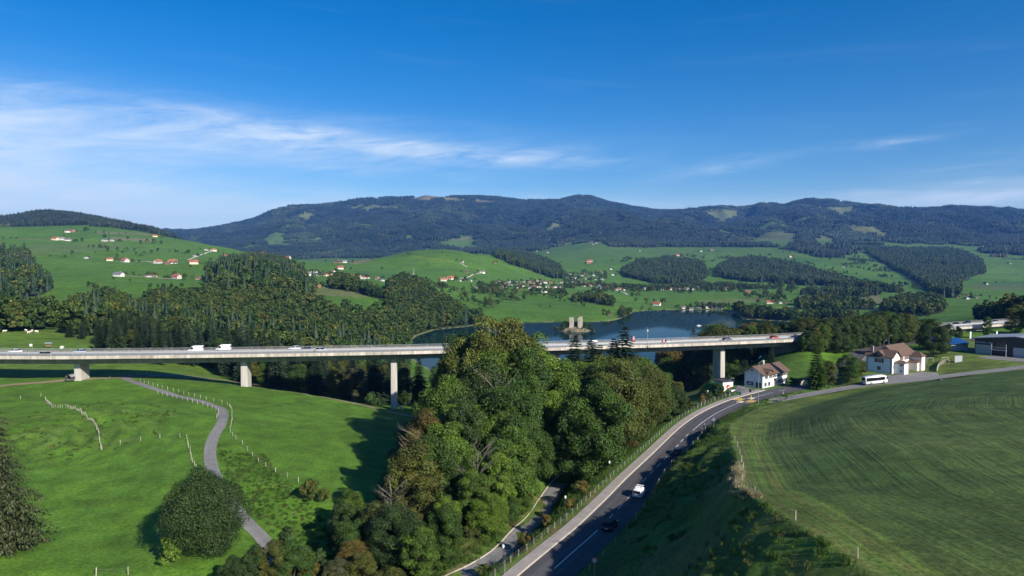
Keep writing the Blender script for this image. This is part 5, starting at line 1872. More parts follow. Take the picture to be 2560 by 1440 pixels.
# trees standing in the far fields, each on its own
FAR_TREES = [(8, 597, 5), (28, 596, 5), (41, 598, 5), (10, 617, 10), (163, 644, 8), (125, 642, 4), (238, 633, 6), (306, 633, 7), (190, 607, 9), (205, 604, 8), (352, 608, 9), (368, 607, 9), (385, 608, 10), (403, 609, 9), (455, 634, 4), (460, 700, 12), (476, 668, 8),
             (505, 661, 5), (335, 688, 9), (349, 690, 6), (215, 583, 18), (222, 716, 13), (234, 718, 12), (284, 699, 4), (325, 704, 4), (361, 740, 12), (376, 718, 10), (395, 718, 9), (410, 717, 9), (428, 718, 10), (454, 716, 9), (510, 700, 12), (525, 702, 10),
             (759, 666, 10), (815, 654, 8), (929, 652, 9), (1020, 638, 7), (1028, 638, 7), (955, 675, 7), (1105, 632, 4), (1205, 678, 5), (1187, 702, 7), (1143, 727, 8), (1125, 720, 7), (1160, 722, 7), (1178, 718, 8), (1198, 710, 8), (1072, 716, 12), (1213, 728, 7),
             (1233, 735, 9), (1250, 732, 8), (1213, 752, 9), (1225, 755, 8), (1190, 760, 12), (1200, 764, 11), (1170, 755, 12), (1155, 757, 12), (1255, 755, 9), (1298, 752, 8), (1320, 738, 9), (1340, 742, 9), (1360, 742, 9), (1298, 725, 7), (1400, 753, 11),
             (1412, 756, 10), (1437, 762, 13), (1456, 765, 14), (1460, 768, 12), (1375, 770, 5), (1350, 768, 6), (1590, 754, 11), (1615, 757, 12), (1635, 757, 9), (1655, 757, 12), (1530, 655, 4), (1606, 656, 5), (1580, 742, 12), (1595, 744, 12), (1660, 758, 12),
             (1720, 775, 14), (1625, 780, 10), (1553, 790, 16), (1570, 790, 14), (1555, 778, 14), (1605, 775, 9), (1640, 782, 7), (1660, 782, 8), (1680, 783, 7), (1700, 782, 7), (1402, 657, 4), (2055, 647, 8), (2080, 644, 7), (2100, 648, 8), (2110, 647, 7),
             (2125, 652, 5), (2135, 653, 5), (1985, 652, 5), (2150, 671, 6), (2170, 678, 5), (2184, 679, 5), (2280, 646, 4), (2307, 639, 5), (2380, 620, 5), (2410, 615, 5), (2428, 617, 5), (2015, 634, 5), (1958, 632, 5), (1975, 633, 5), (1942, 651, 6),
             (1950, 653, 9), (1963, 655, 9), (1930, 657, 8), (2440, 742, 6), (2452, 744, 8), (2475, 747, 8), (2490, 748, 7), (2380, 746, 7), (2360, 744, 6), (2460, 710, 5), (2490, 708, 5), (2510, 707, 4), (1895, 652, 8), (1905, 655, 9), (1915, 655, 8), (1925, 656, 8)]
FAR_LB = {}
n_far = 0
for px, py, hp in FAR_TREES:
    p = hit(px, py, 380)
    if p is None:
        continue
    h = hp * 1.25 / FPX * p.y
    h = min(max(h, 5.0), 22.0)
    me_ = LOWB[n_far % 3] if p.y > 900 else MIDB[n_far % 4]
    o = bpy.data.objects.new('field_tree', me_)
    o.location = (p.x, p.y, p.z - 0.2)
    k = h / 18.0
    o.scale = (k * 1.15, k * 1.15, k)
    o.rotation_euler.z = n_far * 0.9
    where = ('on the farm hill' if px < 520 else 'on the ridge behind the hamlet' if px < 1060 else 'in the meadows below the church village' if px < 1480 else 'by the lakeside farm' if py > 735 and px < 1800 else 'on the pastures beyond the lake')
    sz_ = 'small' if hp < 6 else 'mid-sized' if hp < 10 else 'large'
    tag(link(o), 'lone %s broadleaf tree %s' % (sz_, where), 'tree', 'trees standing ' + where)
    n_far += 1
# ------------------------------------------------------------------ buildings
M_WALLW = mat('white_render', (0.74, 0.73, 0.71), 0.85, var=0.06, scale=0.8)
M_WALLP = mat('pinkish_render', (0.70, 0.62, 0.56), 0.85, var=0.08, scale=0.8)
M_WALLC = mat('cream_render', (0.66, 0.58, 0.44), 0.85, var=0.1, scale=0.5)
M_ROOFB = mat('brown_tiles', (0.115, 0.070, 0.050), 0.85, var=0.25, scale=1.2, bump=0.25, bscale=6.0)
M_ROOFR = mat('red_tiles', (0.34, 0.115, 0.060), 0.85, var=0.3, scale=0.6, obj_var=0.2)
M_ROOFD = mat('dark_tiles', (0.13, 0.085, 0.070), 0.85, var=0.3, scale=0.6, obj_var=0.25)
M_ROOFG = mat('grey_roof', (0.17, 0.17, 0.175), 0.8, var=0.2, scale=0.6, obj_var=0.25)
M_TRIM = mat('grey_stone_trim', (0.26, 0.26, 0.27), 0.85)
M_GLASS = mat('window_glass', (0.02, 0.025, 0.035), 0.12, spec=0.8)
M_FRAME = mat('white_frame', (0.70, 0.70, 0.68), 0.6)
M_SHUT = mat('dark_shutter', (0.05, 0.055, 0.065), 0.7)
M_SHUTR = mat('maroon_shutter', (0.16, 0.055, 0.050), 0.7)
M_WOOD = mat('brown_boards', (0.16, 0.10, 0.06), 0.85, var=0.3, scale=1.0, stretch=(4, 4, 0.4))
M_BARN = mat('weathered_barn_wood', (0.20, 0.13, 0.085), 0.9, var=0.3, scale=0.7, obj_var=0.2)
M_DOOR = mat('door_brown', (0.06, 0.045, 0.035), 0.6)
M_DARK = mat('dark_cladding', (0.045, 0.038, 0.036), 0.7, var=0.2, scale=0.6)
M_PANEL = mat('grey_panel', (0.36, 0.38, 0.42), 0.5, 0.2)
M_METAL = mat('sheet_metal_roof', (0.30, 0.31, 0.32), 0.55, 0.3, var=0.12, scale=0.4)
M_SOLAR = mat('solar_panel', (0.020, 0.075, 0.24), 0.25, 0.2, var=0.35, scale=0.35)
M_STONE = mat('ruin_stone', (0.42, 0.38, 0.31), 0.95, var=0.35, scale=0.5, bump=0.5, bscale=1.6)
M_RED = mat('red_paint', (0.55, 0.035, 0.03), 0.5)


def window(parent, face, u, z, w, h, shutters=None, half=(0, 0, 0, 0)):
    """A framed window on a wall: face S/N run along x, W/E along y; u is the position along the wall."""
    x0, x1, y0, y1 = half

    def bx(a, b, c, d, t0, t1):
        m = MB()
        if face == 'S':
            return m.box(a, b, y0 - t1, y0 - t0, c, d)
        if face == 'N':
            return m.box(a, b, y1 + t0, y1 + t1, c, d)
        if face == 'W':
            return m.box(x0 - t1, x0 - t0, a, b, c, d)
        return m.box(x1 + t0, x1 + t1, a, b, c, d)
    f = MB()
    for a, b, c, d in ((u - w / 2 - 0.09, u - w / 2, z, z + h), (u + w / 2, u + w / 2 + 0.09, z, z + h), (u - w / 2 - 0.09, u + w / 2 + 0.09, z + h, z + h + 0.09), (u - w / 2 - 0.14, u + w / 2 + 0.14, z - 0.12, z), (u - 0.035, u + 0.035, z, z + h)):
        g = bx(a, b, c, d, -0.02, 0.05)
        f.add(g.v, g.f)
    fo = f.build('window', M_FRAME, parent)
    bx(u - w / 2, u + w / 2, z, z + h, -0.02, 0.02).build('pane', M_GLASS, fo)
    if shutters:
        for s in (-1, 1):
            c = u + s * (w / 2 + 0.12 + w * 0.25)
            bx(c - w * 0.25, c + w * 0.25, z - 0.05, z + h + 0.05, 0.01, 0.07).build('shutter', shutters, fo)


def gable_walls(mb, x0, x1, y0, y1, z0, he, hr, axis='x'):
    if axis == 'x':
        ym = (y0 + y1) / 2
        v = [(x0, y0, z0), (x1, y0, z0), (x1, y1, z0), (x0, y1, z0), (x0, y0, he), (x1, y0, he), (x1, y1, he), (x0, y1, he), (x0, ym, hr), (x1, ym, hr)]
        f = [(0, 1, 5, 4), (2, 3, 7, 6), (0, 4, 8, 7, 3), (1, 2, 6, 9, 5), (4, 5, 9, 8), (6, 7, 8, 9), (0, 3, 2, 1)]
    else:
        xm = (x0 + x1) / 2
        v = [(x0, y0, z0), (x1, y0, z0), (x1, y1, z0), (x0, y1, z0), (x0, y0, he), (x1, y0, he), (x1, y1, he), (x0, y1, he), (xm, y0, hr), (xm, y1, hr)]
        f = [(0, 1, 5, 8, 4), (2, 3, 7, 9, 6), (0, 4, 7, 3), (1, 2, 6, 5), (4, 8, 9, 7), (6, 9, 8, 5), (0, 3, 2, 1)]
    return mb.add(v, f)


def gable_roof(mb, x0, x1, y0, y1, he, hr, ov=0.7, t=0.22, axis='x', hip=0.0):
    """Two sloping slabs with eaves; axis is the ridge direction; hip cuts the gable ends back."""
    def T(p):
        return p if axis == 'x' else (p[1], p[0], p[2])
    if axis != 'x':
        x0, x1, y0, y1 = y0, y1, x0, x1
    ym, k = (y0 + y1) / 2, (hr - he) / ((y1 - y0) / 2)
    for s in (-1, 1):
        ye = (y0 - ov) if s < 0 else (y1 + ov)
        ze = he - k * ov
        a = [(x0 - ov, ye, ze), (x1 + ov, ye, ze), (x1 + ov - hip, ym, hr), (x0 - ov + hip, ym, hr)]
        up = [(p[0], p[1], p[2] + t) for p in a]
        mb.add([T(p) for p in a + up], [(0, 1, 2, 3), (4, 7, 6, 5), (0, 4, 5, 1), (1, 5, 6, 2), (2, 6, 7, 3), (3, 7, 4, 0)])
    if hip:
        for e, xr in ((x0 - ov, x0 - ov + hip), (x1 + ov, x1 + ov - hip)):
            ze = he - k * ov + t
            mb.add([T(p) for p in ((e, y0 - ov, ze), (e, y1 + ov, ze), (xr, ym, hr + t))], [(0, 1, 2)])
    return mb


def flat_text(txt, size, material, parent, loc, rot, name='lettering'):
    cu = bpy.data.curves.new(name, 'FONT')
    cu.body, cu.size, cu.extrude = txt, size, 0.01
    cu.align_x = cu.align_y = 'CENTER'
    cu.materials.append(material)
    o = link(bpy.data.objects.new(name, cu), parent)
    o.location, o.rotation_euler = loc, rot
    return o


# the white house on the road
C = Vector((91.6, 247.2, 0))
hz_ = gz(95.7, 255.2)
house = empty('white_house', (95.9, 255.4, hz_), R(39.7), 'white two-storey house with brown tiled roof and a blue-painted gable', 'house')
HB = (-8.75, 8.75, -3.75, 3.75)
gable_walls(MB(), *HB, -0.6, 5.4, 7.75).build('wall', M_WALLW, house)
rf = gable_roof(MB(), *HB, 5.4, 7.75, 0.9, 0.2).build('roof', M_ROOFB, house)
MB().box(-1.2, -0.5, 0.4, 1.1, 7.0, 9.3).build('chimney', M_WALLC, rf)
gable_roof(gable_walls(MB(), -6.6, -3.4, -4.6, -0.5, 5.2, 5.9, 6.9, 'y'), -6.6, -3.4, -4.7, -0.4, 5.9, 6.9, 0.35, 0.12, 'y').build('dormer', M_ROOFB, rf)
for u in (-6.2, -3.2, -0.6, 2.2, 5.4, 7.4):
    window(house, 'S', u, 3.4, 1.0, 1.4, M_SHUT, HB)
for u in (0.9, 3.4, 5.6, 7.4):
    window(house, 'S', u, 0.9, 1.0, 1.3, M_SHUT if u != 0.9 else None, HB)
for u in (-6.8, -4.2):
    window(house, 'S', u, 0.6, 1.5, 1.5, None, HB)
window(house, 'W', 0.6, 6.0, 0.7, 0.6, None, HB)
MB().box(-8.83, -8.75, -3.1, -2.2, -0.1, 2.1).build('door', M_DOOR, house)
MB().box(-8.83, -8.75, -1.9, -1.0, -0.1, 2.1).build('door', M_DOOR, house)
bb = MB().box(-8.84, -8.75, -0.1, 2.7, 0.7, 2.1).build('billboard', mat('billboard_navy', (0.06, 0.07, 0.16), 0.5), house)
MB().add([(-8.85, 0.4, 1.1), (-8.85, 2.3, 1.1), (-8.85, 1.7, 1.5), (-8.85, 1.2, 1.75), (-8.85, 0.7, 1.35)], [(0, 1, 2, 3, 4)]).build('picture', mat('billboard_picture', (0.5, 0.45, 0.55), 0.5), bb)
MB().tube([(-8.85, 3.6, 5.0), (-8.85, 3.6, 0.1)], 0.06, 5).build('downpipe', M_DARKPOLE, house)
MB().box(-1.0, 0.9, -4.9, -3.77, 2.75, 2.95).build('porch_roof', M_SHUT, house)
MB().box(-0.6, 0.4, -3.86, -3.75, -0.1, 2.2).build('door', M_DOOR, house)
p = hit(2012, 962)
tw = empty('timber_wall', (p.x, p.y, p.z), R(36), 'low pale timber wall on the grass past the white house', 'wall')
for i in range(7):
    MB().box(-3.0 + i * 0.86, -3.0 + i * 0.86 + 0.84, -0.1, 0.1, -0.3, 1.7).build('board', M_WALLC, tw)

# the old station
sz = gz(150, 263)
st = empty('station_building', (144.6, 257.4, sz), R(36.9), 'old pinkish-white station with steep brown roofs, shutters and side annexes', 'building')
FB = (0, 6.2, 0, 9.6)
gable_walls(MB(), *FB, -0.6, 6.4, 8.6, 'y').build('wall', M_WALLW, st)
r1 = gable_roof(MB(), *FB, 6.4, 8.6, 0.7, 0.2, 'y').build('roof', M_ROOFB, st)
gable_roof(gable_walls(MB(), -0.2, 3.0, 3.4, 6.2, 6.2, 7.2, 8.4, 'x'), -0.3, 3.0, 3.4, 6.2, 7.2, 8.4, 0.35, 0.12, 'x').build('dormer', M_ROOFB, r1)
for y in (0.05, 9.05):
    MB().box(-0.05, 0.12, y - 0.05 if y < 1 else y + 0.05, y + 0.55, -0.5, 6.35).build('corner_stones', M_TRIM, st)
window(st, 'W', 4.8, 3.9, 1.5, 1.5, M_SHUT, FB)
window(st, 'W', 4.8, 1.0, 1.3, 1.4, None, FB)
window(st, 'W', 4.8, 7.0, 0.8, 0.8, None, (-0.2, 3, 0, 9.6))
WB = (6.2, 21.0, 0.9, 8.7)
gable_walls(MB(), *WB, -0.6, 6.6, 9.9, 'x').build('wall', M_WALLP, st)
gable_roof(MB(), 4.4, 21.0, 0.9, 8.7, 6.6, 9.9, 0.7, 0.2, 'x', 1.2).build('roof', M_ROOFB, st)
for u in (8.2, 10.4, 13.4, 15.0, 16.6):
    window(st, 'S', u, 4.3, 0.9, 1.5, M_SHUTR, WB)
for u in (10.4, 12.6, 15.2):
    window(st, 'S', u, 1.0, 0.8, 2.0, None, WB)
AB = (1.6, 5.0, -3.7, 0.0)
MB().box(*AB, -0.6, 4.2).build('annex_wall', M_WALLW, st)
gable_roof(MB(), *AB, 4.2, 5.0, 0.35, 0.15, 'y', 1.2).build('annex_roof', M_ROOFB, st)
window(st, 'W', -2.6, 3.2, 0.9, 0.6, None, AB)
window(st, 'W', -2.6, 1.1, 0.9, 0.5, None, AB)
AB2 = (17.2, 20.4, -3.4, 0.9)
MB().box(*AB2, -0.6, 5.8).build('annex_wall', M_WALLP, st)
gable_roof(MB(), *AB2, 5.8, 7.2, 0.5, 0.15, 'y', 2.0).build('annex_roof', M_ROOFB, st)
AB3 = (15.2, 17.2, -2.6, 0.9)
MB().box(*AB3, -0.6, 3.1).build('annex_wall', M_WALLP, st)
MB().add([(14.9, -2.9, 3.1), (17.2, -2.9, 3.9), (17.2, 0.9, 3.9), (14.9, 0.9, 3.1), (14.9, -2.9, 3.25), (17.2, -2.9, 4.05), (17.2, 0.9, 4.05), (14.9, 0.9, 3.25)], [(0, 3, 2, 1), (4, 5, 6, 7), (0, 1, 5, 4), (1, 2, 6, 5), (2, 3, 7, 6), (3, 0, 4, 7)]).build('annex_roof', M_ROOFB, st)
MB().box(1.0, 1.7, 7.6, 8.3, 7.4, 9.9).build('chimney', M_TRIM, st)

# small white pavilion at the road bend
p = hit(1812, 976)
pv_ = empty('white_pavilion', (p.x + 0.3, p.y + 2.6, p.z), R(24), 'small white flat-roofed pavilion with a red emblem on its wall', 'pavilion')
MB().box(-2.4, 2.4, -2.4, 2.4, -0.8, 3.1).build('wall', M_WALLW, pv_)
MB().box(-2.8, 2.8, -2.7, 2.9, 3.1, 3.4).build('roof', M_DARK, pv_)
MB().add([(-0.9, -2.43, 0.9), (-0.3, -2.43, 0.6), (0.1, -2.43, 1.2), (1.3, -2.43, 1.6), (0.4, -2.43, 1.9), (-0.1, -2.43, 2.2), (-0.7, -2.43, 1.8)], [(0, 1, 2, 3, 4, 5, 6)]).build('emblem', M_RED, pv_)
MB().box(-2.43, -2.4, -1.5, -0.5, -0.2, 2.0).build('door', M_DOOR, pv_)

# dark hall with its sign
ux, uy = 0.60, -0.80
hall_o = Vector((199.5, 292, gz(206, 300)))
hall = empty('dark_hall', hall_o, math.atan2(uy, ux), 'large dark hall with shallow metal roof, grey panels and a LOCATION BOX sign', 'hall')
MB().add([(0, 0, -1.5), (30, 0, -1.5), (30, 22, -1.5), (0, 22, -1.5), (0, 0, 6.6), (15, 0, 8.4), (30, 0, 6.6), (0, 22, 6.6), (15, 22, 8.4), (30, 22, 6.6)],
         [(0, 1, 6, 5, 4), (3, 7, 8, 9, 2), (0, 4, 7, 3), (1, 2, 9, 6), (0, 3, 2, 1)]).build('wall', M_DARK, hall)
gable_roof(MB(), 0, 30, 0, 22, 6.6, 8.4, 0.9, 0.3, 'y').build('roof', M_METAL, hall)
MB().box(0.3, 6.3, -0.08, 0.0, -0.2, 4.1).build('wall_panel', M_PANEL, hall)
MB().box(14.0, 21.0, -0.08, 0.0, -0.2, 3.9).build('roller_door', M_PANEL, hall)
sg = MB().box(0.25, 6.4, -0.14, 0.0, 4.4, 5.7).build('sign_board', mat('sign_navy', (0.02, 0.025, 0.07), 0.5), hall)
flat_text('LOCATION   BOX', 0.80, M_FRAME, sg, (3.3, -0.16, 5.02), (math.pi / 2, 0, 0))
MB().box(8.0, 11.0, -0.09, 0.0, 3.2, 6.4).build('window', M_GLASS, hall)
bal = MB().box(6.6, 12.2, -2.2, -0.02, 2.4, 2.6).build('balcony', M_PANEL, hall)
for x in (6.8, 12.0):
    MB().box(x, x + 0.16, -2.15, -2.0, -0.5, 5.0).build('balcony_post', M_FRAME, bal)
for z in (3.3, 3.7):
    MB().box(6.6, 12.2, -2.15, -2.08, z, z + 0.08).build('balcony_rail', M_FRAME, bal)
# blue-roofed workshop with solar panels
p0_ = Vector((191.5, 303, gz(194, 305)))
ws = empty('workshop', p0_, math.atan2(-0.25, 0.97), 'low grey workshop under a blue roof of solar panels beside the hall', 'building')
MB().add([(0, 0, -1.5), (11, 0, -1.5), (11, 11, -1.5), (0, 11, -1.5), (0, 0, 3.1), (11, 0, 3.1), (11, 11, 4.2), (0, 11, 4.2)], [(0, 1, 5, 4), (2, 3, 7, 6), (0, 4, 7, 3), (1, 2, 6, 5), (4, 5, 6, 7), (0, 3, 2, 1)]).build('wall', M_PANEL, ws)
MB().add([(-0.5, -0.6, 3.05), (11.5, -0.6, 3.05), (11.5, 11.4, 4.35), (-0.5, 11.4, 4.35), (-0.5, -0.6, 3.25), (11.5, -0.6, 3.25), (11.5, 11.4, 4.55), (-0.5, 11.4, 4.55)],
         [(0, 3, 2, 1), (4, 5, 6, 7), (0, 1, 5, 4), (1, 2, 6, 5), (2, 3, 7, 6), (3, 0, 4, 7)]).build('roof', mat('blue_sheet', (0.03, 0.10, 0.30), 0.4, 0.2), ws)
for i in range(6):
    for j in range(4):
        x, y = 0.0 + i * 1.85, 0.0 + j * 2.75
        k = (4.55 - 3.25) / 12.0
        z = 3.30 + (y + 0.6) * k
        MB().add([(x, y, z), (x + 1.75, y, z), (x + 1.75, y + 2.6, z + 2.6 * k), (x, y + 2.6, z + 2.6 * k), (x, y, z + 0.05), (x + 1.75, y, z + 0.05), (x + 1.75, y + 2.6, z + 2.6 * k + 0.05), (x, y + 2.6, z + 2.6 * k + 0.05)],
                 [(0, 3, 2, 1), (4, 5, 6, 7), (0, 1, 5, 4), (1, 2, 6, 5), (2, 3, 7, 6), (3, 0, 4, 7)]).build('solar_panel', M_SOLAR, ws)
for u in (2.2, 4.6):
    window(ws, 'S', u, 1.2, 1.8, 1.0, None, (0, 11, 0, 11))
# garden things between station and hall
def swing():
    p = hit(2362, 908)
    o = empty('swing_frame', p, R(20), 'pale wooden swing frame in the station garden', 'swing')
    for x in (-1.6, 1.6):
        MB().tube([(x, -0.9, -0.2), (x, 0, 2.4)], 0.07, 5).build('leg', M_POST, o)
        MB().tube([(x, 0.9, -0.2), (x, 0, 2.4)], 0.07, 5).build('leg', M_POST, o)
    MB().tube([(-1.9, 0, 2.4), (1.9, 0, 2.4)], 0.08, 5).build('crossbar', M_POST, o)
    return o


swing()
p = hit(2396, 905)
cs_o = empty('corrugated_screen', p, R(8), 'grey corrugated metal screen in the garden before the workshop', 'screen')
for i in range(9):
    MB().box(-1.7 + i * 0.38, -1.7 + i * 0.38 + 0.36, -0.04 - 0.03 * (i % 2), 0.04, -0.3, 2.6).build('sheet', M_PANEL, cs_o)
bf = pxs((2342, 930), (2346, 918), (2356, 910), (2366, 905), (2374, 902))
bfo = empty('board_fence', bf[0], 0, 'curved low board fence between the station yard and the lawn', 'fence')
for q in resample(bf, 0.5):
    o = MB().box(-0.22, 0.22, -0.03, 0.03, -0.3, 1.5).build('board', M_POST, bfo)
    o.location = (q.x - bf[0].x, q.y - bf[0].y, gz(q.x, q.y) - bf[0].z)
    o.rotation_euler.z = R(55)
p = hit(2325, 906)
gp = empty('goal_frame', p, R(10), 'small white goal frame on the station lawn', 'goal')
for x in (-1.5, 1.5):
    MB().tube([(x, 0, -0.1), (x, 0, 1.9)], 0.05, 5).build('post', M_FRAME, gp)
MB().tube([(-1.5, 0, 1.9), (1.5, 0, 1.9)], 0.05, 5).build('crossbar', M_FRAME, gp)
for px, py, h, lb in ((2424, 855, 5.2, 'white leaning flag banner beside the motorway wall'), (2490, 850, 4.5, 'white square sign on a post behind the hall')):
    p = hit(px, py)
    o = empty('banner_sign', p, R(20), lb, 'sign')
    MB().tube([(0, 0, -0.2), (0.1, 0, h)], 0.06, 5).build('pole', M_STEEL, o)
    MB().box(0.05, 1.0, -0.04, 0.04, h * 0.35 if px < 2450 else h * 0.6, h).build('banner', M_FRAME, o)

# ------------------------------------------------------------------ far houses
M_WALLF = mat('village_render', (0.60, 0.57, 0.53), 0.85, obj_var=0.22)
HW = mesh_np('wall', *(lambda m: (np.array(m.v), m.f))(gable_walls(MB(), -0.5, 0.5, -0.36, 0.36, -0.25, 0.36, 0.62)), [M_WALLF])
HWC = HW.copy()
HWC.materials[0] = M_WALLC
HWB = HW.copy()
HWB.materials[0] = M_BARN
rm_ = gable_roof(MB(), -0.5, 0.5, -0.36, 0.36, 0.36, 0.62, 0.07, 0.03)
HR = {}
for k_, m_ in (('red', M_ROOFR), ('brown', M_ROOFD), ('grey', M_ROOFG)):
    HR[k_] = mesh_np('roof', np.array(rm_.v), rm_.f, [m_])
CH = mesh_np('chimney', *(lambda m: (np.array(m.v), m.f))(MB().box(0.12, 0.18, 0.02, 0.09, 0.45, 0.72)), [M_WALLC])
vr = random.Random(21)
HOUSES = []


def far_house(px, py, wpx, roof, wall, place, tall=1.0, rz=None):
    p = hit(px, py, 430)
    if p is None:
        return
    w = min(max(wpx * 0.88 / FPX * p.y, 7.0), 32.0)
    rz = vr.choice([0.2, 0.35, -0.5, 1.1, 1.35, -0.2]) if rz is None else rz
    nm = {'white': 'white', 'cream': 'cream', 'wood': 'brown wooden'}[wall]
    o = empty('farm_house' if wpx > 15 else 'village_house', p, rz, '%s house with %s roof %s' % (nm, roof, place), 'house', 'houses ' + place)
    o.scale = (w, w * vr.uniform(0.85, 1.05), min(w, 15) * tall * vr.uniform(0.72, 0.95))
    HOUSES.append((p.x, p.y, w))
    link(bpy.data.objects.new('wall', {'white': HW, 'cream': HWC, 'wood': HWB}[wall]), o)
    r_ = link(bpy.data.objects.new('roof', HR[roof]), o)
    if wpx > 9:
        link(bpy.data.objects.new('chimney', CH), r_)


R_, B_, G_, W_, C_, D_ = 'red', 'brown', 'grey', 'white', 'cream', 'wood'
PL = 'of the farms on the green hill'
for a in [(275, 652, 16, R_, C_), (312, 655, 22, R_, W_), (215, 646, 10, G_, W_), (395, 659, 20, R_, W_), (432, 659, 22, R_, W_), (418, 661, 14, B_, D_), (485, 660, 22, R_, C_), (297, 691, 24, G_, W_), (370, 693, 14, B_, W_), (386, 692, 12, B_, W_),
          (442, 697, 24, R_, W_), (496, 699, 12, B_, D_), (168, 581, 13, B_, W_), (182, 580, 12, R_, D_), (155, 600, 14, G_, W_), (170, 602, 14, G_, W_), (138, 600, 16, R_, C_), (262, 603, 14, G_, W_), (280, 603, 10, G_, W_), (388, 592, 12, R_, C_),
          (516, 626, 10, G_, W_), (534, 628, 14, R_, W_), (560, 642, 15, R_, C_), (487, 641, 8, G_, W_), (98, 724, 9, G_, W_)]:
    far_house(*a, PL)
PL = 'on the crest behind the wooded knoll'
for a in [(655, 636, 14, R_, D_), (678, 640, 12, R_, C_), (700, 643, 10, G_, D_), (720, 646, 14, R_, W_), (845, 657, 24, B_, D_), (862, 657, 12, G_, W_)]:
    far_house(*a, PL)
PL = 'in the white hamlet above the field wood'
for a in [(760, 678, 8, B_, W_), (764, 685, 9, R_, W_), (776, 689, 18, G_, W_), (789, 682, 9, G_, W_), (797, 690, 12, G_, W_), (806, 684, 10, R_, W_), (815, 690, 12, R_, C_), (828, 688, 10, R_, W_), (833, 680, 10, R_, W_), (839, 688, 10, R_, W_), (851, 673, 16, R_, W_),
          (858, 690, 12, G_, W_), (870, 692, 18, R_, C_), (884, 693, 10, R_, C_), (900, 692, 10, R_, W_), (908, 697, 15, R_, W_), (920, 696, 9, B_, W_), (943, 700, 11, R_, W_, 1.4), (956, 703, 9, G_, W_), (742, 675, 6, R_, W_), (796, 718, 10, R_, D_), (738, 674, 5, G_, W_)]:
    if len(a) == 6:
        far_house(*a[:5], PL, a[5])
    else:
        far_house(*a, PL)
PL = 'around the church village'
for a in [(1108, 702, 18, R_, W_), (1126, 699, 18, R_, C_), (1149, 703, 9, G_, W_), (1176, 703, 8, G_, W_), (1155, 656, 9, B_, W_), (1166, 682, 14, B_, D_), (1206, 683, 15, B_, W_), (1238, 658, 6, R_, D_), (1190, 722, 10, G_, W_), (1202, 716, 9, G_, W_), (1215, 720, 12, G_, W_),
          (1224, 724, 8, B_, W_), (1255, 716, 9, R_, W_), (1262, 712, 10, R_, W_), (1272, 707, 9, G_, W_), (1276, 714, 10, G_, W_), (1285, 713, 9, B_, W_), (1262, 720, 10, R_, C_), (1300, 713, 10, B_, W_), (1308, 717, 9, B_, W_), (1321, 714, 9, B_, D_), (1336, 717, 10, B_, W_),
          (1350, 718, 10, G_, W_), (1361, 731, 18, R_, W_), (1336, 710, 8, R_, W_), (1380, 724, 12, R_, D_), (1395, 718, 10, B_, W_), (1415, 730, 8, G_, W_), (1295, 721, 9, B_, W_), (1310, 706, 8, B_, W_), (1246, 709, 8, R_, W_), (1325, 722, 9, G_, W_), (1290, 706, 8, G_, W_)]:
    far_house(*a, PL)
for i in range(26):
    far_house(vr.uniform(1235, 1405), vr.uniform(704, 724), vr.uniform(7, 11), vr.choice([R_, B_, G_, B_]), vr.choice([W_, W_, C_, D_]), PL)
PL = 'in the village tucked between two hills'
for i in range(30):
    far_house(vr.uniform(1410, 1508), vr.uniform(682, 718), vr.uniform(7, 10), vr.choice([G_, G_, B_, R_]), vr.choice([W_, W_, C_]), PL)
far_house(1455, 712, 12, R_, D_, PL)
far_house(1478, 716, 12, R_, C_, PL)
PL = 'along the long village street above the lake'
for i in range(46):
    px = 1488 + (1845 - 1488) * (i + vr.uniform(0, 1)) / 46
    far_house(px, 724 + vr.uniform(-5, 3), vr.uniform(8, 13), vr.choice([R_, B_, G_, B_, G_]), vr.choice([W_, W_, W_, C_]), PL)
PL = 'at the lake shore'
for a in [(1642, 764, 20, R_, W_), (1706, 772, 12, B_, W_), (1728, 775, 9, G_, W_, ), (1712, 769, 12, G_, W_), (1752, 768, 10, B_, D_), (1760, 770, 9, G_, D_), (1768, 771, 10, G_, W_), (1776, 769, 9, B_, D_), (1784, 771, 10, B_, D_), (1792, 771, 10, G_, W_), (1800, 772, 12, G_, W_), (1808, 769, 9, B_, D_),
          (1748, 773, 8, G_, D_), (1524, 790, 9, G_, D_)]:
    far_house(*a, PL)
PL = 'of the chalet settlement below the mountain forest'
for i in range(22):
    far_house(vr.uniform(1450, 1525), vr.uniform(592, 612), 5.0, vr.choice([G_, B_]), vr.choice([D_, W_]), PL)
for i in range(10):
    far_house(vr.uniform(1315, 1345), vr.uniform(619, 632), 5.0, vr.choice([G_, B_]), vr.choice([W_, D_]), PL)
PL = 'scattered over the pastures beyond the lake'
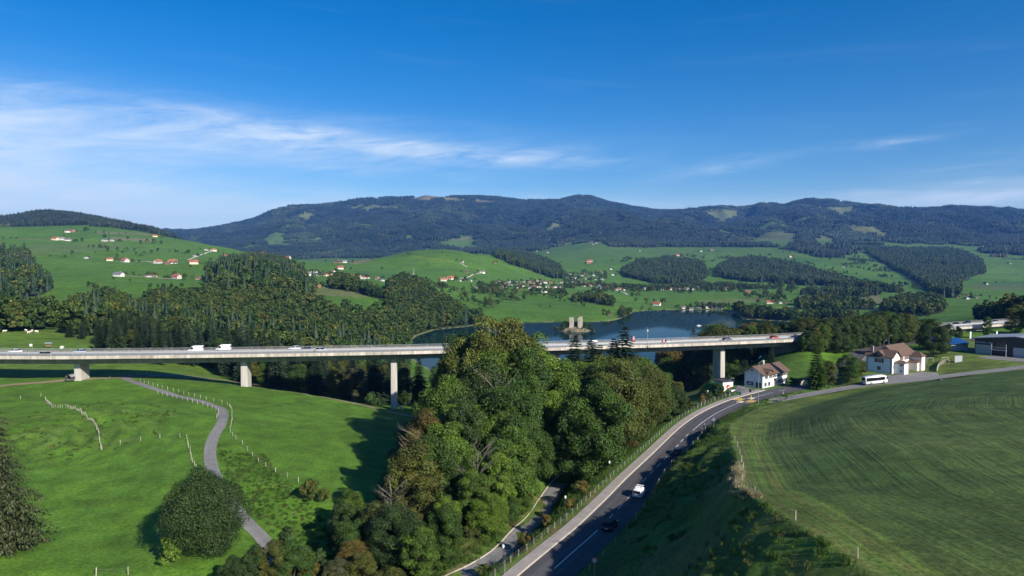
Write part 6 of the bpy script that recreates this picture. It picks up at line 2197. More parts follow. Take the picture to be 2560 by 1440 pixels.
for a in [(1870, 732, 14, R_, D_), (1925, 759, 20, R_, C_), (1950, 759, 10, G_, W_), (1965, 758, 10, G_, D_), (1600, 628, 6, G_, W_), (1690, 640, 15, R_, C_), (1682, 642, 10, R_, D_), (1475, 654, 14, R_, C_), (1470, 659, 14, R_, D_), (1527, 674, 7, G_, W_), (1531, 688, 8, G_, W_), (1752, 629, 8, G_, W_),
          (1778, 627, 12, G_, D_), (2108, 668, 7, G_, W_), (2215, 673, 11, R_, W_), (2190, 667, 8, R_, D_), (1975, 643, 8, R_, C_), (2412, 740, 16, R_, D_), (2395, 744, 12, B_, D_), (2418, 748, 12, G_, W_), (2440, 746, 9, B_, D_), (2392, 730, 8, R_, W_), (2170, 727, 8, G_, W_), (2184, 728, 8, R_, C_), (2036, 733, 8, G_, W_),
          (2095, 738, 8, R_, W_), (2467, 711, 8, G_, W_), (1370, 632, 6, G_, W_), (2525, 660, 6, G_, W_), (2460, 617, 6, R_, W_), (660, 616, 6, G_, W_), (712, 604, 5, G_, W_), (802, 612, 5, G_, C_), (1150, 624, 7, G_, D_), (1162, 624, 7, G_, W_), (1188, 620, 5, G_, W_)]:
    far_house(*a, PL)
# garden and orchard trees close to the houses
gx_, gy_ = [], []
for hx, hy, hw_ in HOUSES:
    for i in range(vr.randrange(2, 5)):
        a_, d_ = vr.uniform(0, 6.28), hw_ * vr.uniform(0.75, 1.9)
        gx_.append(hx + math.cos(a_) * d_)
        gy_.append(hy + abs(math.sin(a_)) * d_ * 1.2 - d_ * 0.15)
gx_, gy_ = np.array(gx_), np.array(gy_)
ok_ = ground_z(gx_, gy_) > LAKE + 0.8
gx_, gy_ = gx_[ok_], gy_[ok_]
n_ = len(gx_)
s_ = rng.uniform(0.28, 0.62, n_)
scatter('garden_trees', 'garden and orchard trees dotted around the far houses', np.stack([gx_, gy_, ground_z(gx_, gy_) - 0.2], -1), np.stack([np.zeros(n_), np.zeros(n_), rng.uniform(0, 6.28, n_)], -1), np.stack([s_, s_, s_ * 0.9], -1), rng.integers(0, 3, n_), C_LOW)
# farm lanes between the far houses
for i, (lb, pts) in enumerate((('pale lane zigzagging up the meadow to a white farmhouse', [(1150, 697), (1180, 688), (1205, 682), (1195, 680)]), ('pale lane from the farm up the meadow ridge', [(1168, 668), (1155, 660), (1146, 655)]), ('thin farm lane joining the red-roofed farms', [(335, 653), (365, 654), (400, 658)]),
                               ('thin lane climbing behind the red-roofed farms', [(470, 650), (490, 643), (512, 635), (530, 627)]), ('pale lane curving through the lakeside meadow', [(1520, 722), (1545, 728), (1570, 738)]), ('pale farm lane in the lower meadow', [(280, 690), (330, 691), (380, 694), (440, 698)]))):
    L_ = [hit(a_, b_, 430) for a_, b_ in pts]
    L_ = [tuple(q) for q in resample([q for q in L_ if q], 12.0)]
    sheet('farm_lane', strip_mesh('farm_lane', L_, [-2.2, 0, 2.2], M_KERB, 0.45, True), lb)
# church
p = hit(1032, 699, 430)
k = p.y / FPX
ch = empty('village_church', p, R(8), 'white village church with grey nave roof and a slender dark spire', 'church')
MB().box(0.5 * k, 4.5 * k, -2 * k, 2 * k, -2, 12.5 * k).build('tower', M_WALLW, ch)
MB().add([(0.3 * k, -2.2 * k, 12.5 * k), (4.7 * k, -2.2 * k, 12.5 * k), (4.7 * k, 2.2 * k, 12.5 * k), (0.3 * k, 2.2 * k, 12.5 * k), (2.5 * k, 0, 31 * k)], [(0, 1, 4), (1, 2, 4), (2, 3, 4), (3, 0, 4), (0, 3, 2, 1)]).build('spire', M_ROOFG, ch)
for z in (6.5, 9.5):
    MB().box(1.7 * k, 3.3 * k, -2.05 * k, -2.0 * k, z * k, (z + 1.8) * k).build('belfry_opening', M_GLASS, ch)
gable_walls(MB(), -13 * k, 0.5 * k, -3.4 * k, 3.4 * k, -2, 3.6 * k, 7.2 * k).build('wall', M_WALLC, ch)
gable_roof(MB(), -13 * k, 0.5 * k, -3.4 * k, 3.4 * k, 3.6 * k, 7.2 * k, 0.5 * k, 0.3).build('roof', M_ROOFG, ch)

# island with the ruined towers
ic = at_z(1442, 829, LAKE)
V, F = [], []
NI, NJ = 40, 12
for j in range(NJ + 1):
    for i in range(NI):
        a = 2 * math.pi * i / NI
        rr = 1 - j / NJ
        w = 1 + 0.22 * float(noise2(np.array([math.cos(a) * 1.6 + 3]), np.array([math.sin(a) * 1.6]), 5)[0])
        x = math.cos(a) * (33 if math.cos(a) < 0 else 38) * rr * w
        y = math.sin(a) * 17 * rr * w
        z = -1.5 + 6.0 * (1 - rr ** 1.6) * math.exp(-((x + 6) / 26) ** 2) + 0.9 * (1 - rr)
        V.append((x, y, z))
for j in range(NJ):
    for i in range(NI):
        k2 = (i + 1) % NI
        F.append((j * NI + i, j * NI + k2, (j + 1) * NI + k2, (j + 1) * NI + i))
isl = tag(link(bpy.data.objects.new('island', mesh_np('island', np.array(V), F, [mat('island_ground', (0.17, 0.15, 0.085), 0.95, var=0.5, scale=0.15, bump=0.4)], True))), 'small wooded island in the lake with a pale stony shore', None, None, 'structure')
isl.location = (ic.x, ic.y + 8, LAKE)


def ruin(px0, px1, py_top, py_base, label, step):
    Y = ic.y + 7
    x0, x1 = float(tan_az(px0)) * Y, float(tan_az(px1)) * Y
    zb, zt = float(ratio(py_base)) * Y, float(ratio(py_top)) * Y
    w, h = x1 - x0, zt - zb
    o = empty('ruined_tower', ((x0 + x1) / 2, Y, zb), R(-12), label, 'tower')
    m = MB()
    r = random.Random(int(px0))
    for i in range(6):
        for j in range(2):
            a0, a1 = -w / 2 + w * i / 6, -w / 2 + w * (i + 1) / 6
            b0, b1 = (-w / 2, 0.0) if j == 0 else (0.003, w / 2)
            top = h * (1 - (0.10 * step * (1 if i < 2 else 0)) - r.uniform(0, 0.035) - (0.25 if j else 0))
            m.box(a0 + 0.002 * i, a1, b0, b1, -3, top)
    m.build('masonry', M_STONE, o)
    sk = MB()
    sk.add([(-w * 0.75, -w * 0.56, -3), (w * 0.15, -w * 0.56, -3), (w * 0.15, -w * 0.56, h * 0.12), (-w * 0.5, -w * 0.56, h * 0.3), (-w * 0.75, -w * 0.5, -3), (w * 0.15, -w * 0.5, -3), (w * 0.15, -w * 0.5, h * 0.12), (-w * 0.5, -w * 0.5, h * 0.3)],
           [(0, 1, 2, 3), (4, 7, 6, 5), (0, 3, 7, 4), (1, 5, 6, 2), (2, 6, 7, 3)]).build('broken_wall', M_STONE, o)
    MB().box(-0.35, 0.35, -w / 2 - 0.02, -w / 2 + 0.05, h * 0.55, h * 0.55 + 1.0).build('opening', M_GLASS, o)


ruin(1424, 1434, 793, 822, 'ruined square stone tower with a broken wall at its foot', 0)
ruin(1445, 1456, 791, 820, 'ruined stone tower with a stepped top on the island', 1)
ir = random.Random(4)


def island_z(x, y):
    rr = math.hypot(x / (33 if x < 0 else 38), y / 17)
    return -1.5 + 6.0 * (1 - min(rr, 1) ** 1.6) * math.exp(-((x + 6) / 26) ** 2) + 0.9 * (1 - min(rr, 1))


tow = [float(tan_az(1429)) * (ic.y + 7) - ic.x, float(tan_az(1450.5)) * (ic.y + 7) - ic.x]
n_i = 0
while n_i < 34:
    a_, q_ = ir.uniform(0, 6.28), math.sqrt(ir.uniform(0, 0.72))
    x, y = math.cos(a_) * 33 * q_, math.sin(a_) * 17 * q_
    if x > 20:
        continue
    h = ir.uniform(6, 10.5)
    if y < 1.5:
        h = ir.uniform(2.2, 3.6) if any(abs(x - t_) < 5.5 for t_ in tow) else ir.uniform(4, 7)
    if y < -9 and x > -8:
        continue
    o = bpy.data.objects.new('island_tree', MIDB[n_i % 4])
    o.location = (ic.x + x, ic.y + 8 + y, LAKE + island_z(x, y) - 0.3)
    o.scale = (h / 18 * 1.3, h / 18 * 1.3, h / 18)
    o.rotation_euler.z = n_i * 0.8
    sz_ = 'low bush' if h < 4 else 'mid-sized tree' if h < 7.5 else 'taller tree'
    tag(link(o), 'bushy %s on the island around the ruined towers' % sz_, 'tree', 'trees on the island')
    n_i += 1
# ------------------------------------------------------------------ vehicles
def paint_mat(name, c, rough=0.3):
    return mat('paint_' + name, c, rough, 0.0, spec=0.6)


PAINT = {'white': paint_mat('white', (0.78, 0.78, 0.78)), 'black': paint_mat('black', (0.012, 0.013, 0.02)), 'silver': paint_mat('silver', (0.45, 0.46, 0.48)), 'grey': paint_mat('grey', (0.12, 0.13, 0.15)),
         'pale blue': paint_mat('pale_blue', (0.38, 0.47, 0.58)), 'dark blue': paint_mat('dark_blue', (0.03, 0.05, 0.10)), 'red': paint_mat('red', (0.50, 0.04, 0.03))}
M_TYRE = mat('tyre_rubber', (0.02, 0.02, 0.02), 0.9)
M_RIM = mat('alloy_rim', (0.45, 0.45, 0.46), 0.35, 0.8)
M_LAMP = mat('headlight_glass', (0.75, 0.77, 0.80), 0.15)
M_TAIL = mat('tail_light', (0.45, 0.02, 0.02), 0.3)
M_CARGL = mat('car_glass', (0.010, 0.011, 0.014), 0.25, spec=0.25)
M_PLATE = mat('number_plate', (0.75, 0.75, 0.72), 0.5)


def wheel_mesh(r, w):
    m = MB()
    n = 12
    rings = []
    for y, k in ((-w / 2, 0.93), (-w / 2 + 0.03, 1.0), (w / 2 - 0.03, 1.0), (w / 2, 0.93)):
        rings.append([(math.cos(2 * math.pi * i / n) * r * k, y, math.sin(2 * math.pi * i / n) * r * k) for i in range(n)])
    m.loft(rings)
    t = mesh_np('tyre', np.array(m.v), m.f, [M_TYRE])
    m = MB()
    m.loft([[(math.cos(2 * math.pi * i / n) * r * 0.62, y, math.sin(2 * math.pi * i / n) * r * 0.62) for i in range(n)] for y in (-w / 2 - 0.012, w / 2 + 0.012)])
    return t, mesh_np('rim', np.array(m.v), m.f, [M_RIM])


WHEEL = {k: wheel_mesh(*v) for k, v in {'car': (0.33, 0.22), 'van': (0.35, 0.23), 'bus': (0.47, 0.28)}.items()}


def rrect(x, z0, z1, hw, c=0.16, pinch=0.0):
    """Cross-section ring of a body at x: bottom, sides, rounded shoulder."""
    t = hw - pinch
    return [(x, -hw + c * 0.4, z0), (x, hw - c * 0.4, z0), (x, hw, z0 + c), (x, hw, z1 - (z1 - z0) * 0.30), (x, t - c * 0.3, z1 - c * 0.35), (x, t - c, z1), (x, -t + c, z1), (x, -t + c * 0.3, z1 - c * 0.35), (x, -hw, z1 - (z1 - z0) * 0.30), (x, -hw, z0 + c)]


def wheels(o, kind, L, W, r, xs):
    for x in xs:
        for s in (-1, 1):
            t, rim = WHEEL[kind]
            w = link(bpy.data.objects.new('wheel', t), o)
            w.location = (x, s * (W / 2 - 0.12), r)
            link(bpy.data.objects.new('rim', rim), w)


def lights(o, L, W, zf, zr, bw=0.34):
    for s in (-1, 1):
        MB().box(L / 2 - 0.10, L / 2 + 0.012, s * (W / 2 - 0.30) - bw / 2, s * (W / 2 - 0.30) + bw / 2, zf, zf + 0.17).build('headlight', M_LAMP, o)
        MB().box(-L / 2 - 0.012, -L / 2 + 0.08, s * (W / 2 - 0.22) - 0.13, s * (W / 2 - 0.22) + 0.13, zr, zr + 0.26).build('tail_light', M_TAIL, o)
    MB().box(-L / 2 - 0.015, -L / 2 + 0.03, -0.26, 0.26, zr - 0.22, zr - 0.09).build('number_plate', M_PLATE, o)


def build_car(colour, style='hatch'):
    L, W, Hh = {'hatch': (4.2, 1.8, 1.48), 'sedan': (4.75, 1.84, 1.44), 'wagon': (4.7, 1.84, 1.50), 'suv': (4.45, 1.88, 1.70)}[style]
    o = empty('car', (0, 0, 0))
    zb = 0.90 if style != 'suv' else 1.02
    a = L / 2
    rows = [(-a, 0.42, zb - 0.16, W / 2 - 0.10), (-a + 0.12, 0.26, zb - 0.02, W / 2 - 0.03), (-a + 0.9, 0.22, zb + 0.03, W / 2), (0.3, 0.22, zb, W / 2), (a - 1.25, 0.22, zb - 0.03, W / 2), (a - 0.35, 0.24, zb - 0.16, W / 2 - 0.06), (a, 0.36, zb - 0.32, W / 2 - 0.22)]
    MB().loft([rrect(x, z0, z1, hw) for x, z0, z1, hw in rows]).build('body', PAINT[colour], o, True)
    x_r0, x_r1 = {'hatch': (-a + 0.12, -a + 0.55), 'sedan': (-a + 0.75, -a + 1.35), 'wagon': (-a + 0.10, -a + 0.50), 'suv': (-a + 0.10, -a + 0.45)}[style]
    x_f0, x_f1 = a - 1.10, a - 1.85
    hb, ht = W / 2 - 0.07, W / 2 - 0.27
    gl = MB()
    gl.add([(x_r0, -hb, zb), (x_f0, -hb, zb - 0.02), (x_f0, hb, zb - 0.02), (x_r0, hb, zb), (x_r1, -ht, Hh - 0.05), (x_f1, -ht, Hh - 0.05), (x_f1, ht, Hh - 0.05), (x_r1, ht, Hh - 0.05)],
           [(0, 1, 5, 4), (2, 3, 7, 6), (0, 4, 7, 3), (1, 2, 6, 5), (4, 5, 6, 7)]).build('windows', M_CARGL, o)
    MB().add([(x_r1 - 0.05, -ht - 0.02, Hh - 0.06), (x_f1 + 0.05, -ht - 0.02, Hh - 0.06), (x_f1 + 0.05, ht + 0.02, Hh - 0.06), (x_r1 - 0.05, ht + 0.02, Hh - 0.06), (x_r1 + 0.06, -ht + 0.1, Hh), (x_f1 - 0.1, -ht + 0.1, Hh), (x_f1 - 0.1, ht - 0.1, Hh), (x_r1 + 0.06, ht - 0.1, Hh)],
             [(0, 1, 5, 4), (2, 3, 7, 6), (0, 4, 7, 3), (1, 2, 6, 5), (4, 5, 6, 7), (0, 3, 2, 1)]).build('roof', PAINT[colour], o)
    for s in (-1, 1):
        xm = (x_r0 + x_f0) / 2 + 0.05
        MB().add([(xm - 0.06, s * (hb + 0.012), zb), (xm + 0.06, s * (hb + 0.012), zb), (xm + 0.03, s * (ht + 0.012), Hh - 0.05), (xm - 0.07, s * (ht + 0.012), Hh - 0.05)], [(0, 1, 2, 3)]).build('pillar', PAINT[colour], o)
        MB().box(x_f0 - 0.35, x_f0 - 0.18, s * (W / 2) - 0.02 if s > 0 else -W / 2 - 0.18, W / 2 + 0.18 if s > 0 else -W / 2 + 0.02, zb, zb + 0.14).build('mirror', PAINT[colour], o)
    wheels(o, 'car', L, W, 0.33, (-a + 0.85, a - 0.88))
    lights(o, L, W, zb - 0.38, zb - 0.26)
    return o


def build_van(big=True):
    L, W, Hh = (5.6, 2.0, 2.45) if big else (4.4, 1.82, 1.86)
    o = empty('van', (0, 0, 0))
    a = L / 2
    nose = 0.98 if big else 0.95
    rows = [(-a, 0.40, Hh - 0.12, W / 2 - 0.05), (-a + 0.10, 0.28, Hh - 0.03, W / 2), (0.0, 0.26, Hh, W / 2), (a - 2.1, 0.26, Hh - 0.02, W / 2), (a - 1.55, 0.26, Hh - 0.22, W / 2 - 0.01), (a - 0.92, 0.26, nose + 0.28, W / 2 - 0.03), (a - 0.25, 0.28, nose - 0.06, W / 2 - 0.08), (a, 0.34, nose - 0.32, W / 2 - 0.20)]
    MB().loft([rrect(x, z0, z1, hw, 0.15, 0.12 if z1 > 1.5 else 0.05) for x, z0, z1, hw in rows]).build('body', PAINT['white'], o, True)
    t = W / 2 - 0.30
    MB().add([(a - 0.90, -t - 0.08, nose + 0.30), (a - 0.90, t + 0.08, nose + 0.30), (a - 1.58, t, Hh - 0.20), (a - 1.58, -t, Hh - 0.20)], [(0, 1, 2, 3)]).build('windscreen', M_CARGL, o)
    for s in (-1, 1):
        y = s * (W / 2 + 0.012)
        zt = Hh * 0.82
        y2 = y + s * 0.02
        zk = Hh - 0.30 * (Hh - 0.26) - 0.05
        MB().add([(a - 2.15, y2, nose + 0.10), (a - 1.15, y2, nose + 0.10), (a - 1.38, y2, zk), (a - 2.15, y2, zk), (a - 1.55, y2 - s * 0.05, zt), (a - 2.15, y2 - s * 0.05, zt)], [(0, 1, 2, 3), (3, 2, 4, 5)]).build('side_window', M_CARGL, o)
        MB().box(a - 1.35, a - 1.12, y if s > 0 else y - 0.22, y + 0.22 if s > 0 else y, nose + 0.15, nose + 0.45).build('mirror', M_TYRE, o)
    MB().box(-a - 0.018, -a + 0.02, -W / 2 + 0.20, W / 2 - 0.20, Hh * 0.56, Hh * 0.84).build('rear_window', M_CARGL, o)
    wheels(o, 'van', L, W, 0.35, (-a + 0.95, a - 0.92))
    lights(o, L, W, nose - 0.40, 0.85)
    if not big:
        rk = MB()
        for y in (-0.6, 0.6):
            rk.box(-1.3, 0.9, y - 0.03, y + 0.03, Hh + 0.10, Hh + 0.16)
        for x in (-1.2, -0.2, 0.8):
            rk.box(x, x + 0.06, -0.62, 0.62, Hh - 0.06, Hh + 0.12)
        rk.build('roof_rack', PAINT['white'], o)
    return o


def put(o, loc, rz, label, cat, group=None, pitch=0.0):
    o.location = loc
    o.rotation_euler = (0, pitch, rz)
    tag(o, label, cat, group)
    return o


def on_road(o, px, py, z, off, label, cat, back=False):
    s = px_station(px, py, z)
    v, f = ribbon(ROAD, s - 0.5, s + 0.5, off, off + 0.01, 0.0)
    a, b = Vector(v[0]), Vector(v[-2])
    d = (b - a).normalized()
    put(o, (a + b) / 2 + Vector((0, 0, 0.012)), math.atan2(d.y, d.x), label, cat)


on_road(build_van(False), 1592, 1238, -48.1, 1.75, 'small white van with a roof rack driving along the shaded road', 'van')
on_road(build_car('black', 'hatch'), 1690, 1133, -47.9, 1.75, 'black hatchback ahead of the white van on the road', 'car')
on_road(build_car('black', 'suv'), 1512, 1318, -48.2, 1.75, 'black car in the bank shadow behind the white van', 'car')


def on_deck(o, px, v, left, label, cat):
    s = deck_s(px, v)
    q, d = deck(s, v, 0.03)
    rz = math.atan2(d.y, d.x) + (math.pi if left else 0)
    put(o, q, rz, label, cat)


on_deck(build_car('white', 'sedan'), 38, 12.0, True, 'white saloon car on the viaduct above the first pier', 'car')
on_deck(build_car('grey', 'wagon'), 117, 2.9, False, 'dark grey estate car beside the viaduct railing', 'car')
on_deck(build_car('pale blue', 'hatch'), 200, 12.0, True, 'pale blue hatchback crossing the viaduct above a pier', 'car')
on_deck(build_van(True), 488, 12.0, True, 'white delivery van on the viaduct, behind another', 'van')
on_deck(build_van(True), 558, 15.6, True, 'white delivery van on the outer lane of the viaduct', 'van')
on_deck(build_car('white', 'wagon'), 737, 15.4, True, 'white estate car on the far lane of the viaduct', 'car')
on_deck(build_car('grey', 'sedan'), 766, 12.0, True, 'grey saloon car between two pale cars on the viaduct', 'car')
on_deck(build_car('silver', 'suv'), 803, 6.2, False, 'silver off-roader in the near lane of the viaduct', 'car')
on_deck(build_car('dark blue', 'suv'), 1480, 12.0, True, 'dark car on the viaduct half hidden by spruce tips', 'car')
on_deck(build_car('silver', 'hatch'), 1672, 6.2, False, 'silver car beside the red cabinet on the viaduct', 'car')
on_deck(build_car('dark blue', 'wagon'), 1818, 6.2, False, 'dark blue estate car on the viaduct near the last pier', 'car')
on_deck(build_car('red', 'wagon'), 1936, 6.2, False, 'red and white car at the end of the viaduct', 'car')
on_deck(build_car('black', 'sedan'), 2390, 12.5, True, 'black car on the motorway above the blue roof', 'car')
on_deck(build_car('dark blue', 'hatch'), 2418, 15.6, True, 'dark hatchback on the outer motorway lane above the blue roof', 'car')
on_deck(build_car('white', 'suv'), 2467, 9.9, True, 'white car on the motorway behind the narrow tree', 'car')
on_deck(build_car('grey', 'hatch'), 2488, 12.5, True, 'grey car on the motorway behind the hall roof', 'car')
on_deck(build_car('black', 'wagon'), 2376, 2.9, False, 'black estate car at the motorway parapet behind the bush', 'car')
for px, v, lb in ((1660, 0.7, 'red emergency cabinet at the near railing of the viaduct'), (1583, 17.2, 'red emergency cabinet at the far railing of the viaduct')):
    q, d = deck(deck_s(px, v), v, 0.0)
    o = empty('emergency_cabinet', q, math.atan2(d.y, d.x), lb, 'cabinet')
    MB().box(-0.5, 0.5, -0.3, 0.3, 0.0, 2.2).build('cabinet_body', M_RED, o)
    MB().box(-0.35, 0.35, -0.33, -0.3, 1.0, 1.9).build('cabinet_door', PAINT['silver'], o)
    MB().box(-0.55, 0.55, -0.35, 0.35, 2.2, 2.3).build('cabinet_top', PAINT['silver'], o)
for px, py, col_, st_, rz, lb in ((2203, 855, 'white', 'hatch', 1.2, 'white hatchback parked at the curve of the lay-by'), (2253, 850, 'grey', 'wagon', 0.4, 'grey estate car parked under the lay-by trees'), (2271, 848, 'silver', 'sedan', 0.35, 'silver saloon parked beside a tree trunk in the lay-by')):
    p = hit(px, py)
    put(build_car(col_, st_), (p.x, p.y, p.z + 0.08), rz, lb, 'car')

# coach parked on the lane
def build_coach():
    o = empty('coach', (0, 0, 0))
    L, W, Hh = 8.2, 2.45, 3.0
    a = L / 2
    rows = [(-a, 0.45, Hh - 0.25, W / 2 - 0.08), (-a + 0.15, 0.35, Hh - 0.05, W / 2), (0, 0.33, Hh, W / 2), (a - 0.9, 0.33, Hh - 0.04, W / 2), (a - 0.25, 0.35, Hh - 0.45, W / 2 - 0.03), (a, 0.42, 1.55, W / 2 - 0.10)]
    MB().loft([rrect(x, z0, z1, hw, 0.18, 0.10) for x, z0, z1, hw in rows]).build('body', PAINT['white'], o, True)
    for s in (-1, 1):
        y = s * (W / 2 + 0.012)
        for i in range(5):
            x0 = -a + 0.35 + i * 1.38
            yy = y + s * 0.02
            MB().add([(x0, yy, 1.35), (x0 + 1.36, yy, 1.35), (x0 + 1.36, yy, 2.2), (x0, yy, 2.2), (x0 + 1.36, yy - s * 0.06, 2.55), (x0, yy - s * 0.06, 2.55)], [(0, 1, 2, 3), (3, 2, 4, 5)]).build('side_window', M_CARGL, o)
        MB().box(a - 0.30, a - 0.05, y if s > 0 else y - 0.3, y + 0.3 if s > 0 else y, 1.7, 2.3).build('mirror', M_TYRE, o)
    MB().add([(a + 0.02, -1.0, 1.45), (a + 0.02, 1.0, 1.45), (a - 0.24, 0.98, 2.55), (a - 0.24, -0.98, 2.55)], [(0, 1, 2, 3)]).build('windscreen', M_CARGL, o)
    MB().box(-a - 0.02, -a + 0.05, -0.95, 0.95, 1.6, 2.6).build('rear_window', M_CARGL, o)
    MB().box(-1.2, 0.4, -0.6, 0.6, Hh - 0.02, Hh + 0.12).build('roof_unit', PAINT['silver'], o)
    wheels(o, 'bus', L, W, 0.47, (-a + 2.0, a - 1.5))
    lights(o, L, W, 0.85, 0.9)
    return o


p = at_z(2196, 961, -42.95)
s = station(LANE, p.x, p.y)
v, f = ribbon(LANE, s - 1, s + 1, 0.2, 0.21, 0.0)
a, b = Vector(v[0]), Vector(v[-2])
d = (b - a).normalized()
put(build_coach(), (a + b) / 2 + Vector((0, 0, 0.02)), math.atan2(d.y, d.x), 'white coach with dark windows parked on the lane before the station', 'bus', None, -math.asin(d.z))

# ------------------------------------------------------------------ figures grown from skeletons
def skin_mesh(name, joints, edges, radii, material, levels=1):
    me = bpy.data.meshes.new(name)
    me.from_pydata(joints, edges, [])
    o = bpy.data.objects.new(name, me)
    COL.objects.link(o)
    sk = o.modifiers.new('skin', 'SKIN')
    for i, r in enumerate(radii):
        me.skin_vertices[0].data[i].radius = (r, r) if isinstance(r, (int, float)) else r
    me.skin_vertices[0].data[0].use_root = True
    o.modifiers.new('sub', 'SUBSURF').levels = levels
    o.modifiers['sub'].render_levels = levels
    bpy.context.view_layer.update()
    out = bpy.data.meshes.new_from_object(o.evaluated_get(bpy.context.evaluated_depsgraph_get()))
    bpy.data.objects.remove(o)
    out.name = name
    out.materials.clear()
    out.materials.append(material)
    for p in out.polygons:
        p.use_smooth = True
    return out


COWM = mat('cow_hide', (0.78, 0.72, 0.62), 0.8, var=0.12, scale=1.0)
cow_j = [(0, 0, 1.05), (0.55, 0, 1.1), (0.85, 0, 1.2), (1.15, 0, 1.3), (1.5, 0, 1.05), (-0.55, 0, 1.12), (-0.75, 0, 1.15), (-0.85, 0, 0.6), (0.55, 0.2, 0.75), (0.55, 0.22, 0.4), (0.55, 0.22, 0.02), (0.55, -0.2, 0.75), (0.6, -0.22, 0.4), (0.55, -0.22, 0.02),
         (-0.55, 0.2, 0.8), (-0.68, 0.22, 0.45), (-0.6, 0.22, 0.02), (-0.55, -0.2, 0.8), (-0.66, -0.22, 0.45), (-0.6, -0.22, 0.02), (1.15, 0.2, 1.38), (1.15, -0.2, 1.38)]
cow_e = [(0, 1), (1, 2), (2, 3), (3, 4), (0, 5), (5, 6), (6, 7), (1, 8), (8, 9), (9, 10), (1, 11), (11, 12), (12, 13), (5, 14), (14, 15), (15, 16), (5, 17), (17, 18), (18, 19), (3, 20), (3, 21)]
cow_r = [0.40, 0.36, 0.24, 0.19, 0.11, 0.36, 0.2, 0.03, 0.13, 0.07, 0.06, 0.13, 0.07, 0.06, 0.15, 0.075, 0.06, 0.15, 0.075, 0.06, 0.05, 0.05]
cow_me = skin_mesh('cow', cow_j, cow_e, cow_r, COWM)
for i, (px, py, rz, lb) in enumerate(((11, 831, 0.4, 'white cow grazing alone near the wood edge'), (65, 829, 2.8, 'white cow with lowered head beside two others'), (72, 834, 0.9, 'white cow standing lower on the slope than its neighbours'), (92, 832, 3.3, 'white cow on the wood side of the small herd'), (80, 830, 1.9, 'cow half hidden between its white neighbours'))):
    p = hit(px, py)
    o = bpy.data.objects.new('cow', cow_me)
    o.location, o.rotation_euler.z = (p.x, p.y, p.z - 0.02), rz
    tag(link(o), lb, 'cow', 'cows grazing behind the viaduct')
# round bales and the hay rack in the cattle meadow
bale = mesh_np('round_bale', *(lambda m: (np.array(m.v), m.f))(MB().loft([[(x, math.cos(6.283 * i / 14) * 0.75 * k, 0.72 + math.sin(6.283 * i / 14) * 0.75 * k) for i in range(14)] for x, k in ((-0.62, 0.86), (-0.55, 1), (0.55, 1), (0.62, 0.86))])), [mat('bale_wrap', (0.62, 0.66, 0.55), 0.5, var=0.1)])
for i, (px, py, lb) in enumerate(((77, 867, 'pale wrapped round bale uphill of the hay rack'), (155, 872, 'pale round bale in the shade near the viaduct rail'))):
    p = hit(px, py)
    o = bpy.data.objects.new('round_bale', bale)
    o.location, o.rotation_euler.z = p, 0.7 + i
    tag(link(o), lb, 'bale', 'bales in the cattle meadow')
p = hit(122, 868)
hr = empty('hay_rack', p, 0.3, 'roofed wooden hay rack standing in the cattle meadow', 'hay rack')
for x in (-1.2, 1.2):
    for y in (-0.8, 0.8):
        MB().box(x - 0.06, x + 0.06, y - 0.06, y + 0.06, -0.1, 2.0).build('post', M_BARN, hr)
gable_roof(MB(), -1.3, 1.3, -0.9, 0.9, 2.0, 2.45, 0.3, 0.06).build('roof', M_METAL, hr)
MB().box(-1.1, 1.1, -0.6, 0.6, 0.4, 1.1).build('manger', M_BARN, hr)
# livestock trailer by the first pier
p = hit(181, 952)
tl = empty('livestock_trailer', p, R(78), 'dark livestock trailer with arched cover parked beside the first pier', 'trailer')
MB().box(-2.0, 2.0, -1.1, 1.1, 0.55, 0.7).build('floor', M_STEEL, tl)
m = MB()
for s in (-1, 1):
    m.box(-2.0, 2.0, s * 1.1 - 0.04, s * 1.1 + 0.04, 0.7, 1.7)
m.box(1.96, 2.04, -1.1, 1.1, 0.7, 1.9)
m.build('side_wall', M_DARK, tl)
m = MB()
arc = [(math.cos(t_) * 1.15, 1.75 + math.sin(t_) * 0.85) for t_ in np.linspace(0, math.pi, 9)]
for (y0, z0), (y1, z1) in zip(arc[:-1], arc[1:]):
    m.add([(-2, y0, z0), (2, y0, z0), (2, y1, z1), (-2, y1, z1)], [(0, 1, 2, 3)])
m.build('cover', M_METAL, tl)
wheels(tl, 'van', 4, 2.4, 0.35, (-0.5, 0.5))
# cyclist on the road
cyc_p = px_station(1752, 1074, -47.5)
v, f = ribbon(ROAD, cyc_p - 0.5, cyc_p + 0.5, 3.0, 3.01, 0.01)
a, b = Vector(v[0]), Vector(v[-2])
d = (b - a).normalized()
rzc = math.atan2(d.y, d.x)
by = empty('bicycle', (a + b) / 2, rzc, 'bicycle ridden along the shaded edge of the road', 'bicycle')
for x in (-0.52, 0.52):
    MB().tube([(x + math.cos(t_) * 0.33, 0, 0.34 + math.sin(t_) * 0.33) for t_ in np.linspace(0, 6.283, 15)], 0.022, 4).build('wheel', M_TYRE, by)
m = MB()
for q in (((-0.52, 0, 0.34), (-0.05, 0, 0.30)), ((-0.05, 0, 0.30), (-0.2, 0, 0.92)), ((-0.05, 0, 0.30), (0.40, 0, 0.85)), ((-0.18, 0, 0.80), (0.40, 0, 0.85)), ((0.40, 0, 0.98), (0.52, 0, 0.34))):
    m.tube(q, 0.022, 5)
m.build('bicycle_frame', PAINT['dark blue'], by)
MB().box(-0.32, -0.08, -0.07, 0.07, 0.92, 0.98).build('saddle', M_TYRE, by)
MB().tube([(0.45, -0.24, 1.0), (0.42, 0, 1.02), (0.45, 0.24, 1.0)], 0.018, 5).build('handlebar', M_STEEL, by)
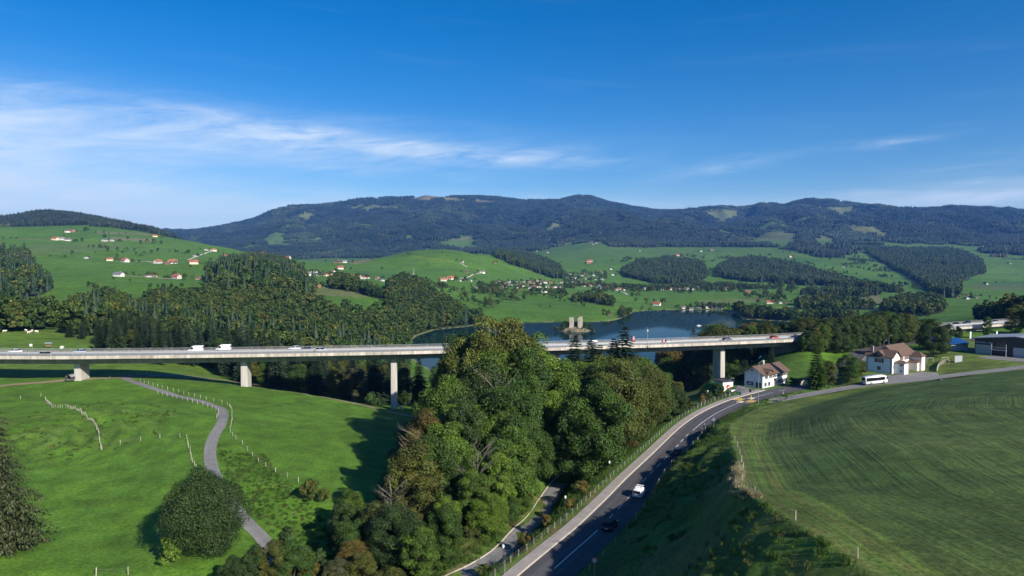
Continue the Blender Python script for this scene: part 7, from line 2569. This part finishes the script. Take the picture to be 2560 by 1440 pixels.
pj = [(-0.2, 0, 1.0), (-0.02, 0, 1.28), (0.12, 0, 1.48), (0.17, 0, 1.58), (0.20, 0, 1.70), (0.10, 0.18, 1.44), (0.26, 0.24, 1.20), (0.45, 0.22, 1.03), (0.10, -0.18, 1.44), (0.26, -0.24, 1.20), (0.45, -0.22, 1.03), (-0.15, 0.10, 0.96), (0.18, 0.12, 0.78), (-0.02, 0.12, 0.42),
      (0.10, 0.12, 0.34), (-0.15, -0.10, 0.96), (0.22, -0.12, 0.92), (0.08, -0.12, 0.55), (0.20, -0.12, 0.48)]
pe = [(0, 1), (1, 2), (2, 3), (3, 4), (2, 5), (5, 6), (6, 7), (2, 8), (8, 9), (9, 10), (0, 11), (11, 12), (12, 13), (13, 14), (0, 15), (15, 16), (16, 17), (17, 18)]
pr = [0.15, 0.15, 0.15, 0.055, 0.105, 0.06, 0.045, 0.035, 0.06, 0.045, 0.035, 0.10, 0.075, 0.05, 0.04, 0.10, 0.075, 0.05, 0.04]
per = bpy.data.objects.new('person', skin_mesh('person', pj, pe, pr, mat('dark_sportswear', (0.03, 0.03, 0.045), 0.8)))
per.location, per.rotation_euler.z = by.location, rzc
tag(link(per), 'person in dark clothes bent over the handlebar of a bicycle', 'person')
hl = bpy.data.objects.new('helmet', mesh_np('helmet', *(lambda m: (np.array(m.v), m.f))(MB().loft([[(0.2 + math.cos(6.283 * i / 10) * 0.14 * k, math.sin(6.283 * i / 10) * 0.11 * k, z) for i in range(10)] for z, k in ((1.70, 1.0), (1.77, 0.95), (1.83, 0.6))])), [PAINT['white']], True))
link(hl, per)
# little boat
bt = at_z(1747, 815, LAKE)
boat = empty('motor_boat', bt, 0.2, 'small white motor boat crossing the lake', 'boat')
MB().loft([[(x, -w, 0.75), (x, -w * 0.75, -0.1), (x, w * 0.75, -0.1), (x, w, 0.75)] for x, w in ((-3.0, 1.0), (0, 1.15), (2.0, 0.85), (3.2, 0.08))]).build('hull', PAINT['white'], boat)
MB().box(-1.2, 0.9, -0.7, 0.7, 0.74, 1.6).build('cabin', PAINT['white'], boat)
MB().box(-0.6, 0.93, -0.72, 0.72, 1.05, 1.4).build('cabin_window', M_CARGL, boat)

# ------------------------------------------------------------------ street furniture
def lamp(px, py_base, py_top, label, arm=0.0, pale=False, z=None):
    p = hit(px, py_base)
    h = (py_base - py_top) / FPX * p.y
    o = empty('street_lamp', p, 0, label, 'street lamp')
    MB().tube([(0, 0, -0.3), (0, 0, h - 0.35)], [0.075, 0.05], 6).build('pole', M_STEEL if pale else M_DARKPOLE, o)
    if arm:
        MB().tube([(0, 0, h - 0.35), (arm, 0, h)], 0.045, 5).build('arm', M_STEEL, o)
        MB().box(arm - 0.1, arm + 0.6, -0.13, 0.13, h - 0.06, h + 0.06).build('lamp_head', M_STEEL, o)
    else:
        MB().loft([[(math.cos(6.283 * i / 8) * k, math.sin(6.283 * i / 8) * k, zz) for i in range(8)] for zz, k in ((h - 0.62, 0.07), (h - 0.50, 0.17), (h - 0.12, 0.20), (h, 0.06))]).build('lamp_head', M_FRAME, o, True)


lamp(1258, 1437, 1359, 'dark lamp post with white head beside the narrow side road')
lamp(1413, 1310, 1237, 'dark lamp post at the pavement fence below the grove')
lamp(1523, 1212, 1151, 'dark lamp post half hidden by the grove at the pavement')
lamp(1769, 1010, 975, 'slim dark lamp with white head before the white pavilion')
lamp(1824, 993, 945, 'pale thin lamp post at the road beside the pavilion lawn', 0.9, True)
lamp(1896, 1010, 902, 'tall pale lamp post at the pedestrian crossing', 1.0, True)
lamp(2209, 898, 851, 'pale lamp post beside the lay-by behind the station', 0.8, True)
lamp(2222, 868, 838, 'dark lamp post at the lay-by curve', 0.8, True)


def sign_post(p, h, label, build, rz):
    o = empty('road_sign', p, rz, label, 'road sign')
    MB().tube([(0, 0, -0.3), (0, 0, h + 0.3)], 0.04, 6).build('pole', M_STEEL, o)
    build(o, h)
    return o


def disc(y, r, n=20):
    return [(math.cos(6.283 * i / n) * r, y, math.sin(6.283 * i / n) * r) for i in range(n)]


def limit_sign(o, h):
    pl = MB().loft([disc(-0.02, 0.42), disc(-0.05, 0.42)]).build('sign_plate', M_RED, o, False, (0, 0, h))
    MB().add(disc(-0.054, 0.39) + disc(-0.0545, 0.36), [(i, (i + 1) % 20, 20 + (i + 1) % 20, 20 + i) for i in range(20)]).build('white_rim', M_FRAME, pl)
    MB().loft([disc(-0.051, 0.26), disc(-0.056, 0.26)]).build('white_face', M_FRAME, pl)
    flat_text('60', 0.30, M_TYRE, pl, (0, -0.062, 0.0), (math.pi / 2, 0, 0), 'number')


p = hit(1486, 1447)
sign_post(p, (1447 - 1399) / FPX * p.y, 'round speed limit sign reading 60 on the shaded verge', limit_sign, R(-6))
p = hit(1262, 1443)
sign_post(p, (1443 - 1391) / FPX * p.y, 'dark back of a round sign beside the narrow side road', lambda o, h: MB().loft([disc(-0.02, 0.40), disc(-0.05, 0.40)]).build('sign_plate', M_DARKPOLE, o, False, (0, 0, h)), R(-20))
p = hit(1784, 1072)
sign_post(p, 2.6, 'grey back of a triangular sign at the road bend', lambda o, h: MB().loft([[(-0.55, y, -0.45), (0.55, y, -0.45), (0.0, y, 0.50)] for y in (-0.02, -0.05)]).build('sign_plate', M_STEEL, o, False, (0, 0, h)), R(-25))
for sgn, mt_, lb in ((-1, mat('teal_panel', (0.02, 0.14, 0.13), 0.5), 'crossing sign with teal back and yellow bollard on the nearer traffic island'), (1, M_TYRE, 'crossing sign with black back and yellow bollard on the further traffic island')):
    v, f = ribbon(ROAD, sx + sgn * 3.4 - 0.2, sx + sgn * 3.4 + 0.2, 0.0, 0.01, 0.14)
    q = Vector(v[0])
    o = sign_post(q, 2.7, lb, lambda o, h: MB().box(-0.38, 0.38, -0.05, 0.05, -0.5, 0.5).build('sign_plate', mt_, o, False, (0, -0.07, h)), R(-35))
    MB().loft([[(math.cos(6.283 * i / 8) * k + 0.3, math.sin(6.283 * i / 8) * k, z) for i in range(8)] for z, k in ((0, 0.14), (0.9, 0.12), (1.0, 0.06))]).build('bollard', M_YELLOW, o)
p = hit(1958, 986)
o = empty('marker_post', p, 0, 'short white marker post on the road verge before the white house', 'post')
MB().box(-0.06, 0.06, -0.05, 0.05, -0.2, 1.0).build('post', M_FRAME, o)
MB().box(-0.065, 0.065, -0.055, 0.055, 0.7, 0.85).build('reflector', M_TYRE, o)
p = hit(1832, 978)
o = empty('planter', p, 0.3, 'low white planter with a small bush beside the pavilion', 'planter')
MB().loft([[(-0.9 * k, -0.35 * k, z), (0.9 * k, -0.35 * k, z), (0.9 * k, 0.35 * k, z), (-0.9 * k, 0.35 * k, z)] for z, k in ((-0.1, 0.85), (0.55, 1.0))]).build('trough', M_FRAME, o)
sh = link(bpy.data.objects.new('plant', BUSH[0][0]), o)
sh.scale, sh.location, sh.color = (0.3, 0.2, 0.25), (0, 0, 0.4), (0.04, 0.08, 0.02, 1)
for px, py, lb in ((2350, 951, 'dark manhole mound on the verge beside the lane'), (1943, 1004, 'dark rock at the mouth of the lane')):
    p = hit(px, py)
    m = MB()
    r = random.Random(px)
    m.loft([[(math.cos(6.283 * i / 9) * k * r.uniform(0.8, 1.2), math.sin(6.283 * i / 9) * k * r.uniform(0.8, 1.2), z) for i in range(9)] for z, k in ((-0.3, 0.75), (0.25, 0.7), (0.55, 0.35), (0.62, 0.05))])
    tag(m.build('boulder', M_DARK, None, True, p), lb, 'rock')
# white chevrons on the road behind the station
for i in range(5):
    s0 = station(ROAD, 205, 340) + i * 5
    marking(s0, s0 + 3.0, -1.6, 1.4, M_WHITE, 'chevron_marking')

# ------------------------------------------------------------------ rough grass
def tuft_mesh(seed, n, h, spread, material):
    r = np.random.default_rng(seed)
    V, T = [], []
    for i in range(n):
        a, q = r.uniform(0, 6.283), spread * math.sqrt(r.uniform())
        bx_, by_ = q * math.cos(a), q * math.sin(a)
        l, w = h * r.uniform(0.5, 1.1), 0.05 * r.uniform(0.7, 1.6)
        b = r.uniform(0, 6.283)
        lean = l * r.uniform(0.1, 0.6)
        V += [(bx_ - w * math.sin(b), by_ + w * math.cos(b), -0.05), (bx_ + w * math.sin(b), by_ - w * math.cos(b), -0.05), (bx_ + lean * math.cos(b) * 0.5, by_ + lean * math.sin(b) * 0.5, l * 0.65), (bx_ + lean * math.cos(b), by_ + lean * math.sin(b), l)]
        T += [r.uniform(0, 1)] * 4
    F = np.arange(len(V)).reshape(-1, 4)[:, [0, 1, 3, 2]]
    me = mesh_np('tuft', np.array(V), F, [material])
    attr(me, 'tone', np.array(T))
    attr(me, 'warm', np.zeros(len(V)))
    return me


M_TUFT = leaf_mat('grass_blades', [(0.0, (0.055, 0.125, 0.018)), (0.6, (0.075, 0.140, 0.022)), (0.9, (0.10, 0.140, 0.032)), (1.0, (0.16, 0.150, 0.060))], False, 0.35, 0.3)
M_DRY = leaf_mat('dry_grass_blades', [(0.0, (0.30, 0.26, 0.13)), (1.0, (0.46, 0.40, 0.24))], False, 0.3, 0.3)
C_TUFT = proto_collection('proto_tuft', [tuft_mesh(i, 46, hh_, 0.7, M_TUFT) for i, hh_ in enumerate((0.5, 0.75, 1.0))])
C_DRY = proto_collection('proto_dry', [tuft_mesh(10 + i, 40, hh_, 0.5, M_DRY) for i, hh_ in enumerate((0.9, 1.3))])


def grass(name, label, mask, dens, coll, n_, sc):
    x, y = draw(mask, dens)
    n = len(x)
    if n == 0:
        return
    print('grass', name, n)
    s = rng.uniform(*sc, n)
    scatter(name, label, np.stack([x, y, ground_z(x, y)], -1), np.stack([np.zeros(n), np.zeros(n), rng.uniform(0, 6.28, n)], -1), np.stack([s, s, s], -1), rng.integers(0, n_, n), coll)


inview = (GPX > -60) & (GPX < 2640) & (GPY < 1520)
pathd = np.full(H.shape, 99.0)
pathd[near] = dist_line(nx, ny, TRACK)[0]
sided = np.full(H.shape, 99.0)
sided[near] = np.abs(dist_line(nx, ny, SIDE)[0])
patchy = fbm(WX / 5, WY / 5, 3, 91)
grass('verge_grass', 'rough grass and weeds on the verge between grove and side road', inview & verge & (sided > 2.6) & (rs < -7.2), 0.55, C_TUFT, 3, (0.7, 1.3))
grass('bank_grass', 'shaggy grass covering the steep bank above the road', inview & bankm & (rs > 4.8) & ((WY > 118) | (WY < 80) | (patchy > 0.45)), 0.6, C_TUFT, 3, (0.35, 0.8))
grass('dry_grass', 'straw-coloured tall grass along the brow of the bank', inview & (np.abs(cs + 0.2) < 0.8) & (WY > 82) & (WY < 110) & (rs > 4), 1.6, C_DRY, 2, (0.45, 0.85))
grass('track_herbs', 'lush tall herbs between the farm track and the meadow fence', inview & (pathd > 1.9) & (pathd < 13) & (WY > 104) & (WY < 172), 1.1, C_TUFT, 3, (0.35, 0.7))
grass('hummock_grass', 'tussocky grass on the hummocky cattle slope', inview & (hm > 0.25) & (patchy > 0.15), 0.25, C_TUFT, 3, (0.5, 0.9))
# ------------------------------------------------------------------ haze
hz = bpy.data.materials.new('haze_air')
hz.use_nodes = True
nt = hz.node_tree
nt.nodes.clear()
pv = nt.nodes.new('ShaderNodeVolumePrincipled')
pv.inputs['Color'].default_value = (0.13, 0.38, 1.0, 1)
pv.inputs['Density'].default_value = 0.000040
pv.inputs['Anisotropy'].default_value = 0.0
ho = nt.nodes.new('ShaderNodeOutputMaterial')
nt.links.new(pv.outputs[0], ho.inputs['Volume'])
ZT, ZB = float(H.max()) + 60, float(H.min()) - 30
hb = MB().box(-17600, 17600, -300, 15200, ZB, ZT)
ho_ = hb.build('haze', hz)
tag(ho_, 'thin blue haze filling the valley air', None, None, 'stuff')
